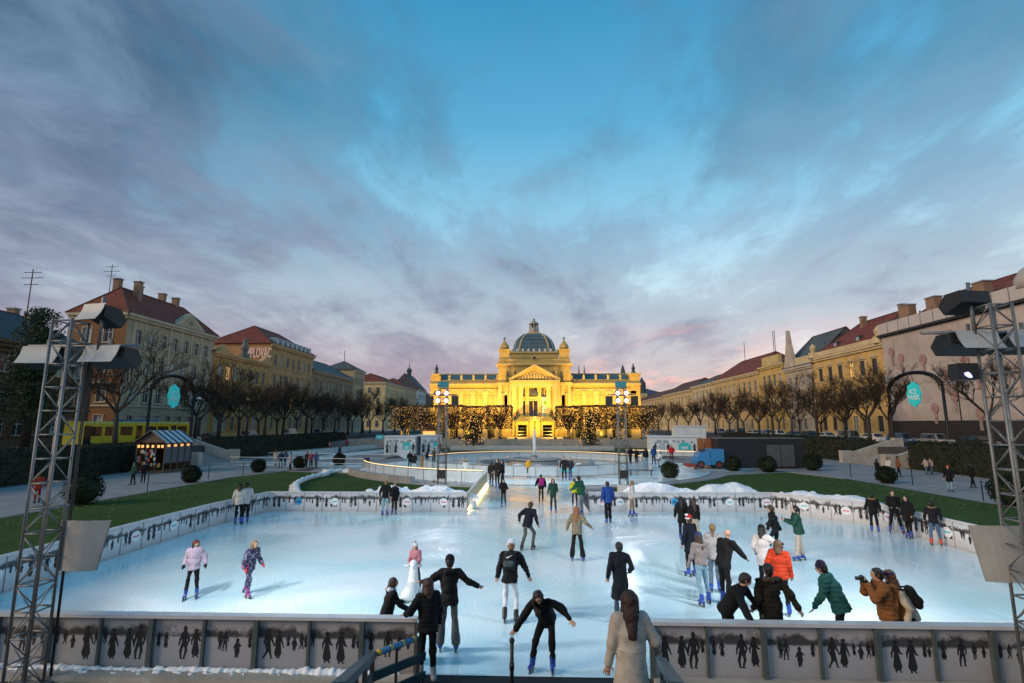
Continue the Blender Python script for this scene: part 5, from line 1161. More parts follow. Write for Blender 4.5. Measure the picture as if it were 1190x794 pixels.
t, rf, H_, L_ = block('row_house', 'yellow house with brown roof far along the right street', 1, 216.1, 262, 18.6, wallm('wall_yellow4', (.46, .34, .17)), mGt, m_brownroof, 5.2, 9, three(16.6), 36)
t, rf, H_, L_ = block('row_house', 'far yellow house closing the right street', 1, 262.1, 330, 18.0, wallm('wall_yellow5', (.42, .32, .18)), mGt, m_brownroof, 4.5, 10, three(16), 37)
# far landmarks
t = thing('church', 'far church with small lead dome beyond the right street', 'church', (60, 345, 0))
MB().box((-14, -6, 0), (14, 10, 24)).build('wall', wallm('wall_yellow5', (.42, .32, .18)), t); MB().lathe([(6.5, 24), (6.5, 29), (7, 29.5), (6.4, 33), (4.4, 36), (1.6, 37.6), (1.2, 40), (.2, 43)], n=12).build('dome', m_slate, t, True); MB().lathe([(2.5, 24), (2.5, 31), (1.2, 33), (.1, 35)], (12, 0, 0), 8).build('turret', m_slate, t)
t = thing('cathedral_spires', 'pair of slim far church spires right of the dome', 'church', (*WY(676, 440, 700).xy, 0))
for x in (-3.6, 3.6): MB().lathe([(3.4, 0), (3.4, 52), (2.4, 58), (2.4, 60), (.1, 84)], (x, 0, 0), 8).build('spire', mat('spire_stone', (.36, .27, .24), .8, var=.2, vscale=.2), t)
MB().box((-14, 4, 0), (14, 40, 36)).build('nave', mat('spire_stone', (.36, .27, .24), .8, var=.2, vscale=.2), t)
for i, (px, y, w_, h, c) in enumerate(((486, 420, 16, 22, (.34, .30, .26)), (493, 520, 22, 25, (.30, .28, .26)), (500, 460, 14, 17, (.42, .40, .38)), (744, 480, 26, 22, (.36, .29, .2)))):
    p = WY(px, 480, y); t = thing('far_house', ['far pale house at the end of the left street', 'far grey block below the hills', 'small far white house beside the pavilion wing', 'far tan house beyond the right wing of the pavilion'][i], 'building', (p.x, y, 0))
    facade(t, (0, 0, 0), 0, w_, h, three(h), 4, wallm('far%d' % i, c), mAt, 50 + i); MB().box((-w_ / 2 + .05, .4, 0), (w_ / 2 - .05, 14, h)).build('body', wallm('far%d' % i, c), t); hip_roof(t, -w_ / 2, w_ / 2, 0, 14, h + .02, 5, m_red if i % 2 else m_slate)

# ================================================================== CARS
m_tyre = mat('tyre', (.015, .015, .016), .8); m_rim = mat('rim', (.3, .3, .31), .4, .7); m_cglass = mat('car_glass', (.02, .026, .03), .08, spec=.7)
CARM = {}
def car(label, col, x, y, z, rz, kind=0):
    t = thing('car', label, 'car', (x, y, z), rz, 'cars parked along the streets'); mc = mat('car_paint_%.2f_%.2f_%.2f' % col, col, .28, .1, coat=.6)
    h = (1.45, 1.62, 1.85)[kind]
    if kind not in CARM:
        lo = [(-2.1, .28), (2.1, .28), (2.18, .55), (2.12, .78), (1.25, .92), (-1.95, .98), (-2.15, .85), (-2.18, .5)]
        b = MB().prism(lo, -.86, .86, 0)
        up = ([(-1.85, .96), (1.15, .92), (.45, h - .03), (-1.25, h - .03)], [(-2.0, .96), (1.15, .92), (.55, h - .03), (-1.85, h - .03)], [(-2.05, .96), (1.6, .92), (1.15, h - .03), (-2.0, h - .03)])[kind]
        vs = [(-.80, u, v) for u, v in up[:2]] + [(-.62, u, v) for u, v in up[2:]] + [(.80, u, v) for u, v in up[:2]] + [(.62, u, v) for u, v in up[2:]]
        b.add(vs, [(0, 1, 2, 3), (7, 6, 5, 4), (0, 4, 5, 1), (1, 5, 6, 2), (2, 6, 7, 3), (3, 7, 4, 0)])
        me = b.mesh('body'); bm = bmesh.new(); bm.from_mesh(me); bmesh.ops.bevel(bm, geom=[e for e in bm.edges], offset=.05, segments=2, affect='EDGES'); bm.to_mesh(me); bm.free()
        gl = []
        for s in (-1, 1):
            q = [(s * .795, up[0][0] + .18, 1.0), (s * .795, up[1][0] - .22, .98), (s * .65, up[2][0] - .02, h - .11), (s * .65, up[3][0] + .05, h - .11)]; gl.append(MB().add([(v[0] + s * .022, v[1], v[2]) for v in q], [(0, 1, 2, 3)]).mesh('side_window'))
        fs = [(-.70, up[1][0] - .02, .99), (.70, up[1][0] - .02, .99), (.57, up[2][0] + .06, h - .10), (-.57, up[2][0] + .06, h - .10)]; gl.append(MB().add([(v[0], v[1] + .03, v[2] + .015) for v in fs], [(0, 1, 2, 3)]).mesh('windscreen'))
        bs = [(-.70, up[0][0] - .02, 1.02), (.70, up[0][0] - .02, 1.02), (.57, up[3][0] - .04, h - .10), (-.57, up[3][0] - .04, h - .10)]; gl.append(MB().add([(v[0], v[1] - .03, v[2] + .01) for v in bs], [(0, 1, 2, 3)]).mesh('rear_window'))
        for g in gl: g.materials.append(m_cglass)
        CARM[kind] = (me, gl, MB().lathe([(.30, -.11), (.32, -.06), (.32, .06), (.30, .11)], n=18).mesh('wheel'), MB().lathe([(.19, -.115), (.19, .115)], n=12).mesh('rim'))
        CARM[kind][2].materials.append(m_tyre); CARM[kind][3].materials.append(m_rim)
    me, gl, wm, rm = CARM[kind]; bmesh_ = me.copy(); bmesh_.materials.clear(); bmesh_.materials.append(mc); obj('body', bmesh_, None, t)
    for g in gl: obj(g.name.split('.')[0], g, None, t)
    for s in (-1, 1):
        for yy in (-1.3, 1.35):
            w_ = obj('wheel', wm, None, t, (s * .78, yy, .32), (0, R(90), 0)); obj('rim', rm, None, w_)
        MB().box((s * .5 - .18, 2.14, .6), (s * .5 + .18, 2.20, .76)).build('headlight', mat('headlight', (.7, .7, .7), .2), t); MB().box((s * .62 - .14, -2.20, .62), (s * .62 + .14, -2.14, .84)).build('tail_light', mat('tail_light', (.35, .01, .01), .3), t)
    return t
cols = [((.55, .56, .58), 'silver'), ((.75, .75, .75), 'white'), ((.03, .035, .04), 'black'), ((.06, .14, .24), 'blue'), ((.22, .03, .03), 'dark red'), ((.18, .26, .30), 'grey blue'), ((.30, .31, .32), 'grey')]
rr = random.Random(21); ys = [63.5, 70.0, 76.0, 82.5, 88.6, 94.6, 100.8, 107, 113, 119.5, 126, 133, 140, 148]
seq = [2, 6, 3, 1, 5, 0, 2, 3, 1, 5, 0, 4, 3, 6]; ordn = 'nearest second third fourth fifth sixth seventh eighth ninth tenth eleventh twelfth thirteenth fourteenth'.split()
for k, y in enumerate(ys):
    c, nm = cols[seq[k]]; kd = (0, 1, 1, 0, 2, 0, 1)[k % 7]
    car('%s %s parked on the right street, %s car from the camera' % (nm, ('saloon', 'hatchback', 'van')[kd], ordn[k]), c, 51.6 + rr.uniform(-.3, .3), y, 1.8, R(180 + rr.uniform(-3, 3)), kd)
for k, (px, y, si, kd) in enumerate(((238, 78, 0, 1), (262, 84, 2, 0), (300, 96, 6, 1), (345, 112, 1, 2), (385, 128, 3, 1), (410, 140, 5, 0))):
    car('%s %s on the left street, %s from the arch gate' % (cols[si][1], ('saloon', 'hatchback', 'van')[kd], 'first second third fourth fifth sixth'.split()[k]), cols[si][0], -51.5, y, 1.8, R(0), kd)
t = car('dark car with glowing orange lamps at the far left edge', (.02, .02, .022), -43.8, 36.5, 1.8, R(-90), 0)
m_or = mat('orange_lamp', (1, .4, .05), .4, emit=(1, .36, .03), estr=5); m_or.cycles.emission_sampling = 'NONE'
MB().box((-.62, 2.17, .66), (.62, 2.23, .74)).build('light_bar', m_or, t); MB().box((.55, 2.17, .92), (.8, 2.23, 1.1)).build('indicator', m_or, t)

# ================================================================== TREES, HEDGES, BUSHES
m_bark = mat('bark', (.034, .026, .02), .9, var=.35, vscale=6, bump=.6, bscale=18); m_twig = mat('twig', (.034, .022, .014), .9)
m_barkg = mat('bark_plane', (.055, .046, .036), .9, var=.4, vscale=5, bump=.6, bscale=14)
def bare_tree(seed, h=9.0, spread=3.0, trunk=.42, dens=1.0, box=None):
    rr = random.Random(seed); tr = MB(); cr = MB(); tips = []
    fork = h * rr.uniform(.30, .36)
    lean = Vector((rr.uniform(-.05, .05), rr.uniform(-.05, .05), 1))
    tr.tube([Vector((0, 0, -.1)), lean * fork * .5, lean * fork], [trunk * .62, trunk * .45, trunk * .40], 8)
    def grow(p, d, ln, r, lev):
        n = 3; pts = [p]; rs = [r]
        for i in range(n):
            d = (d + Vector((rr.uniform(-.22, .22), rr.uniform(-.22, .22), rr.uniform(-.06, .20)))).normalized(); q = pts[-1] + d * (ln / n)
            pts.append(q); rs.append(r * (1 - .5 * (i + 1) / n))
        (tr if lev < 1 else cr).tube(pts, rs, 6 if lev < 1 else 4 if lev < 3 else 3, cap=False)
        if lev >= 4: tips.append(pts[-1]); return
        nk = (5, 5, 5, 5)[lev] if lev < 4 else 0
        for k in range(max(2, int(nk * dens + rr.random()))):
            f = rr.uniform(.30, 1.0); i = min(n - 1, int(f * n)); b = pts[i].lerp(pts[i + 1], f * n - i)
            a = rr.uniform(0, 6.28); el = rr.uniform(.35, .95)
            sd = Vector((math.cos(a), math.sin(a), 0)); nd = (d * math.cos(el) + (sd - d * sd.dot(d)).normalized() * math.sin(el) + Vector((0, 0, .18))).normalized()
            grow(b, nd, ln * rr.uniform(.50, .68), max(.011, r * rr.uniform(.38, .54)), lev + 1)
    for k in range(rr.choice([4, 5])):
        a = 6.28 * k / 4.5 + rr.uniform(-.4, .4); up = rr.uniform(.75, 1.4)
        grow(lean * fork, Vector((math.cos(a), math.sin(a), up)).normalized(), (h - fork) * rr.uniform(.50, .68), trunk * .27, 0)
    return tr.mesh('trunk', True, False), cr.mesh('crown', False, False), tips
TREES = []
for k in range(6):
    a, b, tips = bare_tree(100 + k, 9.5, 3, .46, .92); a.materials.append(m_barkg if k % 2 else m_bark); b.materials.append(m_twig)
    # a few dry leaves that still hang on
    lf = MB(); rr = random.Random(300 + k)
    for p in rr.sample(tips, min(len(tips), 420)):
        s = rr.uniform(.06, .13); u = Vector((rr.gauss(0, 1), rr.gauss(0, 1), rr.gauss(0, 1))).normalized(); v = u.orthogonal().normalized(); lf.add([p - u * s, p + v * s * .6, p + u * s, p - v * s * .6], [(0, 1, 2, 3)])
    lm = lf.mesh('dry_leaves', False, False); lm.materials.append(mat('dry_leaf', (.13, .075, .03), .8)); TREES.append((a, b, lm))
def place_tree(label, x, y, z, k, rz, sc, group):
    t = thing('bare_tree', label, 'tree', (x, y, z), rz, group); t.scale = (sc, sc, sc)
    a, b, c = TREES[k]; obj('trunk', a, None, t); obj('crown', b, None, t); obj('dry_leaves', c, None, t); return t
rr = random.Random(77)
ordw = 'nearest second third fourth fifth sixth seventh eighth ninth tenth eleventh twelfth thirteenth fourteenth fifteenth sixteenth seventeenth eighteenth nineteenth twentieth'.split()
yl = [57, 70.5, 77, 84, 91, 98, 105, 113, 121, 130, 140, 150, 162, 175, 190, 206]
for k, y in enumerate(yl):
    place_tree('bare street tree of the left row, %s from the camera' % ordw[k], -45.8 + rr.uniform(-.7, .7), y + rr.uniform(-1, 1), 1.9, rr.randrange(6), rr.uniform(0, 6.28), rr.uniform(.98, 1.25), 'bare trees along the left street')
yl2 = [88, 95, 101, 109, 116, 125, 134, 144, 155, 167, 180]
for k, y in enumerate(yl2):
    place_tree('bare tree close to the left house fronts, %s from the camera' % ordw[k], -56.8 + rr.uniform(-.7, .7), y, 1.9, rr.randrange(6), rr.uniform(0, 6.28), rr.uniform(.95, 1.15), 'bare trees before the left houses')
yr = [56.5, 70, 75.5, 82.5, 89.5, 97, 104, 112, 120, 128, 138, 149, 160, 172, 186, 200]
for k, y in enumerate(yr):
    place_tree('bare street tree of the right row, %s from the camera' % ordw[k], 46.8 + rr.uniform(-.7, .7), y + rr.uniform(-1, 1), 1.9, rr.randrange(6), rr.uniform(0, 6.28), rr.uniform(.92, 1.18), 'bare trees along the right street')
for k, y in enumerate([93, 101, 109, 118, 127, 136, 146, 157, 168]):
    place_tree('bare tree close to the right house fronts, %s from the camera' % ordw[k], 57.6 + rr.uniform(-.7, .7), y, 1.9, rr.randrange(6), rr.uniform(0, 6.28), rr.uniform(.8, 1.0), 'bare trees before the right houses')

def leaf_cloud(mb, c, rad, n, s, rr, shape='ball'):
    for k in range(n):
        if shape == 'ball':
            d = Vector((rr.gauss(0, 1), rr.gauss(0, 1), rr.gauss(0, 1))).normalized(); p = Vector((d.x * rad[0], d.y * rad[1], d.z * rad[2])) * rr.uniform(.82, 1.06)
        else: p = Vector((rr.uniform(-1, 1) * rad[0], rr.uniform(-1, 1) * rad[1], rr.uniform(-1, 1) * rad[2])); d = p.normalized()
        p = p + Vector(c); u = (d + Vector((rr.gauss(0, .7), rr.gauss(0, .7), rr.gauss(0, .7)))).normalized(); v = u.orthogonal().normalized(); w_ = u.cross(v); q = rr.uniform(.6, 1.3) * s
        mb.add([p - v * q, p + w_ * q * .6, p + v * q, p - w_ * q * .6], [(0, 1, 2, 3)])
m_bush = mat('evergreen', (.018, .030, .010), .75, var=.4, vscale=4); m_hedge = mat('hedge_leaf', (.012, .018, .008), .8, var=.45, vscale=1.2)
def bush(label, x, y, r, seed):
    rr = random.Random(seed); t = thing('bush', label, 'bush', (x, y, 0), 0, 'clipped round bushes on the lawns')
    b = MB(); vs = []
    b.sphere((0, 0, r * .80), r * .78, 14, 10, (1, 1, .95)); b.build('core', m_bush, t, True)
    l = MB(); leaf_cloud(l, (0, 0, r * .84), (r * .96, r * .96, r * .92), 1500, .06, rr)
    for q in range(16):
        a_ = rr.uniform(0, 6.28); e_ = rr.uniform(-.2, 1.4); leaf_cloud(l, (r * .8 * math.cos(a_) * math.cos(e_), r * .8 * math.sin(a_) * math.cos(e_), r * .84 + r * .75 * math.sin(e_)), (r * .30, r * .30, r * .26), 70, .06, rr); l.build('foliage', m_bush, t, fixn=False)
for i, (px, py, r, lab) in enumerate(((95, 587, 1.15, 'dark clipped bush on the path edge behind the left truss'), (222, 561, .85, 'round clipped bush in front of the kiosk'), (300, 549, .80, 'round clipped bush on the left lawn edge right of the kiosk'),
        (348, 544, .78, 'round clipped bush beside the bend of the white pipe'), (394, 541, .85, 'round clipped bush before the white rail fence'), (779, 556, .90, 'round clipped bush beside the right end of the track'),
        (852, 548, .95, 'round clipped bush before the left end of the dark container'), (893, 549, 1.0, 'round clipped bush before the grey container doors'), (945, 547, 1.05, 'round clipped bush at the right end of the container'),
        (1031, 562, .85, 'round clipped bush beside the walkers on the right path'), (1174, 588, 1.1, 'round clipped bush by the right edge of the picture'))):
    p = G(px, py); bush(lab, p.x, p.y, r * .88, 500 + i)
def hedge(label, x0, x1, y0, y1, z0, z1, seed, dens=26):
    rr = random.Random(seed); t = thing('hedge', label, 'hedge', ((x0 + x1) / 2, (y0 + y1) / 2, z0), 0, 'dark hedges below the streets'); hx, hy, h = (x1 - x0) / 2, (y1 - y0) / 2, z1 - z0
    MB().box((-hx + .08, -hy + .08, 0), (hx - .08, hy - .08, h - .1)).build('core', m_hedge, t); l = MB(); A_ = 2 * hy * (2 * hx + 2 * h)
    for k in range(int(A_ * dens)):
        f = rr.random(); y = rr.uniform(-hy, hy)
        if f < .45: p = Vector((rr.uniform(-hx, hx), y, h + rr.uniform(-.15, .16)))
        else: s = -1 if f < .72 else 1; p = Vector((s * (hx + rr.uniform(-.12, .12)), y, rr.uniform(0, h)))
        u = Vector((rr.gauss(0, 1), rr.gauss(0, 1), rr.gauss(0, 1))).normalized(); v = u.orthogonal().normalized(); w_ = u.cross(v); q = rr.uniform(.08, .17); l.add([p - v * q, p + w_ * q * .6, p + v * q, p - w_ * q * .6], [(0, 1, 2, 3)])
    l.build('foliage', m_hedge, t, fixn=False)
hedge('long dark hedge below the left street behind the rail fence', -42.2, -39.3, 67.6, 112, 0, 2.75, 1)
hedge('dark hedge left of the kiosk stair', -42.2, -39.6, 30, 58.4, 0, 2.6, 2)
hedge('long dark hedge below the right street behind the container', 39.4, 42.2, 67.2, 112, 0, 2.75, 3)
hedge('dark hedge right of the right stone stair', 39.4, 42.2, 30, 57.8, 0, 2.7, 4)
# big dark tree at the far left edge
t = thing('evergreen_tree', 'dark leafy tree at the far left edge of the picture', 'tree', (-55.5, 56.5, 1.85))
rr = random.Random(8); MB().tube([(0, 0, 0), (.1, 0, 4), (0, .1, 11)], [.5, .36, .2], 8).build('trunk', m_bark, t, True)
l = MB()
for k in range(120):
    z = rr.uniform(2.5, 15.5); a = rr.uniform(0, 6.28); r = rr.uniform(0, 2.8) * (1 if z < 11 else 1 - (z - 11) / 6.5); leaf_cloud(l, (r * math.cos(a), r * math.sin(a), z), (1.0, 1.0, .8), 95, .14, rr)
l.build('crown', mat('ivy_leaf', (.025, .045, .015), .7, var=.4, vscale=1), t, fixn=False)
# clipped plane trees with fairy lights
def box_tree(seed):
    rr = random.Random(seed); a = MB(); c = MB(); lv = MB(); li = MB(); h = 8.2; w_ = 2.75
    a.tube([(0, 0, -.1), (.05, 0, 1.5), (0, .05, 2.7)], [.30, .24, .22], 8)
    for k in range(9):
        an = 6.28 * k / 9 + rr.uniform(-.3, .3); e = Vector((math.cos(an) * w_ * .75, math.sin(an) * w_ * .75, rr.uniform(5, 7.6))); m_ = Vector((e.x * .4, e.y * .4, 4.2)); a.tube([(0, 0, 2.6), m_, e], [.15, .10, .03], 5, False)
        for j in range(22):
            p = m_.lerp(e, rr.random()); q = Vector((rr.uniform(-w_, w_), rr.uniform(-w_, w_), rr.uniform(3.0, h))); q = p.lerp(q, rr.uniform(.4, .95)); c.tube([p, p.lerp(q, .5) + Vector((0, 0, .15)), q], [.035, .022, .008], 3, False)
    for k in range(2300):
        p = Vector((rr.uniform(-w_, w_), rr.uniform(-w_, w_), rr.uniform(2.8, h)))
        if rr.random() < .55: 
            ax = rr.randrange(3); p[ax] = (rr.choice((-w_, w_)) if ax < 2 else h) + rr.uniform(-.15, .15)
        u = Vector((rr.gauss(0, 1), rr.gauss(0, 1), rr.gauss(0, 1))).normalized(); v = u.orthogonal().normalized(); x_ = u.cross(v); q = rr.uniform(.09, .17); lv.add([p - v * q, p + x_ * q * .7, p + v * q, p - x_ * q * .7], [(0, 1, 2, 3)])
    for k in range(330):
        p = Vector((rr.uniform(-w_, w_), rr.choice((-w_, rr.uniform(-w_, w_))), rr.uniform(2.6, h) if rr.random() < .85 else rr.uniform(.8, 2.6)))
        if p.z < 2.6: p.x *= .12; p.y *= .12
        s = rr.uniform(.018, .040); li.add([p + Vector(d) * s for d in ((1, 0, 0), (-1, 0, 0), (0, 1, 0), (0, -1, 0), (0, 0, 1), (0, 0, -1))], [(0, 2, 4), (2, 1, 4), (1, 3, 4), (3, 0, 4), (2, 0, 5), (1, 2, 5), (3, 1, 5), (0, 3, 5)])
    ms = [a.mesh('trunk', True, False), c.mesh('branches', False, False), lv.mesh('crown', False, False), li.mesh('fairy_lights', False, False)]
    for me, m_ in zip(ms, (m_bark, m_twig, mat('clipped_leaf', (.075, .042, .018), .8, var=.4, vscale=2), m_ledw)): me.materials.append(m_)
    return ms
BT = [box_tree(k) for k in range(3)]
yb = 108.3
xl0, xl1 = WY(458, 490, yb).x, WY(595, 490, yb).x; xr0, xr1 = WY(646, 490, yb).x, WY(762, 490, yb).x
k = 0; side_n = {'left': 0, 'right': 0}
for sd, a, b, n in (('left', xl0, xl1, 5), ('right', xr0, xr1, 4)):
    for row in range(2):
        for i in range(n):
            st = (b - a) / n; x = a + st * (i + .5); w_ = st / 5.5
            t = thing('clipped_tree', '%s clipped tree with gold lights from the left, %s row, %s of the pavilion' % (['first', 'second', 'third', 'fourth', 'fifth'][i], ('front', 'rear')[row], sd), 'tree', (x, yb - 2.6 + row * 4.7, ZB), 0, 'clipped trees with fairy lights')
            t.scale = (w_ * 1.0, .85, .84 + .015 * (i % 3)); 
            for nm, me in zip(('trunk', 'branches', 'crown', 'fairy_lights'), BT[k % 3]): obj(nm, me, None, t)
            k += 1
def xmas(label, px):
    p = G(px, 517, 0.0); rr = random.Random(px); y = 99.0; x = WY(px, 510, y).x
    t = thing('christmas_tree', label, 'tree', (x, y, 0), 0, 'christmas trees before the pavilion'); h = 7.4; MB().tube([(0, 0, 0), (0, 0, h * .96)], [.16, .03], 6).build('trunk', m_bark, t)
    l = MB(); li = MB()
    for k in range(420):
        f = rr.random() ** .8; z = .5 + f * (h - .6); r = (1 - f) * 2.6 * rr.uniform(.75, 1.08) + .12; a = rr.uniform(0, 6.28); e = Vector((r * math.cos(a), r * math.sin(a), z - r * .22))
        l.tube([(0, 0, z), e], [.03, .012], 3, False)
        for j in range(9):
            q = Vector((0, 0, z)).lerp(e, rr.uniform(.3, 1)); d = Vector((rr.gauss(0, 1), rr.gauss(0, 1), rr.gauss(0, .6))).normalized(); s = rr.uniform(.16, .30); v = d.orthogonal().normalized() * .05; l.add([q - v, q + v, q + d * s], [(0, 1, 2)])
        if k % 3 == 0: s = .05; li.add([e + Vector(d) * s for d in ((1, 0, 0), (-1, 0, 0), (0, 1, 0), (0, -1, 0), (0, 0, 1), (0, 0, -1))], [(0, 2, 4), (2, 1, 4), (1, 3, 4), (3, 0, 4), (2, 0, 5), (1, 2, 5), (3, 1, 5), (0, 3, 5)])
    l.build('crown', mat('fir_needles', (.014, .026, .012), .8), t, fixn=False); li.build('fairy_lights', m_ledw, t, fixn=False)
xmas('dark christmas tree with tiny lights left of the pavilion axis', 550); xmas('dark christmas tree with tiny lights right of the pavilion axis', 686)
# low white wall of the terrace front, hut
t = thing('terrace_wall', 'low pale wall along the front of the pavilion terrace', 'wall', (0, 103.4, 0)); 
for k in range(12): MB().box((-36 + k * 6.05, -.15, 0), (-36 + k * 6.05 + 6.0, .15, 1.75)).build('wall_block', m_stone, t)
p = WY(500, 505, 105); t = thing('market_hut', 'small lit market hut under the clipped trees on the left', 'hut', (p.x, 105, ZB), 0, 'stalls')
MB().box((-1.6, -1.2, 0), (1.6, 1.2, 2.4)).build('wall', mat('hut_wall', (.45, .25, .06), .7), t); MB().prism([(-1.9, 2.4), (1.9, 2.4), (0, 3.4)], -1.4, 1.4, 1).build('roof', m_brownroof, t); MB().box((-1.2, -1.24, 1.0), (1.2, -1.2, 2.0)).build('counter_opening', m_glow, t)
# street lamps
def lamp(label, x, y, z, h):
    t = thing('street_lamp', label, 'street lamp', (x, y, z), 0, 'street lamps'); MB().tube([(0, 0, 0), (0, 0, .9), (0, 0, 1), (0, 0, h)], [.14, .12, .07, .05], 8).build('pole', m_iron, t, True); MB().tube([(0, 0, h - .4), (.35, 0, h - .1), (.8, 0, h)], .035, 6).build('arm', m_iron, t); MB().lathe([(.05, 0), (.28, -.15), (.3, -.3), (.12, -.38)], (.85, 0, h + .05), 10).build('lamp_head', mat('lamp_head', (.55, .55, .5), .4), t)
lamp('street lamp post by the left stair beside the arch gate', -44.5, 67.8, 1.9, 6.2); lamp('street lamp post in front of the right arch gate', 44.8, 57.0, 1.9, 7.0); lamp('street lamp post near the wrapped house', 55.5, 73, 1.9, 8.5); lamp('street lamp post among the left trees', -49, 96, 1.9, 8)
# thin fence posts along the paths
def thin_post(label, px, py, g): 
    p = G(px, py); t = thing('thin_post', label, 'post', (p.x, p.y, 0), 0, g); MB().tube([(0, 0, 0), (0, 0, 1.1)], .03, 6).build('post', m_iron, t); MB().lathe([(.05, 1.1), (.05, 1.16)], n=8).build('cap', m_iron, t)
for i, (px, py, lab) in enumerate(((171, 571, 'thin iron post on the path edge before the kiosk'), (242, 557, 'thin iron post right of the kiosk bush'), (282, 553, 'thin iron post beside the second left bush'), (108, 578, 'thin iron post near the left truss'),
       (989, 555, 'thin iron post near the foot of the right stair'), (1061, 564, 'thin iron post right of the three walkers'), (1143, 582, 'thin iron post near the right truss'))): thin_post(lab, px, py, 'thin posts along the lawns')
# litter of yellow leaves along the lawn edges
lb = MB(); rr = random.Random(31)
for k in range(900):
    s = rr.choice((-1, 1)); x = s * (25.2 + rr.gauss(0, .7)) if rr.random() < .7 else s * rr.uniform(16, 25); y = rr.uniform(22, 50); q = rr.uniform(.03, .07); a = rr.uniform(0, 6.28)
    lb.add([(x + q * math.cos(a + d), y + q * math.sin(a + d), .045 + rr.uniform(0, .03)) for d in (0, 1.2, 3.14, 4.3)], [(0, 1, 2, 3)])
o = lb.build('fallen_leaves', mat('yellow_leaf', (.30, .26, .10), .8), fixn=False); o['kind'] = 'stuff'; o['label'] = 'pale fallen leaves scattered along the lawn edges'; o['category'] = 'leaves'
# bins, benches
for lab, px, py in (('dark litter bin beside the bush in the left lane', 426, 543), ('dark litter bin on the far left ice lane', 394, 527)):
    p = G(px, py); t = thing('litter_bin', lab, 'bin', (p.x, p.y, 0), 0, 'dark litter bins'); MB().lathe([(.26, 0), (.3, .9), (.32, .95), (.2, 1.0)], n=14).build('bin', m_dark, t); MB().lathe([(.33, .9), (.33, .96)], n=14).build('rim', m_iron, t)
for lab, px, py in (('long dark bench on the ice left of the lane fence', 517, 561), ('long dark bench beside the right slim truss', 745, 553)):
    p = G(px, py); t = thing('bench', lab, 'bench', (p.x, p.y, .05), R(-6), 'benches on the ice'); MB().box((-1.1, -.2, .42), (1.1, .2, .48)).build('seat', m_dark, t)
    for x in (-.9, .9): MB().box((x - .04, -.18, 0), (x + .04, .18, .42)).build('leg', m_dark, t)

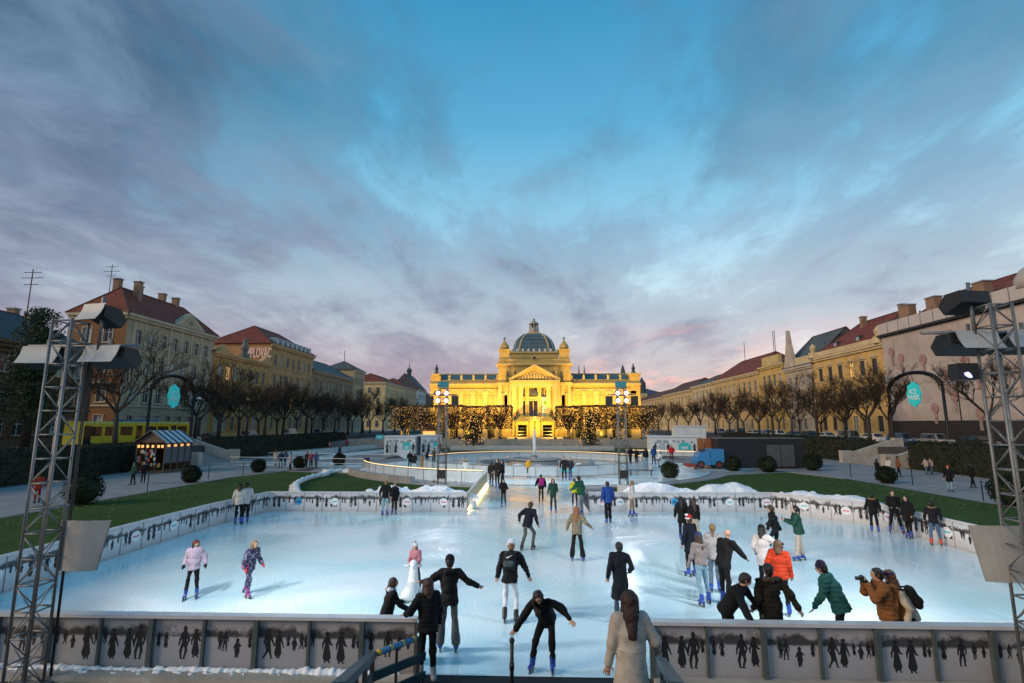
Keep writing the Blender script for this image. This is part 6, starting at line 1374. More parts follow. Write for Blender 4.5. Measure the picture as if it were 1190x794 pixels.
# ================================================================== PEOPLE
V3 = lambda *a: np.array(a, float)
def unit(v): return v / (np.linalg.norm(v) + 1e-9)
def ik(a, b, l1, l2, hint):
    d = b - a; L_ = np.linalg.norm(d)
    if L_ > (l1 + l2) * .999: b = a + d / L_ * (l1 + l2) * .999; d = b - a; L_ = np.linalg.norm(d)
    x = (l1 * l1 - l2 * l2 + L_ * L_) / (2 * L_); h = math.sqrt(max(0, l1 * l1 - x * x)); u = d / L_; p = hint - u * (hint @ u); return a + u * x + unit(p) * h, b
SKIN = (.50, .30, .21)
def person(label, x, y, z=ZI, face=0, h=1.72, d=None, top='black', bottom='black', hair=('short', (.03, .02, .015)), hat=None, coat='hip', hood=False, fur=None, lean=0, side=0, twist=0,
           lf=(0, 0, 0), rf=(0, 0, 0), crouch=0.0, lh=None, rh=None, head=(0, 0), shoe=(.02, .07, .36), skate=True, gloves=None, leg='slim', woman=False, bag=None, scarf=None, skin=SKIN, group='skaters on the ice', pattern=None, bare=False, big=0, puffer=None, top_mat=None):
    """local frame: +y is where the person faces, +x their right. lf/rf: foot offset (side, fwd, lift); lh/rh: hand offset from the shoulder (out, fwd, up)"""
    s = h / 1.75; dist = d or math.hypot(x, y); t = thing('person', label, 'person', (x, y, z), R(face), group)
    if dist < 13.5: hb, hc = .0085, .013
    elif dist < 24: hb, hc = .013, .018
    elif dist < 40: hb, hc = .018, .024
    else: hb, hc = .026, .032
    lift = .075 if skate else .0
    seed = sum(map(ord, label)) % 9973
    pel = V3(0, 0, .93 * s - crouch + lift); up = V3(math.sin(R(side)), math.sin(R(lean)), 0); up[2] = math.sqrt(max(.05, 1 - up @ up)); up = unit(up)
    fw = unit(V3(0, 1, 0) - up * up[1]); rt = np.cross(fw, up)
    if twist: c_, s_ = math.cos(R(twist)), math.sin(R(twist)); rt2 = rt * c_ + fw * s_; fw2 = fw * c_ - rt * s_; 
    else: rt2, fw2 = rt, fw
    pel = pel - V3(up[0], up[1], 0) * .16 * s
    wst = pel + up * .16 * s; chs = pel + up * .36 * s; shc = pel + up * .505 * s; nk = pel + up * .56 * s
    sw = (.165 if woman else .19) * s; thick = 1.0 + big
    shl, shr = shc - rt2 * sw, shc + rt2 * sw
    hy, hp = R(head[0]), R(head[1]); hf = unit(fw2 * math.cos(hy) - rt2 * math.sin(hy)); hu = unit(unit(up * .6 + V3(0, 0, .4)) + hf * math.sin(hp)); hf = unit(hf - hu * (hf @ hu)); hr = np.cross(hf, hu)
    hc_ = nk + up * .03 * s + hu * .118 * s + hf * .012 * s
    hipl, hipr = pel - rt * .082 * s, pel + rt * .082 * s
    rj = random.Random(seed + 17)
    if lf == (0, 0, 0) and rf == (0, 0, 0): q = rj.uniform(-.12, .12); lf = (-rj.uniform(0, .05), q, 0); rf = (rj.uniform(0, .05), -q, 0)
    if side == 0: side = 0
    legs = []
    for hip, ft, sg in ((hipl, lf, -1), (hipr, rf, 1)):
        an = V3(sg * .095 * s + ft[0], ft[1] - .02, .075 * s + lift + ft[2]); kn, an = ik(hip, an, .43 * s, .43 * s, V3(sg * .15, 1, .1)); legs.append((hip, kn, an))
    arms = []
    for sh, hd, sg in ((shl, lh, -1), (shr, rh, 1)):
        hd = hd or rj.choice([(.09, .05, -.52), (.05, .17, -.40), (.13, -.04, -.50), (.02, .24, -.36), (.10, .12, -.48)]); w_ = sh + rt2 * sg * hd[0] * s + fw2 * hd[1] * s + V3(0, 0, hd[2] * s)
        el, w_ = ik(sh, w_, .285 * s, .25 * s, -fw2 * .8 + rt2 * sg * .35 - up * .5); arms.append((sh, el, w_, sg))
    # ---------------- body: one continuous surface
    allp = np.array([pel, nk, hc_ + hu * .14, *[q for l in legs for q in l], *[q for a in arms for q in a[:3]]]); lo = allp.min(0) - .22; hi = allp.max(0) + .22; lo[2] = max(lo[2], lift - .02)
    v = Vol(lo, hi, hb); k = .035
    v.cap(pel, wst, .125 * s, .105 * s, k, fw, 1.35).cap(wst, chs, .105 * s, .125 * s, k, fw, 1.4).cap(shl * .85 + shr * .15, shr * .85 + shl * .15, .06 * s, None, k).cap(shc, hc_ - hu * .06 * s, .052 * s, .048 * s, .02)
    v.cap(hc_ + hu * .025 * s - hf * .008 * s, hc_ + hu * .028 * s + hf * .006 * s, .085 * s, None, .02, hr, 1.14)
    v.cap(hc_ - hu * .045 * s + hf * .030 * s, hc_ + hu * .02 * s + hf * .03 * s, .058 * s, .066 * s, .025, hr, 1.1)
    v.cap(hc_ + hf * .088 * s + hu * .012 * s, hc_ + hf * .103 * s - hu * .018 * s, .010 * s, .014 * s, .012)
    for sg in (-1, 1):
        v.cap(hc_ + hr * sg * .076 * s - hu * .012 * s, hc_ + hr * sg * .080 * s + hu * .022 * s, .012 * s, .016 * s, .008)
        v.cap(hc_ + hf * .098 * s + hr * sg * .030 * s + hu * .016 * s, hc_ + hf * .104 * s + hr * sg * .034 * s + hu * .016 * s, .011 * s, None, .008, sub=True)
    for hip, kn, an in legs: v.cap(hip, kn, .058 * s, .038 * s, .02).cap(kn, an, .038 * s, .030 * s, .02).cap(an, an + fw * .10 * s - V3(0, 0, .03), .035 * s, None, .02)
    for sh, el, w_, sg in arms:
        v.cap(sh, el, .046 * s, .036 * s, .02).cap(el, w_, .036 * s, .027 * s, .02)
        u = unit(w_ - el); pn = unit(np.cross(u, rt2 * sg + fw2 * .3)); sp = np.cross(pn, u); q = w_ + u * .05 * s; v.cap(w_, w_ + u * .075 * s, .027 * s, .033 * s, .012, pn, 1.9)
        for i, (of, ln) in enumerate(((-.031, .062), (-.011, .075), (.011, .071), (.031, .055))):
            b0 = w_ + u * .09 * s + sp * of * s; mid = b0 + (u + sp * of * 6).astype(float) * ln * .55 * s + pn * .004; v.cap(b0 - u * .02, mid, .0095 * s, .0088 * s, .006).cap(mid, mid + (u * .8 - pn * sg * .45) * ln * .6 * s, .0088 * s, .0075 * s, .005)
        th0 = w_ + u * .03 * s + (-sp if True else sp) * .03 * s; v.cap(th0, th0 + (u * .6 - sp * .8) * .055 * s, .012 * s, .0095 * s, .008)
    v.mesh('body', mat('skin_%.2f' % skin[0], skin, .55, var=.08, vscale=12), t)
    if dist < 16:                              # eyes, brows and mouth are only readable on the nearest figures
        for sg in (-1, 1):
            e = hc_ + hf * .092 * s + hr * sg * .031 * s + hu * .014 * s; MB().sphere(tuple(e), .0105 * s, 8, 6).build('eye', mat('eye', (.03, .025, .02), .2), t, True)
            br = hc_ + hf * .097 * s + hr * sg * .032 * s + hu * .036 * s; MB().tube([tuple(br - hr * .017 * s), tuple(br + hr * .017 * s)], .0042 * s, 5).build('eyebrow', mat('brow', (.05, .03, .02), .8), t)
        mo = hc_ + hf * .094 * s - hu * .046 * s; MB().tube([tuple(mo - hr * .019 * s), tuple(mo + hf * .004), tuple(mo + hr * .019 * s)], .0058 * s, 6).build('mouth', mat('lips', (.36, .12, .10), .5), t, True)
    # ---------------- trousers
    mb_ = cloth(bottom) if not isinstance(bottom, str) else cloth((.014, .014, .016))
    lo2, hi2 = lo.copy(), hi.copy(); hi2[2] = pel[2] + .25; v = Vol(lo2, hi2, hc); k = .03
    v.cap(hipl * .8 + hipr * .2, hipr * .8 + hipl * .2, .094 * s, None, k).cap(pel, wst, .125 * s, .115 * s, .04, fw, 1.3); ra = {'slim': (.084, .064, .055), 'straight': (.086, .076, .074), 'wide': (.090, .088, .098), 'flare': (.084, .066, .092), 'tight': (.080, .058, .046)}[leg]
    if leg == 'skirt': pass
    for hip, kn, an in legs:
        e = an + unit(kn - an) * (.035 if leg in ('flare', 'wide') else .09) * s; v.cap(hip, kn, ra[0] * s, ra[1] * s, k).cap(kn, e, ra[1] * s, ra[2] * s, k)
    v.folds(.007, 25, seed); v.mesh('trousers', mb_ if pattern is None else pattern, t)
    # ---------------- jacket
    mt_ = cloth(top) if not isinstance(top, str) else cloth((.014, .014, .016))
    if pattern is not None: mt_ = pattern
    if top_mat is not None: mt_ = top_mat
    hem = {'short': .02, 'hip': -.10, 'long': -.26, 'coat': -.48, 'maxi': -.66}[coat]; lo3, hi3 = lo.copy(), hi.copy(); hi3[2] = hc_[2] + .1; v = Vol(lo3 - .06, hi3 + .06, hc); k = .04; th = 1 + big
    pu = .018 if coat in ('hip', 'short') else .012
    v.cap(wst, chs, (.142 + pu) * s * th, (.160 + pu) * s * th, k, fw, 1.22).cap(chs, shc - up * .02, (.160 + pu) * s * th, .112 * s, k, fw, 1.25); v.cap(shl * .9 + shr * .1, shr * .9 + shl * .1, .082 * s, None, .05)
    hb_ = pel + V3(up[0], up[1], up[2]) * 0 + (V3(0, 0, 1) if hem < -.2 else up) * hem * s
    mid = (legs[0][1] + legs[1][1]) / 2
    if hem < -.2: hb_ = V3(pel[0] * .6 + mid[0] * .4, pel[1] * .6 + mid[1] * .4, pel[2] + hem * s)
    fl = {'short': .172, 'hip': .176, 'long': .195, 'coat': .225, 'maxi': .285}[coat] * s * th
    v.cap(wst, hb_, (.140 + pu) * s * th, fl, .05, fw, 1.12)
    if hem < -.05: v.cap(wst - V3(0, 0, .04) * s, pel + (hb_ - pel) * .3, .158 * s * th, .180 * s * th, .04, fw, 1.12)
    v.cut(hb_, -(up if hem > -.2 else V3(0, 0, 1)))
    for sh, el, w_, sg in arms: v.cap(sh, el, (.070 + pu * .6) * s, .064 * s, .035).cap(el, w_ - unit(w_ - el) * .01, .064 * s, .052 * s, .03)
    v.cap(nk - up * .05 * s, nk + up * .0 * s, .075 * s, .068 * s, .02)
    if puffer is None: puffer = coat in ('hip', 'short', 'long') and rj.random() < .4
    if puffer:
        zc_ = v.ax[2][None, None, :] - pel[2]; v.f = (v.f - np.where(np.abs(v.f) < .06, .011 * np.abs(np.sin(zc_ * math.pi / (.085 * s))), 0)).astype(np.float32)
    if hood: v.cap(nk - fw2 * .07 * s - rt2 * .06 * s - up * .03, nk - fw2 * .07 * s + rt2 * .06 * s - up * .03, .062 * s, None, .03)
    v.folds(.011 if coat != 'maxi' else .006, 21, seed + 1).folds(.004 if coat != 'maxi' else .002, 55, seed + 5); v.mesh('coat' if coat in ('coat', 'maxi', 'long') else 'jacket', mt_, t)
    if coat == 'maxi': MB().tube([tuple(wst + V3(.165 * s * math.cos(a_), .135 * s * math.sin(a_), .02)) for a_ in [R(15 * q) for q in range(25)]], .018, 6).build('belt', mt_, t, True)
    if fur:
        v = Vol(nk - .25, nk + .25, hc); n_ = 9
        for q in range(n_):
            a_ = R(150 + 240 * q / (n_ - 1) + 60); pa = nk - fw2 * .055 * s + rt2 * .125 * s * math.cos(R(180 * q / (n_ - 1))) - fw2 * .075 * s * math.sin(R(180 * q / (n_ - 1))) + up * .005
            v.cap(pa, pa + up * .01, .038 * s, None, .02)
        v.folds(.012, 70, seed + 2); v.mesh('fur_trim', cloth(fur), t)
    if scarf:
        v = Vol(nk - .2, nk + .2, hc); v.cap(nk - rt2 * .03, nk + rt2 * .03, .085 * s, None, .02, up, 1.4).folds(.006, 40, 5); v.mesh('scarf', cloth(scarf), t)
    # ---------------- gloves
    if gloves:
        for sh, el, w_, sg in arms: u = unit(w_ - el); v = Vol(w_ - .2, w_ + .2, max(.011, hb)); v.cap(w_ - u * .02, w_ + u * .07 * s, .036 * s, .044 * s, .015).cap(w_ + u * .08 * s, w_ + u * .15 * s, .040 * s, .026 * s, .02).cap(w_ + u * .04, w_ + u * .09 * s - rt2 * sg * .05, .018, .014, .01); v.mesh('glove', cloth(gloves), t)
    # ---------------- hair
    st, hcol = hair if hair else ('bald', (.1, .08, .06)); mh = mat('hair_%.3f_%.3f' % (hcol[0], hcol[2]), hcol, .5, var=.35, vscale=30, bump=.6, bscale=90)
    if st != 'bald':
        v = Vol(hc_ - np.array([.35, .35, .65]), hc_ + .3, min(hb * 1.25, .02)); v.cap(hc_ + hu * .035 * s - hf * .014 * s, hc_ + hu * .034 * s - hf * .004 * s, .098 * s, None, .02, hr, 1.08); v.cap(hc_ - hf * .045 * s - hu * .03 * s, hc_ - hf * .04 * s + hu * .03 * s, .072 * s, .08 * s, .03, hr, .95)
        if st in ('long', 'mid'):
            ln = .34 if st == 'long' else .17; e = hc_ - hf * .075 * s - V3(0, 0, ln * s) - fw2 * .07 * s * (1 if lean < 25 else -.5); v.cap(hc_ - hf * .05 * s, hc_ - hf * .085 * s - V3(0, 0, .13 * s), .085 * s, .085 * s, .03, hf, 1.3).cap(hc_ - hf * .085 * s - V3(0, 0, .13 * s), e, .085 * s, .055 * s, .03, hf, 1.5)
            for sg in (-1, 1): v.cap(hc_ + hr * sg * .078 * s + hu * .03 * s, hc_ + hr * sg * .085 * s - V3(0, 0, .13 * s) - hf * .01, .030 * s, .030 * s, .03)
        if st == 'pony': v.cap(hc_ - hf * .09 * s + hu * .03 * s, hc_ - hf * .14 * s + hu * .01 * s, .028 * s, .032 * s, .02).cap(hc_ - hf * .14 * s + hu * .01 * s, hc_ - hf * .13 * s - V3(0, 0, .20 * s), .036 * s, .018 * s, .02)
        if st == 'bun': v.cap(hc_ - hf * .11 * s + hu * .06 * s, hc_ - hf * .11 * s + hu * .065 * s, .042 * s, None, .01)
        fcut = hc_ + hf * .052 * s                     # open the face
        v.cap(hc_ + hf * .085 * s - hu * .055 * s, hc_ + hf * .10 * s + hu * .028 * s, .072 * s, .064 * s, .012, sub=True); v.cap(hc_ + hf * .06 * s - hu * .14 * s, hc_ + hf * .08 * s - hu * .05 * s, .075 * s, .07 * s, .012, sub=True)
        v.folds(.004, 95, seed + 3); v.mesh('hair', mh, t)
    # ---------------- hat
    if hat:
        kind, col = hat[0], hat[1]; v = Vol(hc_ - .2, hc_ + .32, min(hb * 1.2, .018))
        if kind == 'headband': v.cap(hc_ + hu * .045 * s, hc_ + hu * .06 * s, .108 * s, None, .01); v.cut(hc_ + hu * .085 * s, hu); v.cut(hc_ + hu * .035 * s, -hu); v.mesh('headband', cloth(col), t)
        else:
            v.cap(hc_ + hu * .05 * s - hf * .012 * s, hc_ + hu * .075 * s - hf * .018 * s, .106 * s, .096 * s, .02); v.cut(hc_ + hu * .032 * s, -unit(hu - hf * .15)); 
            if kind == 'cap': v.cap(hc_ + hf * .10 * s + hu * .055 * s, hc_ + hf * .15 * s + hu * .045 * s, .045 * s, None, .01, hu, 5)
            if kind == 'santa': v.cap(hc_ + hu * .12 * s, hc_ + hu * .17 * s - hr * .06 * s, .07 * s, .03 * s, .03)
            v.folds(.003, 60, seed + 4); ho = v.mesh('hat', cloth(col), t)
            if kind in ('pom', 'santa'):
                p_ = hc_ + hu * (.20 if kind == 'pom' else .16) * s - (hr * .10 * s if kind == 'santa' else 0); v = Vol(p_ - .09, p_ + .09, .012); v.cap(p_, p_ + .002, .042 * s, None, .01).folds(.01, 90, 7); v.mesh('pompom', cloth(hat[2]), ho)
            if kind == 'santa': v = Vol(hc_ - .2, hc_ + .2, hb * 1.2); v.cap(hc_ + hu * .045 * s, hc_ + hu * .05 * s, .115 * s, None, .01); v.cut(hc_ + hu * .07 * s, hu); v.cut(hc_ + hu * .025 * s, -hu); v.mesh('brim', cloth(hat[2]), ho)
    # ---------------- skates or shoes
    for hip, kn, an in legs:
        ft = unit(V3(0, 1, 0) * .92 + V3(an[0] * .6, 0, 0)); v = Vol(an - .28, an + .28, hc * .9); sh_ = unit(kn - an)
        v.cap(an - V3(0, 0, .03 * s), an + sh_ * (.13 if skate else .05) * s, .056 * s, .060 * s, .02).cap(an - ft * .035 * s - V3(0, 0, .045 * s), an + ft * .15 * s - V3(0, 0, .045 * s), .046 * s, .040 * s, .025); v.cut(V3(an[0], an[1], an[2] - .078 * s), V3(0, 0, -1))
        bo = v.mesh('skate_boot' if skate else 'shoe', mat('boot_%.2f_%.2f_%.2f' % shoe, shoe, .35, var=.12, vscale=12), t)
        if skate and bo:
            b0 = an - V3(0, 0, .075 * s + .075); MB().beam(tuple(b0 - ft * .10 + V3(0, 0, .006)), tuple(b0 + ft * .19 + V3(0, 0, .006)), .006, .045).build('blade', m_steel, bo); bh = MB()
            for q in (-.06, .12): c = b0 + ft * q; bh.beam(tuple(c + V3(0, 0, .02)), tuple(c + V3(0, 0, .085)), .03, .05)
            bh.build('blade_holder', m_dark, bo)
    M_ = Matrix.Translation((x, y, z)) @ Matrix.Rotation(R(face), 4, 'Z')
    info = dict(root=t, M=M_, chest=chs, back=-fw2, rt=rt2, up=up, shl=shl, shr=shr, hands=[a[2] + unit(a[2] - a[1]) * .09 for a in arms], s=s, head=hc_)
    return info
def backpack(label, inf, col, accent=None, w_=.30, h_=.40, dp=.15, mark=None):
    t = thing('backpack', label, 'backpack'); t.matrix_world = inf['M']; c = inf['chest'] + inf['back'] * .235 * inf['s'] + inf['up'] * .0; v = Vol(c - .35, c + .35, .012); u, r_ = inf['up'], inf['rt']
    for q in (-.5, 0, .5): v.cap(c - u * h_ * .36 + r_ * q * w_ * .55, c + u * h_ * .30 + r_ * q * w_ * .5, dp * .5, dp * .46, .05)
    v.folds(.006, 30, 3); v.mesh('bag', cloth(col), t); pk = c + inf['back'] * dp * .42 - u * .08; v = Vol(pk - .2, pk + .2, .012); v.cap(pk - r_ * .06, pk + r_ * .06, .075, None, .02, inf['back'], 1.6); v.mesh('pocket', cloth(accent or col), t)
    for sg in (-1, 1):
        sh = (inf['shr'] if sg > 0 else inf['shl']); ps = [c + r_ * sg * .1 + u * h_ * .35, (sh + inf['chest'] * .0) + u * .085 - r_ * sg * .06 + inf['back'] * .03, sh - r_ * sg * .05 + u * .03 - inf['back'] * .12, inf['chest'] - inf['back'] * .16 + r_ * sg * .11]; MB().tube([tuple(q) for q in ps], .018, 6).build('strap', cloth(accent or col), t, True)
    if mark: 
        mk = c + inf['back'] * (dp * .5 + .052); pts = [(-.075, .0), (-.03, -.028), (.09, .05), (-.03, .002)]; mb = MB(); q = [mk + r_ * a_ + u * (b_ + .06) for a_, b_ in pts]; mb.add([tuple(p_) for p_ in q] + [tuple(p_ + inf['back'] * .006) for p_ in q], [(0, 1, 2, 3), (4, 7, 6, 5), (0, 4, 5, 1), (1, 5, 6, 2), (2, 6, 7, 3), (3, 7, 4, 0)]); mb.build('emblem', m_white, t)
    return t

# ------------------------------------------------------------------ heaps of scraped snow
def snow_heap(label, pts, seed, wd, h=.055):
    rr = random.Random(seed); P_ = np.array([(x, y) for x, y, z in pts]); v = Vol((P_[:, 0].min() - 1.4, P_[:, 1].min() - 1.6, -.05), (P_[:, 0].max() + 1.4, P_[:, 1].max() + 1.6, max(p[2] for p in pts) + .5), h)
    for (x, y, z), (x2, y2, z2) in zip(pts, pts[1:]): v.cap((x, y, z * .28), (x2, y2, z2 * .28), z * .72, z2 * .72, .25)
    for k in range(len(pts) * 9):
        x, y, z = pts[rr.randrange(len(pts))]; a = rr.uniform(0, 6.28); e = rr.uniform(.15, 1.35); r = rr.uniform(.06, .22); d = z * .66; c = (x + rr.uniform(-.5, .5) + d * math.cos(e) * math.cos(a) * .6, y + d * math.cos(e) * math.sin(a), z * .28 + d * math.sin(e)); v.cap(c, (c[0] + rr.uniform(-.1, .1), c[1], c[2]), r, None, rr.choice((.05, .12, .2)))
    v.folds(.05, 7, seed); v.folds(.02, 23, seed + 1); v.cut((0, 0, 0), (0, 0, -1)); o = v.mesh('snow', m_snow, None); o['kind'] = 'stuff'; o['label'] = label; o['category'] = 'snow'; return o
rr = random.Random(11)
snow_heap('long heap of scraped snow behind the right back barrier', [(5.6 + .7 * k, 30.15 + rr.uniform(-.1, .1), 1.12 + .22 * math.sin(k * 1.1) + rr.uniform(-.1, .12) - (.12 if k > 9 else 0)) for k in range(12)], 1, 1.0)
snow_heap('low humps of snow behind the left back barrier', [(-8.6 + .7 * k, 29.75 + rr.uniform(-.1, .1), .98 + .2 * math.sin(k * 1.7) + rr.uniform(-.05, .1)) for k in range(8)], 2, .6)
snow_heap('snow lumps behind the curved right corner barrier', [(14.1 + .45 * k, 29.95 - .56 * k, 1.0 + rr.uniform(-.12, .10)) for k in range(6)], 4, .5)

def ledge_snow():
    rr = random.Random(6); v = Vol((-15.0, 9.95, .08), (-2.2, 10.42, .36), .022)
    for k in range(150):
        x = -14.9 + 12.5 * k / 150; a = .5 + .5 * math.sin(x * 1.9) * math.sin(x * .7 + 1); r = .03 + .05 * a * rr.uniform(.5, 1.2)
        v.cap((x, 10.27, .12), (x + .1, 10.27 - rr.uniform(0, .05), .12), r, r * rr.uniform(.7, 1.1), .05, (0, 0, 1), rr.uniform(.9, 1.4))
        if rr.random() < .6: c = (x, 10.16 + rr.uniform(-.1, .08), .13); v.cap(c, (c[0] + rr.uniform(-.1, .1), c[1], c[2]), rr.uniform(.012, .045), None, .02)
    v.folds(.012, 38, 3); o = v.mesh('snow', m_snow, None); o['kind'] = 'stuff'; o['label'] = 'crumbled snow lying on the ledge of the front barrier'; o['category'] = 'snow'
ledge_snow()

# ------------------------------------------------------------------ the people of the photograph
BLK = (.013, .013, .015); NAVY = (.012, .018, .036); BLUE = (.02, .07, .36); JEAN = (.07, .13, .22); LJEAN = (.22, .36, .44); GREY = (.20, .19, .19); BEI = (.42, .34, .26); WHT = (.66, .64, .62)
BRN = (.045, .022, .012); DBR = (.018, .011, .008); BLD = (.20, .12, .05); GIN = (.26, .09, .025); BLH = (.008, .007, .007)
def at(px, py, tp, hmax=1.95):                        # foot pixel and head-top pixel -> place and height
    g = G(px, py, ZI); return dict(x=g.x, y=g.y, h=max(1.0, min(hmax, (WY(px, tp, g.y).z - ZI) / 1.04)))
def Pf(label, px, py, tp, **k):
    a = at(px, py, tp); a.update(k); return person(label, a.pop('x'), a.pop('y'), **a)
def Pd(label, px, tp, y, **k):                        # feet hidden: known depth
    p = WY(px, tp, y); a = dict(h=(p.z - ZI) / 1.04); a.update(k); return person(label, p.x, y, **a)
# --- front row
Pd('woman in black jacket with white hood leaning on the left front rail', 452, 673, 10.9, face=-60, top=BLK, bottom=BLK, hair=('mid', BRN), hood=False, fur=(.62, .64, .68), scarf=(.25, .42, .55), woman=True, lh=(.02, .34, -.24), rh=(.0, .36, -.30), lean=14, head=(-10, -8))
kid = Pf('small child in pink jacket and pompom hat pushing a white skating aid', 482, 687, 634, face=176, top=(.42, .16, .20), bottom=(.02, .03, .06), hair=('long', GIN), hat=('pom', (.55, .55, .58), (.16, .10, .07)), woman=True, lh=(.0, .26, -.30), rh=(.0, .26, -.30), lean=14, h=1.18, shoe=(.03, .03, .05), gloves=(.5, .5, .55), head=(0, -12))
Pf('person in black hooded jacket and grey flared trousers with arms spread', 521, 757, 662, face=8, top=BLK, bottom=(.10, .10, .098), hair=('short', BLH), hood=True, leg='flare', lh=(.42, .12, -.18), rh=(.40, .05, -.28), lf=(-.08, .06, 0), rf=(.06, -.03, 0), lean=6, h=1.74, hat=('beanie', BLK))
a = Pd('woman in black with long auburn hair standing at the rink entrance', 498, 691, 10.12, face=20, top=BLK, bottom=BLK, hair=('long', (.055, .020, .012)), coat='hip', woman=True, lh=(.24, .12, -.30), rh=(.08, .08, -.50), lean=8, shoe=(.35, .35, .37), h=1.66)
nk_ = Pf('skater in black hoodie, white leggings and white cap seen from behind', 593, 722, 639, face=-6, top=BLK, bottom=(.60, .62, .66), hair=('short', BLD), hat=('beanie', (.62, .63, .68)), hood=True, leg='tight', lean=20, lf=(-.02, -.10, .02), rf=(.06, -.12, 0), lh=(.16, .10, -.50), rh=(.22, .10, -.44), h=1.76, crouch=.05, shoe=BLK)
backpack('black backpack with white emblem worn by the skater in white leggings', nk_, (.02, .024, .026), (.05, .07, .075), mark=True)
Pf('bending girl in black with dark hair holding the handrail post', 634, 781, 697, face=168, top=BLK, bottom=BLK, hair=('long', DBR), hood=False, woman=True, lean=42, h=1.68, crouch=.06, lf=(-.04, -.02, 0), rf=(.16, .02, 0), lh=(.42, .10, -.26), rh=(.40, .16, -.34), head=(10, 14), side=8, leg='slim')
zc = .92; person('woman in long pale coat with long brown hair on the entrance stair', WY(731, 687, 6.7).x, 6.7, zc, face=4, h=WY(731, 687, 6.7).z - zc, top=(.46, .42, .37), bottom=BLK, hair=('long', (.030, .014, .010)), coat='maxi', woman=True, skate=False, shoe=BLK, lh=(.10, .06, -.52), rh=(.20, .16, -.42), head=(-6, -6), leg='slim')
Pf('man in long dark blue coat standing with his back to the camera', 722, 722, 631, face=4, puffer=False, top=(.012, .018, .032), bottom=(.04, .065, .10), hair=('short', DBR), coat='coat', lh=(.10, .03, -.50), rh=(.08, .12, -.40), shoe=BLK)
# --- mid ice
Pf('skater in navy top and grey trousers leaning into a turn', 614, 639, 587, face=-28, top=NAVY, bottom=(.09, .09, .09), hair=('short', BRN), lean=24, lf=(-.06, -.22, .0), rf=(.04, .10, 0), crouch=.10, lh=(.20, -.12, -.42), rh=(.14, .02, -.46), h=1.74, shoe=BLK)
m_chk = mat('checked_wool', (.24, .20, .14), .9); tt, pp = tweak(m_chk); tc_ = nn(tt, 'ShaderNodeTexCoord'); br_ = nn(tt, 'ShaderNodeTexBrick'); br_.offset = 0; br_.inputs['Color1'].default_value = (.30, .25, .17, 1); br_.inputs['Color2'].default_value = (.22, .18, .12, 1); br_.inputs['Mortar'].default_value = (.05, .04, .03, 1); br_.inputs['Scale'].default_value = 9; br_.inputs['Mortar Size'].default_value = .05; br_.inputs['Brick Width'].default_value = .6; br_.inputs['Row Height'].default_value = .6; mp_ = nn(tt, 'ShaderNodeMapping'); mp_.inputs['Rotation'].default_value = (R(90), 0, 0); tt.links.new(tc_.outputs['Object'], mp_.inputs[0]); tt.links.new(mp_.outputs[0], br_.inputs['Vector']); tt.links.new(br_.outputs['Color'], pp.inputs['Base Color'])
Pf('woman in checked beige jacket with ginger hair and black trousers', 671, 652, 593, face=-14, top_mat=m_chk, puffer=False, top=(.24, .20, .14), bottom=BLK, hair=('long', GIN), woman=True, leg='flare', lh=(.20, .06, -.46), rh=(.32, .08, -.36), lf=(-.08, 0, 0), rf=(.10, .04, 0), h=1.68)
Pf('girl in lilac jacket with curly brown hair and red headband', 222, 696, 634, face=200, top=(.44, .34, .42), bottom=BLK, hair=('mid', BRN), hat=('headband', (.25, .03, .03)), coat='hip', woman=True, lh=(.18, .06, -.44), rh=(.10, .14, -.42), lf=(-.04, -.02, 0), rf=(.06, .06, 0), gloves=BLK, head=(35, 0), h=1.40)
m_pat = mat('patterned_suit', (.03, .02, .06), .7); tt, pp = tweak(m_pat); tc_ = nn(tt, 'ShaderNodeTexCoord'); vo = nn(tt, 'ShaderNodeTexVoronoi'); vo.inputs['Scale'].default_value = 17; rp = nn(tt, 'ShaderNodeValToRGB'); e_ = rp.color_ramp.elements
e_[0].position = .0; e_[0].color = (.32, .05, .26, 1); e_[1].position = .5; e_[1].color = (.015, .012, .04, 1); q_ = e_.new(.22); q_.color = (.25, .25, .40, 1); tt.links.new(tc_.outputs['Object'], vo.inputs['Vector']); tt.links.new(vo.outputs['Distance'], rp.inputs[0]); tt.links.new(rp.outputs[0], pp.inputs['Base Color'])
gl = Pf('girl in patterned purple suit gliding with her leg stretched back', 288, 694, 633, face=-115, pattern=m_pat, hair=('long', BLD), woman=True, lean=16, lf=(-.10, -.34, .0), rf=(.02, .12, 0), lh=(.16, .06, -.42), rh=(.16, .12, -.42), gloves=(.5, .04, .06), shoe=(.25, .04, .20), crouch=.06, h=1.44)
t = thing('belt_bag', 'pink belt bag worn by the girl in the patterned suit', 'bag'); t.matrix_world = gl['M']; MB().sphere((.16, .02, .98 * gl['s']), .085, 10, 7, (1, 1.3, .8)).build('bag', mat('pink_bag', (.50, .02, .20), .5), t, True); MB().tube([(.17 * math.cos(q), .13 * math.sin(q) - .04, 1.0 * gl['s']) for q in [R(20 * i) for i in range(19)]], .016, 5).build('strap', mat('pink_bag', (.50, .02, .20), .5), t)
Pf('woman in white jacket standing at the left rink barrier', 276, 609, 563, face=14, top=(.55, .52, .46), bottom=BLK, hair=('mid', DBR), hat=('beanie', BLK), woman=True)
Pf('person in grey white jacket beside the left rink barrier', 284, 608, 562, face=40, top=(.42, .42, .43), bottom=BLK, hair=('short', DBR), hat=('beanie', BLK))
Pf('blond person in black top and light jeans leaning on the back barrier', 447, 599, 559, face=-8, top=BLK, bottom=LJEAN, hair=('short', BLD), lean=6, leg='slim')
Pf('person in black coat facing the camera at the back barrier', 458, 597, 562, face=178, top=BLK, bottom=BLK, hair=('short', BLD), coat='long', big=.1)
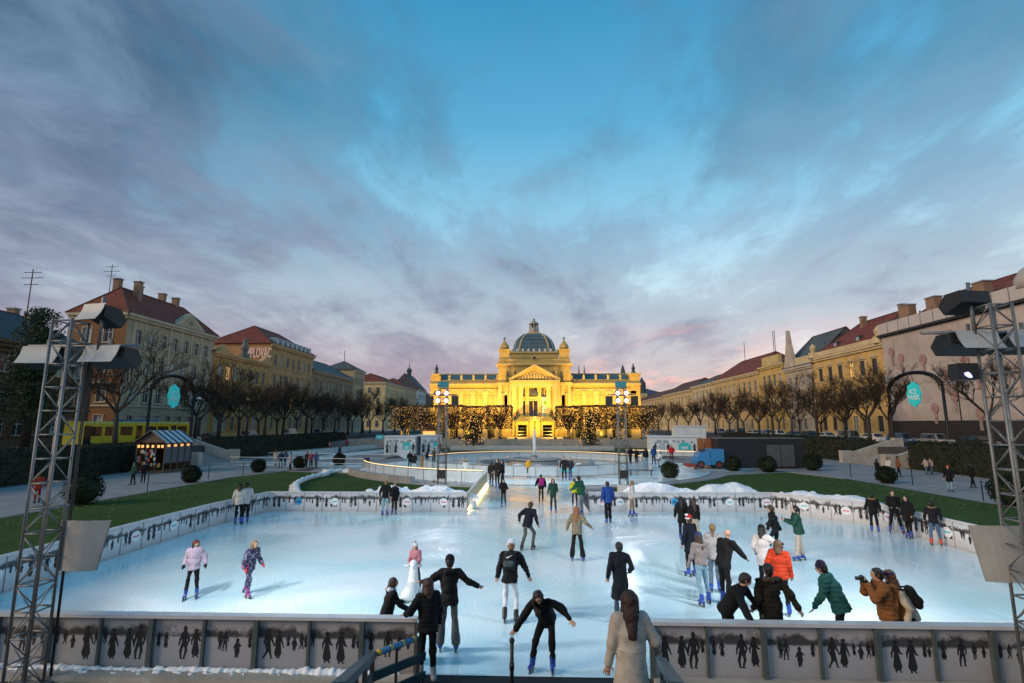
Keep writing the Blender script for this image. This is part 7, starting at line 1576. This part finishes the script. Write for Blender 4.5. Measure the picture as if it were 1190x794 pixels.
# --- lane
Pf('woman in black with brown hair skating down the lane', 585, 589, 558, face=172, top=BLK, bottom=(.02, .03, .05), hair=('long', BRN), woman=True, fur=(.12, .08, .05), lh=(.05, .22, -.28), rh=(.05, .22, -.28))
Pf('leftmost dark figure at the lane fence corner', 571, 566, 532, face=-20, top=BLK, bottom=BLK, hair=('short', DBR), h=1.75)
Pf('dark figure in black coat in the middle of the lane corner trio', 578, 567, 533, face=160, top=(.02, .015, .015), bottom=BLK, hair=('short', DBR), coat='long')
Pf('dark figure right of the lane corner trio', 584, 565, 535, face=90, top=BLK, bottom=NAVY, hair=('mid', BRN), woman=True)
Pf('child in white coat with yellow cap beyond the lane fence', 541, 557, 531, face=30, top=(.60, .58, .52), bottom=(.5, .4, .2), hair=('short', BRN), hat=('beanie', (.5, .35, .04)), h=1.5)
Pf('person in yellow jacket before the fountain fence', 614, 555, 533, face=-160, top=(.55, .30, .02), bottom=NAVY, hair=('short', BLH), h=1.55)
Pf('tall dark skater left of the pair before the fountain', 656, 559, 531, face=175, top=BLK, bottom=NAVY, hair=('short', DBR))
Pf('dark blue skater right of the pair before the fountain', 663, 558, 532, face=150, top=(.02, .025, .04), bottom=(.05, .08, .16), hair=('short', DBR))
pk_ = Pf('skater in black wearing a magenta backpack', 629, 584, 552, face=6, top=BLK, bottom=BLK, hair=('short', BRN), shoe=BLK, lh=(.2, .05, -.42), rh=(.12, .05, -.48))
backpack('magenta backpack in the upper part of the lane', pk_, (.45, .02, .22), (.3, .02, .15))
Pf('skater in dark green jacket and green trousers in the lane', 643, 596, 557, face=-176, top=(.015, .06, .045), bottom=(.015, .05, .04), hair=('mid', BRN), woman=True)
Pf('child in bright yellow jacket beside the adult in green', 668, 589, 555, face=-10, top=(.60, .58, .02), bottom=NAVY, hair=('short', DBR), h=1.45)
Pf('adult in green jacket and grey trousers helping a child', 675, 598, 553, face=40, top=(.012, .085, .045), bottom=(.28, .29, .30), hair=('short', DBR), lean=12, lh=(.12, .28, -.30), rh=(.1, .1, -.46), leg='straight', big=.08)
Pf('man in royal blue jacket and black trousers at the back of the rink', 707, 608, 560, face=14, top=(.02, .06, .26), bottom=BLK, hair=('short', BLH), leg='straight')
Pf('person in white jacket and tan trousers at the right back barrier', 735, 600, 559, face=-100, top=(.58, .56, .54), bottom=(.30, .22, .14), hair=('mid', BLD), woman=True, lean=6)
# --- right cluster
Pf('tall woman in black with long dark hair at the group edge', 794, 628, 578, face=-20, top=BLK, bottom=NAVY, hair=('long', BLH), coat='long', woman=True)
Pf('woman in black jacket and beige wide trousers with brown hair', 808, 631, 581, face=10, top=(.016, .016, .016), bottom=(.40, .32, .22), hair=('long', BRN), woman=True, leg='wide', coat='short')
Pf('person in navy coat wearing a red santa hat', 804, 670, 605, face=30, top=NAVY, bottom=BLK, hair=('short', BRN), hat=('santa', (.42, .02, .015), (.7, .7, .7)), coat='long', h=1.68)
Pf('woman in grey jacket and light jeans with long brown hair and cap', 817, 703, 625, face=12, top=(.27, .23, .22), bottom=LJEAN, hair=('long', BRN), hat=('beanie', (.03, .05, .14)), woman=True, lf=(-.02, -.16, .02), rf=(.12, .08, 0), lean=6, coat='short', h=1.66, hood=True)
Pf('woman in grey sweater with blond ponytail', 832, 688, 614, face=-10, top=(.36, .34, .34), bottom=(.10, .14, .2), hair=('pony', BLD), woman=True, h=1.70)
Pf('bald man in black jacket reaching out his hand', 845, 703, 631, face=-62, top=BLK, bottom=BLK, hair=None, lean=16, rh=(.05, .40, -.26), lh=(.08, .1, -.48), h=1.78, big=.08)
Pd('man in dark jacket leaning on the right front rail', 847, 672, 11.0, face=-130, top=(.012, .014, .018), bottom=BLK, hair=('short', DBR), lean=34, lh=(.10, .36, -.26), rh=(.12, .34, -.26), h=1.76, head=(20, 10), puffer=False)
Pf('woman in white hooded coat and black knit hat pointing right', 890, 688, 611, face=-40, top=(.60, .55, .53), bottom=NAVY, hair=('mid', BLH), hat=('beanie', BLH), coat='long', hood=True, woman=True, rh=(.22, .40, -.20), lh=(.08, .12, -.46), gloves=BLK, h=1.66)
Pf('woman in black jacket and dark jeans with tied brown hair skating left', 903, 645, 598, face=55, top=(.014, .015, .019), bottom=NAVY, hair=('pony', BRN), woman=True, lf=(-.02, .22, .0), rf=(.04, -.18, 0), lean=14, crouch=.06, shoe=(.5, .55, .6), h=1.68)
ph = Pf('person in dark green jacket and beige trousers looking at a phone', 930, 652, 596, face=72, top=(.012, .055, .04), bottom=(.44, .36, .30), hair=('pony', BLH), leg='straight', lh=(-.04, .34, -.14), rh=(.0, .32, -.16), lean=6, head=(0, -10), h=1.72)
Pf('woman in orange red jacket with brown hair and black trousers', 910, 716, 636, face=-30, top=(.52, .045, .012), bottom=BLK, hair=('mid', (.10, .05, .022)), woman=True, coat='hip', hood=True, lf=(-.05, 0, 0), rf=(.05, .08, 0), h=1.66, big=.08)
Pd('man in olive parka with fur hood standing behind the right rail', 892, 656, 10.95, face=10, top=(.030, .026, .014), bottom=BLK, hair=('short', BLH), coat='long', fur=(.06, .045, .03), lh=(.10, .1, -.48), rh=(.22, -.22, -.42), h=1.78, big=.1)
Pd('man in green hoodie with dark cap skating along the front rail', 968, 658, 11.3, face=52, top=(.014, .085, .075), bottom=BLK, hair=('short', BLH), hat=('beanie', (.02, .015, .04)), lean=24, lh=(.10, .20, -.40), rh=(.42, -.12, -.36), h=1.76, hood=True)
cm = Pd('photographer in brown jacket raising a camera behind the right rail', 1026, 673, 10.95, face=78, top=(.22, .085, .025), bottom=BLK, hair=('short', BLH), lh=(-.06, .26, .06), rh=(-.06, .26, .06), lean=10, h=1.72, gloves=BLK)
Pd('woman in brown coat with violet headband and brown hair beside the photographer', 1039, 676, 11.05, face=64, top=(.20, .075, .022), bottom=BLK, hair=('mid', (.10, .035, .015)), hat=('headband', (.025, .02, .10)), woman=True, lean=8, h=1.66, scarf=(.02, .07, .10))
bp_ = Pd('person in cream jacket bending at the front rail on the right', 1052, 690, 11.0, face=72, top=(.48, .40, .30), bottom=BLK, hair=('mid', (.10, .035, .015)), lean=24, h=1.58, gloves=BLK, hood=True)
backpack('black rucksack on the bending person in the cream jacket', bp_, (.015, .015, .017))
# --- right barrier
Pf('person in black parka with tan fur hood at the right barrier, farthest back', 1017, 619, 574, face=-30, top=BLK, bottom=NAVY, hair=('short', BLH), fur=(.22, .14, .07), coat='hip')
Pf('man in black jacket facing the ice at the right barrier', 1042, 620, 571, face=150, top=BLK, bottom=BLK, hair=('short', BRN), lf=(-.12, 0, 0), rf=(.12, 0, 0), lh=(-.06, .2, -.36), rh=(-.06, .2, -.36))
Pf('woman in long black coat with dark hair at the right barrier', 1058, 626, 577, face=110, top=BLK, bottom=BLK, hair=('long', BLH), coat='long', woman=True)
Pf('person in dark parka with fur hood, jeans and red skates', 1088, 634, 583, face=-24, top=(.02, .02, .03), bottom=JEAN, hair=('short', BLH), fur=(.20, .12, .06), shoe=(.55, .05, .03), lf=(-.05, 0, 0), rf=(.08, 0, 0))
# --- right of the fountain track
G2 = 'skaters on the fountain track'
Pf('dark skater beside the right slim truss', 733, 541, 517, face=30, top=BLK, bottom=NAVY, group=G2); Pf('skater in black with arms akimbo right of the slim truss', 740, 543, 518, face=-40, top=BLK, bottom=(.04, .03, .04), group=G2, lh=(.3, .0, -.3))
Pf('skater in black top and light jeans near the right cabin', 751, 543, 519, face=10, top=BLK, bottom=LJEAN, hair=('long', BLH), group=G2, woman=True); Pf('skater in blue jacket before the right cabin', 760, 540, 515, face=5, top=(.015, .06, .20), bottom=BLK, group=G2)
Pf('person in white jacket bending before the right cabin', 766, 543, 521, face=-70, top=(.60, .60, .62), bottom=JEAN, group=G2, lean=35, h=1.6); Pf('child in pale blue bending forward on the right track', 771, 549, 528, face=-40, top=LJEAN, bottom=NAVY, group=G2, lean=25, h=1.35)
Pf('man in red jacket standing before the right cabin', 781, 536, 515, face=170, top=(.45, .015, .02), bottom=BLK, group=G2, skate=False)
# --- left of the fountain track
Pf('dark skater in the group before the left white cabin', 476, 545, 526, face=20, top=BLK, bottom=NAVY, group=G2, h=1.7); Pf('skater in black and white in front of the left cabin', 481, 550, 524, face=-10, top=BLK, bottom=(.5, .5, .5), group=G2, h=1.75); Pf('skater in tan coat before the left cabin', 490, 549, 528, face=60, top=(.30, .18, .09), bottom=(.35, .2, .08), coat='long', group=G2, woman=True, h=1.65); Pf('skater in dark jacket right of the tan coat', 496, 544, 522, face=100, top=(.03, .03, .035), bottom=GREY, group=G2); Pf('person in olive coat beside the left cabin corner', 504, 541, 521, face=140, top=(.07, .06, .04), bottom=BLK, group=G2, coat='long')
# --- walkers on the paths
G3 = 'people walking round the square'
def Wk(label, px, py, tp, **k): k.setdefault('skate', False); k.setdefault('group', G3); k.setdefault('shoe', (.02, .02, .02)); k.setdefault('z', .03); return Pf(label, px, py, tp, **k)
Wk('walker in black on the right path', 1021, 558, 536, face=-90, top=BLK, bottom=JEAN, h=1.7); Wk('walker in white coat on the right path', 1034, 554, 532, face=-80, top=(.6, .58, .55), bottom=(.3, .3, .3), coat='long', h=1.68, woman=True, hair=('mid', BLD)); Wk('walker in rust brown jacket on the right path', 1045, 554, 531, face=-100, top=(.22, .08, .03), bottom=BLK, h=1.76, lf=(-.02, .2, 0), rf=(0, -.2, 0))
Wk('person in beige, left of the pair before the right hedge', 1077, 551, 537, face=100, top=(.36, .30, .24), bottom=JEAN, h=1.45); Wk('person in tan, right of the pair before the right hedge', 1083, 551, 537, face=100, top=(.32, .24, .2), bottom=JEAN, h=1.45)
Wk('walker in black coat with red hood and pale jeans on the right path', 1105, 571, 543, face=120, top=BLK, bottom=LJEAN, hat=('beanie', (.4, .06, .03)), h=1.72, coat='long'); Wk('dark walker in front of the right hedge', 1131, 567, 545, face=-90, top=BLK, bottom=BLK, lf=(0, .25, 0), rf=(0, -.2, 0), h=1.72)
Wk('walker in green jacket before the kiosk', 154, 563, 540, face=150, top=(.02, .07, .05), bottom=BLK, h=1.65); Wk('dark customer standing at the kiosk', 166, 561, 541, face=-150, top=BLK, bottom=BLK, h=1.6); Wk('person in red overalls behind the left truss', 42, 584, 562, face=60, top=(.4, .04, .02), bottom=(.3, .03, .02), h=1.7)
cl = [(.42, .36, .26), (.02, .04, .09), (.05, .09, .10), (.35, .32, .28), (.03, .03, .03), (.3, .08, .1), (.1, .12, .2), (.03, .03, .03), (.35, .2, .22), (.45, .04, .1), (.03, .03, .04), (.4, .4, .4), (.04, .04, .05)]
lab = ['walker in cream coat left of the path group by the pipe', 'walker in navy in the path group by the pipe', 'walker in teal jacket in the path group by the pipe', 'walker in beige at the right of the path group by the pipe', 'dark standing figure left beside the white lane fence', 'figure in wine red beside the white lane fence', 'figure in slate blue beside the white lane fence', 'far dark figure on the left ice lane',
       'far figure in pink on the left street edge', 'far figure in crimson on the left street edge', 'far dark figure on the left street edge', 'far grey figure on the left street edge', 'far dark figure under the teal sign']
for i, (px, py, tp) in enumerate(((320, 541, 519), (326, 543, 519), (331, 541, 522), (337, 546, 525), (356, 544, 528), (361, 544, 529), (367, 544, 531), (394, 533, 519), (383, 524, 513), (403, 521, 511), (416, 519, 510), (424, 518, 509), (433, 517, 508))):
    Wk(lab[i], px, py, tp, face=40 * i, top=cl[i], bottom=BLK if i != 0 else (.3, .26, .2), coat='long' if i % 3 == 0 else 'hip', hair=('short', DBR) if i % 2 else ('mid', BRN), h=1.7)
# --- things they hold
t = thing('camera_device', 'black photo camera held up by the photographer in brown', 'camera'); c = (cm['hands'][0] + cm['hands'][1]) / 2; t.matrix_world = cm['M'] @ Matrix.Translation((*c,)); MB().bbox((0, .02, .02), (.13, .07, .09)).build('camera_body', m_house, t); MB().lathe([(.035, 0), (.035, .09)], n=12).build('lens', m_house, t).matrix_local = Matrix.Translation((0, .05, .02)) @ Matrix.Rotation(R(-90), 4, 'X')
t = thing('phone', 'phone in the hand of the person in dark green', 'phone'); c = (ph['hands'][0] + ph['hands'][1]) / 2; t.matrix_world = ph['M'] @ Matrix.Translation((*c,)); MB().bbox((0, .02, .03), (.07, .012, .15)).build('case', m_house, t); MB().bbox((0, .012, .03), (.062, .003, .135)).build('screen', mat('phone_screen', (.3, .35, .4), .2), t)
# skating aid shaped like a seal
p = G(478, 694, ZI); t = thing('skating_aid', 'white seal shaped skating aid pushed by the small child', 'skating aid', (p.x, p.y, ZI), R(184))
v = Vol((-.4, -.6, 0), (.4, .6, 1.0), .014); v.cap((0, -.22, .20), (0, .26, .16), .17, .20, .05).cap((0, -.26, .25), (0, -.30, .72), .15, .10, .06).cap((0, -.30, .74), (0, -.26, .78), .105, None, .04).cap((0, -.20, .74), (0, -.14, .72), .05, .035, .03).cap((-.16, .30, .08), (-.22, .46, .06), .09, .05, .05).cap((.16, .30, .08), (.22, .46, .06), .09, .05, .05).cap((-.16, -.22, .12), (-.25, -.10, .06), .07, .05, .04).cap((.16, -.22, .12), (.25, -.10, .06), .07, .05, .04); v.cut((0, 0, .02), (0, 0, -1))
m_seal = mat('seal_plastic', (.66, .67, .66), .4, var=.08, vscale=5); v.mesh('shell', m_seal, t)
for sg in (-1, 1): MB().tube([(sg * .08, -.30, .70), (sg * .24, -.24, .74)], .02, 8).build('handle', m_seal, t, True); MB().sphere((sg * .045, -.19, .80), .014, 8, 6).build('eye', m_dark, t, True)
MB().tube([(-.26, -.24, .74), (.26, -.24, .74)], .018, 8).build('handle_bar', m_seal, t, True)

for lab_, px, py, y_, w_ in (('left of two small teal signs on the fountain fence', 655, 546, 46.6, .55), ('right of two small teal signs on the fountain fence', 663.5, 546, 46.6, .55), ('teal sign board beside the far left ice lane', 441, 508, 90, 1.2)):
    p = WY(px, py, y_); t = thing('sign', lab_, 'sign', (p.x, y_ - (.12 if w_ < 1 else 0), 0), 0, 'small teal signs'); zc_ = p.z
    MB().bbox((0, 0, zc_), (w_, .03, w_ * .62)).build('board', mat('cabin_cyan', (.05, .50, .52), .5), t); MB().bbox((0, -.02, zc_), (w_ * .6, .008, w_ * .12)).build('sign_line', m_badge, t)
    for q in (-.3, .3): MB().tube([(q * w_, .03, 0), (q * w_, .03, zc_)], .02 * (1 + w_ * .5), 6).build('post', m_steel, t)
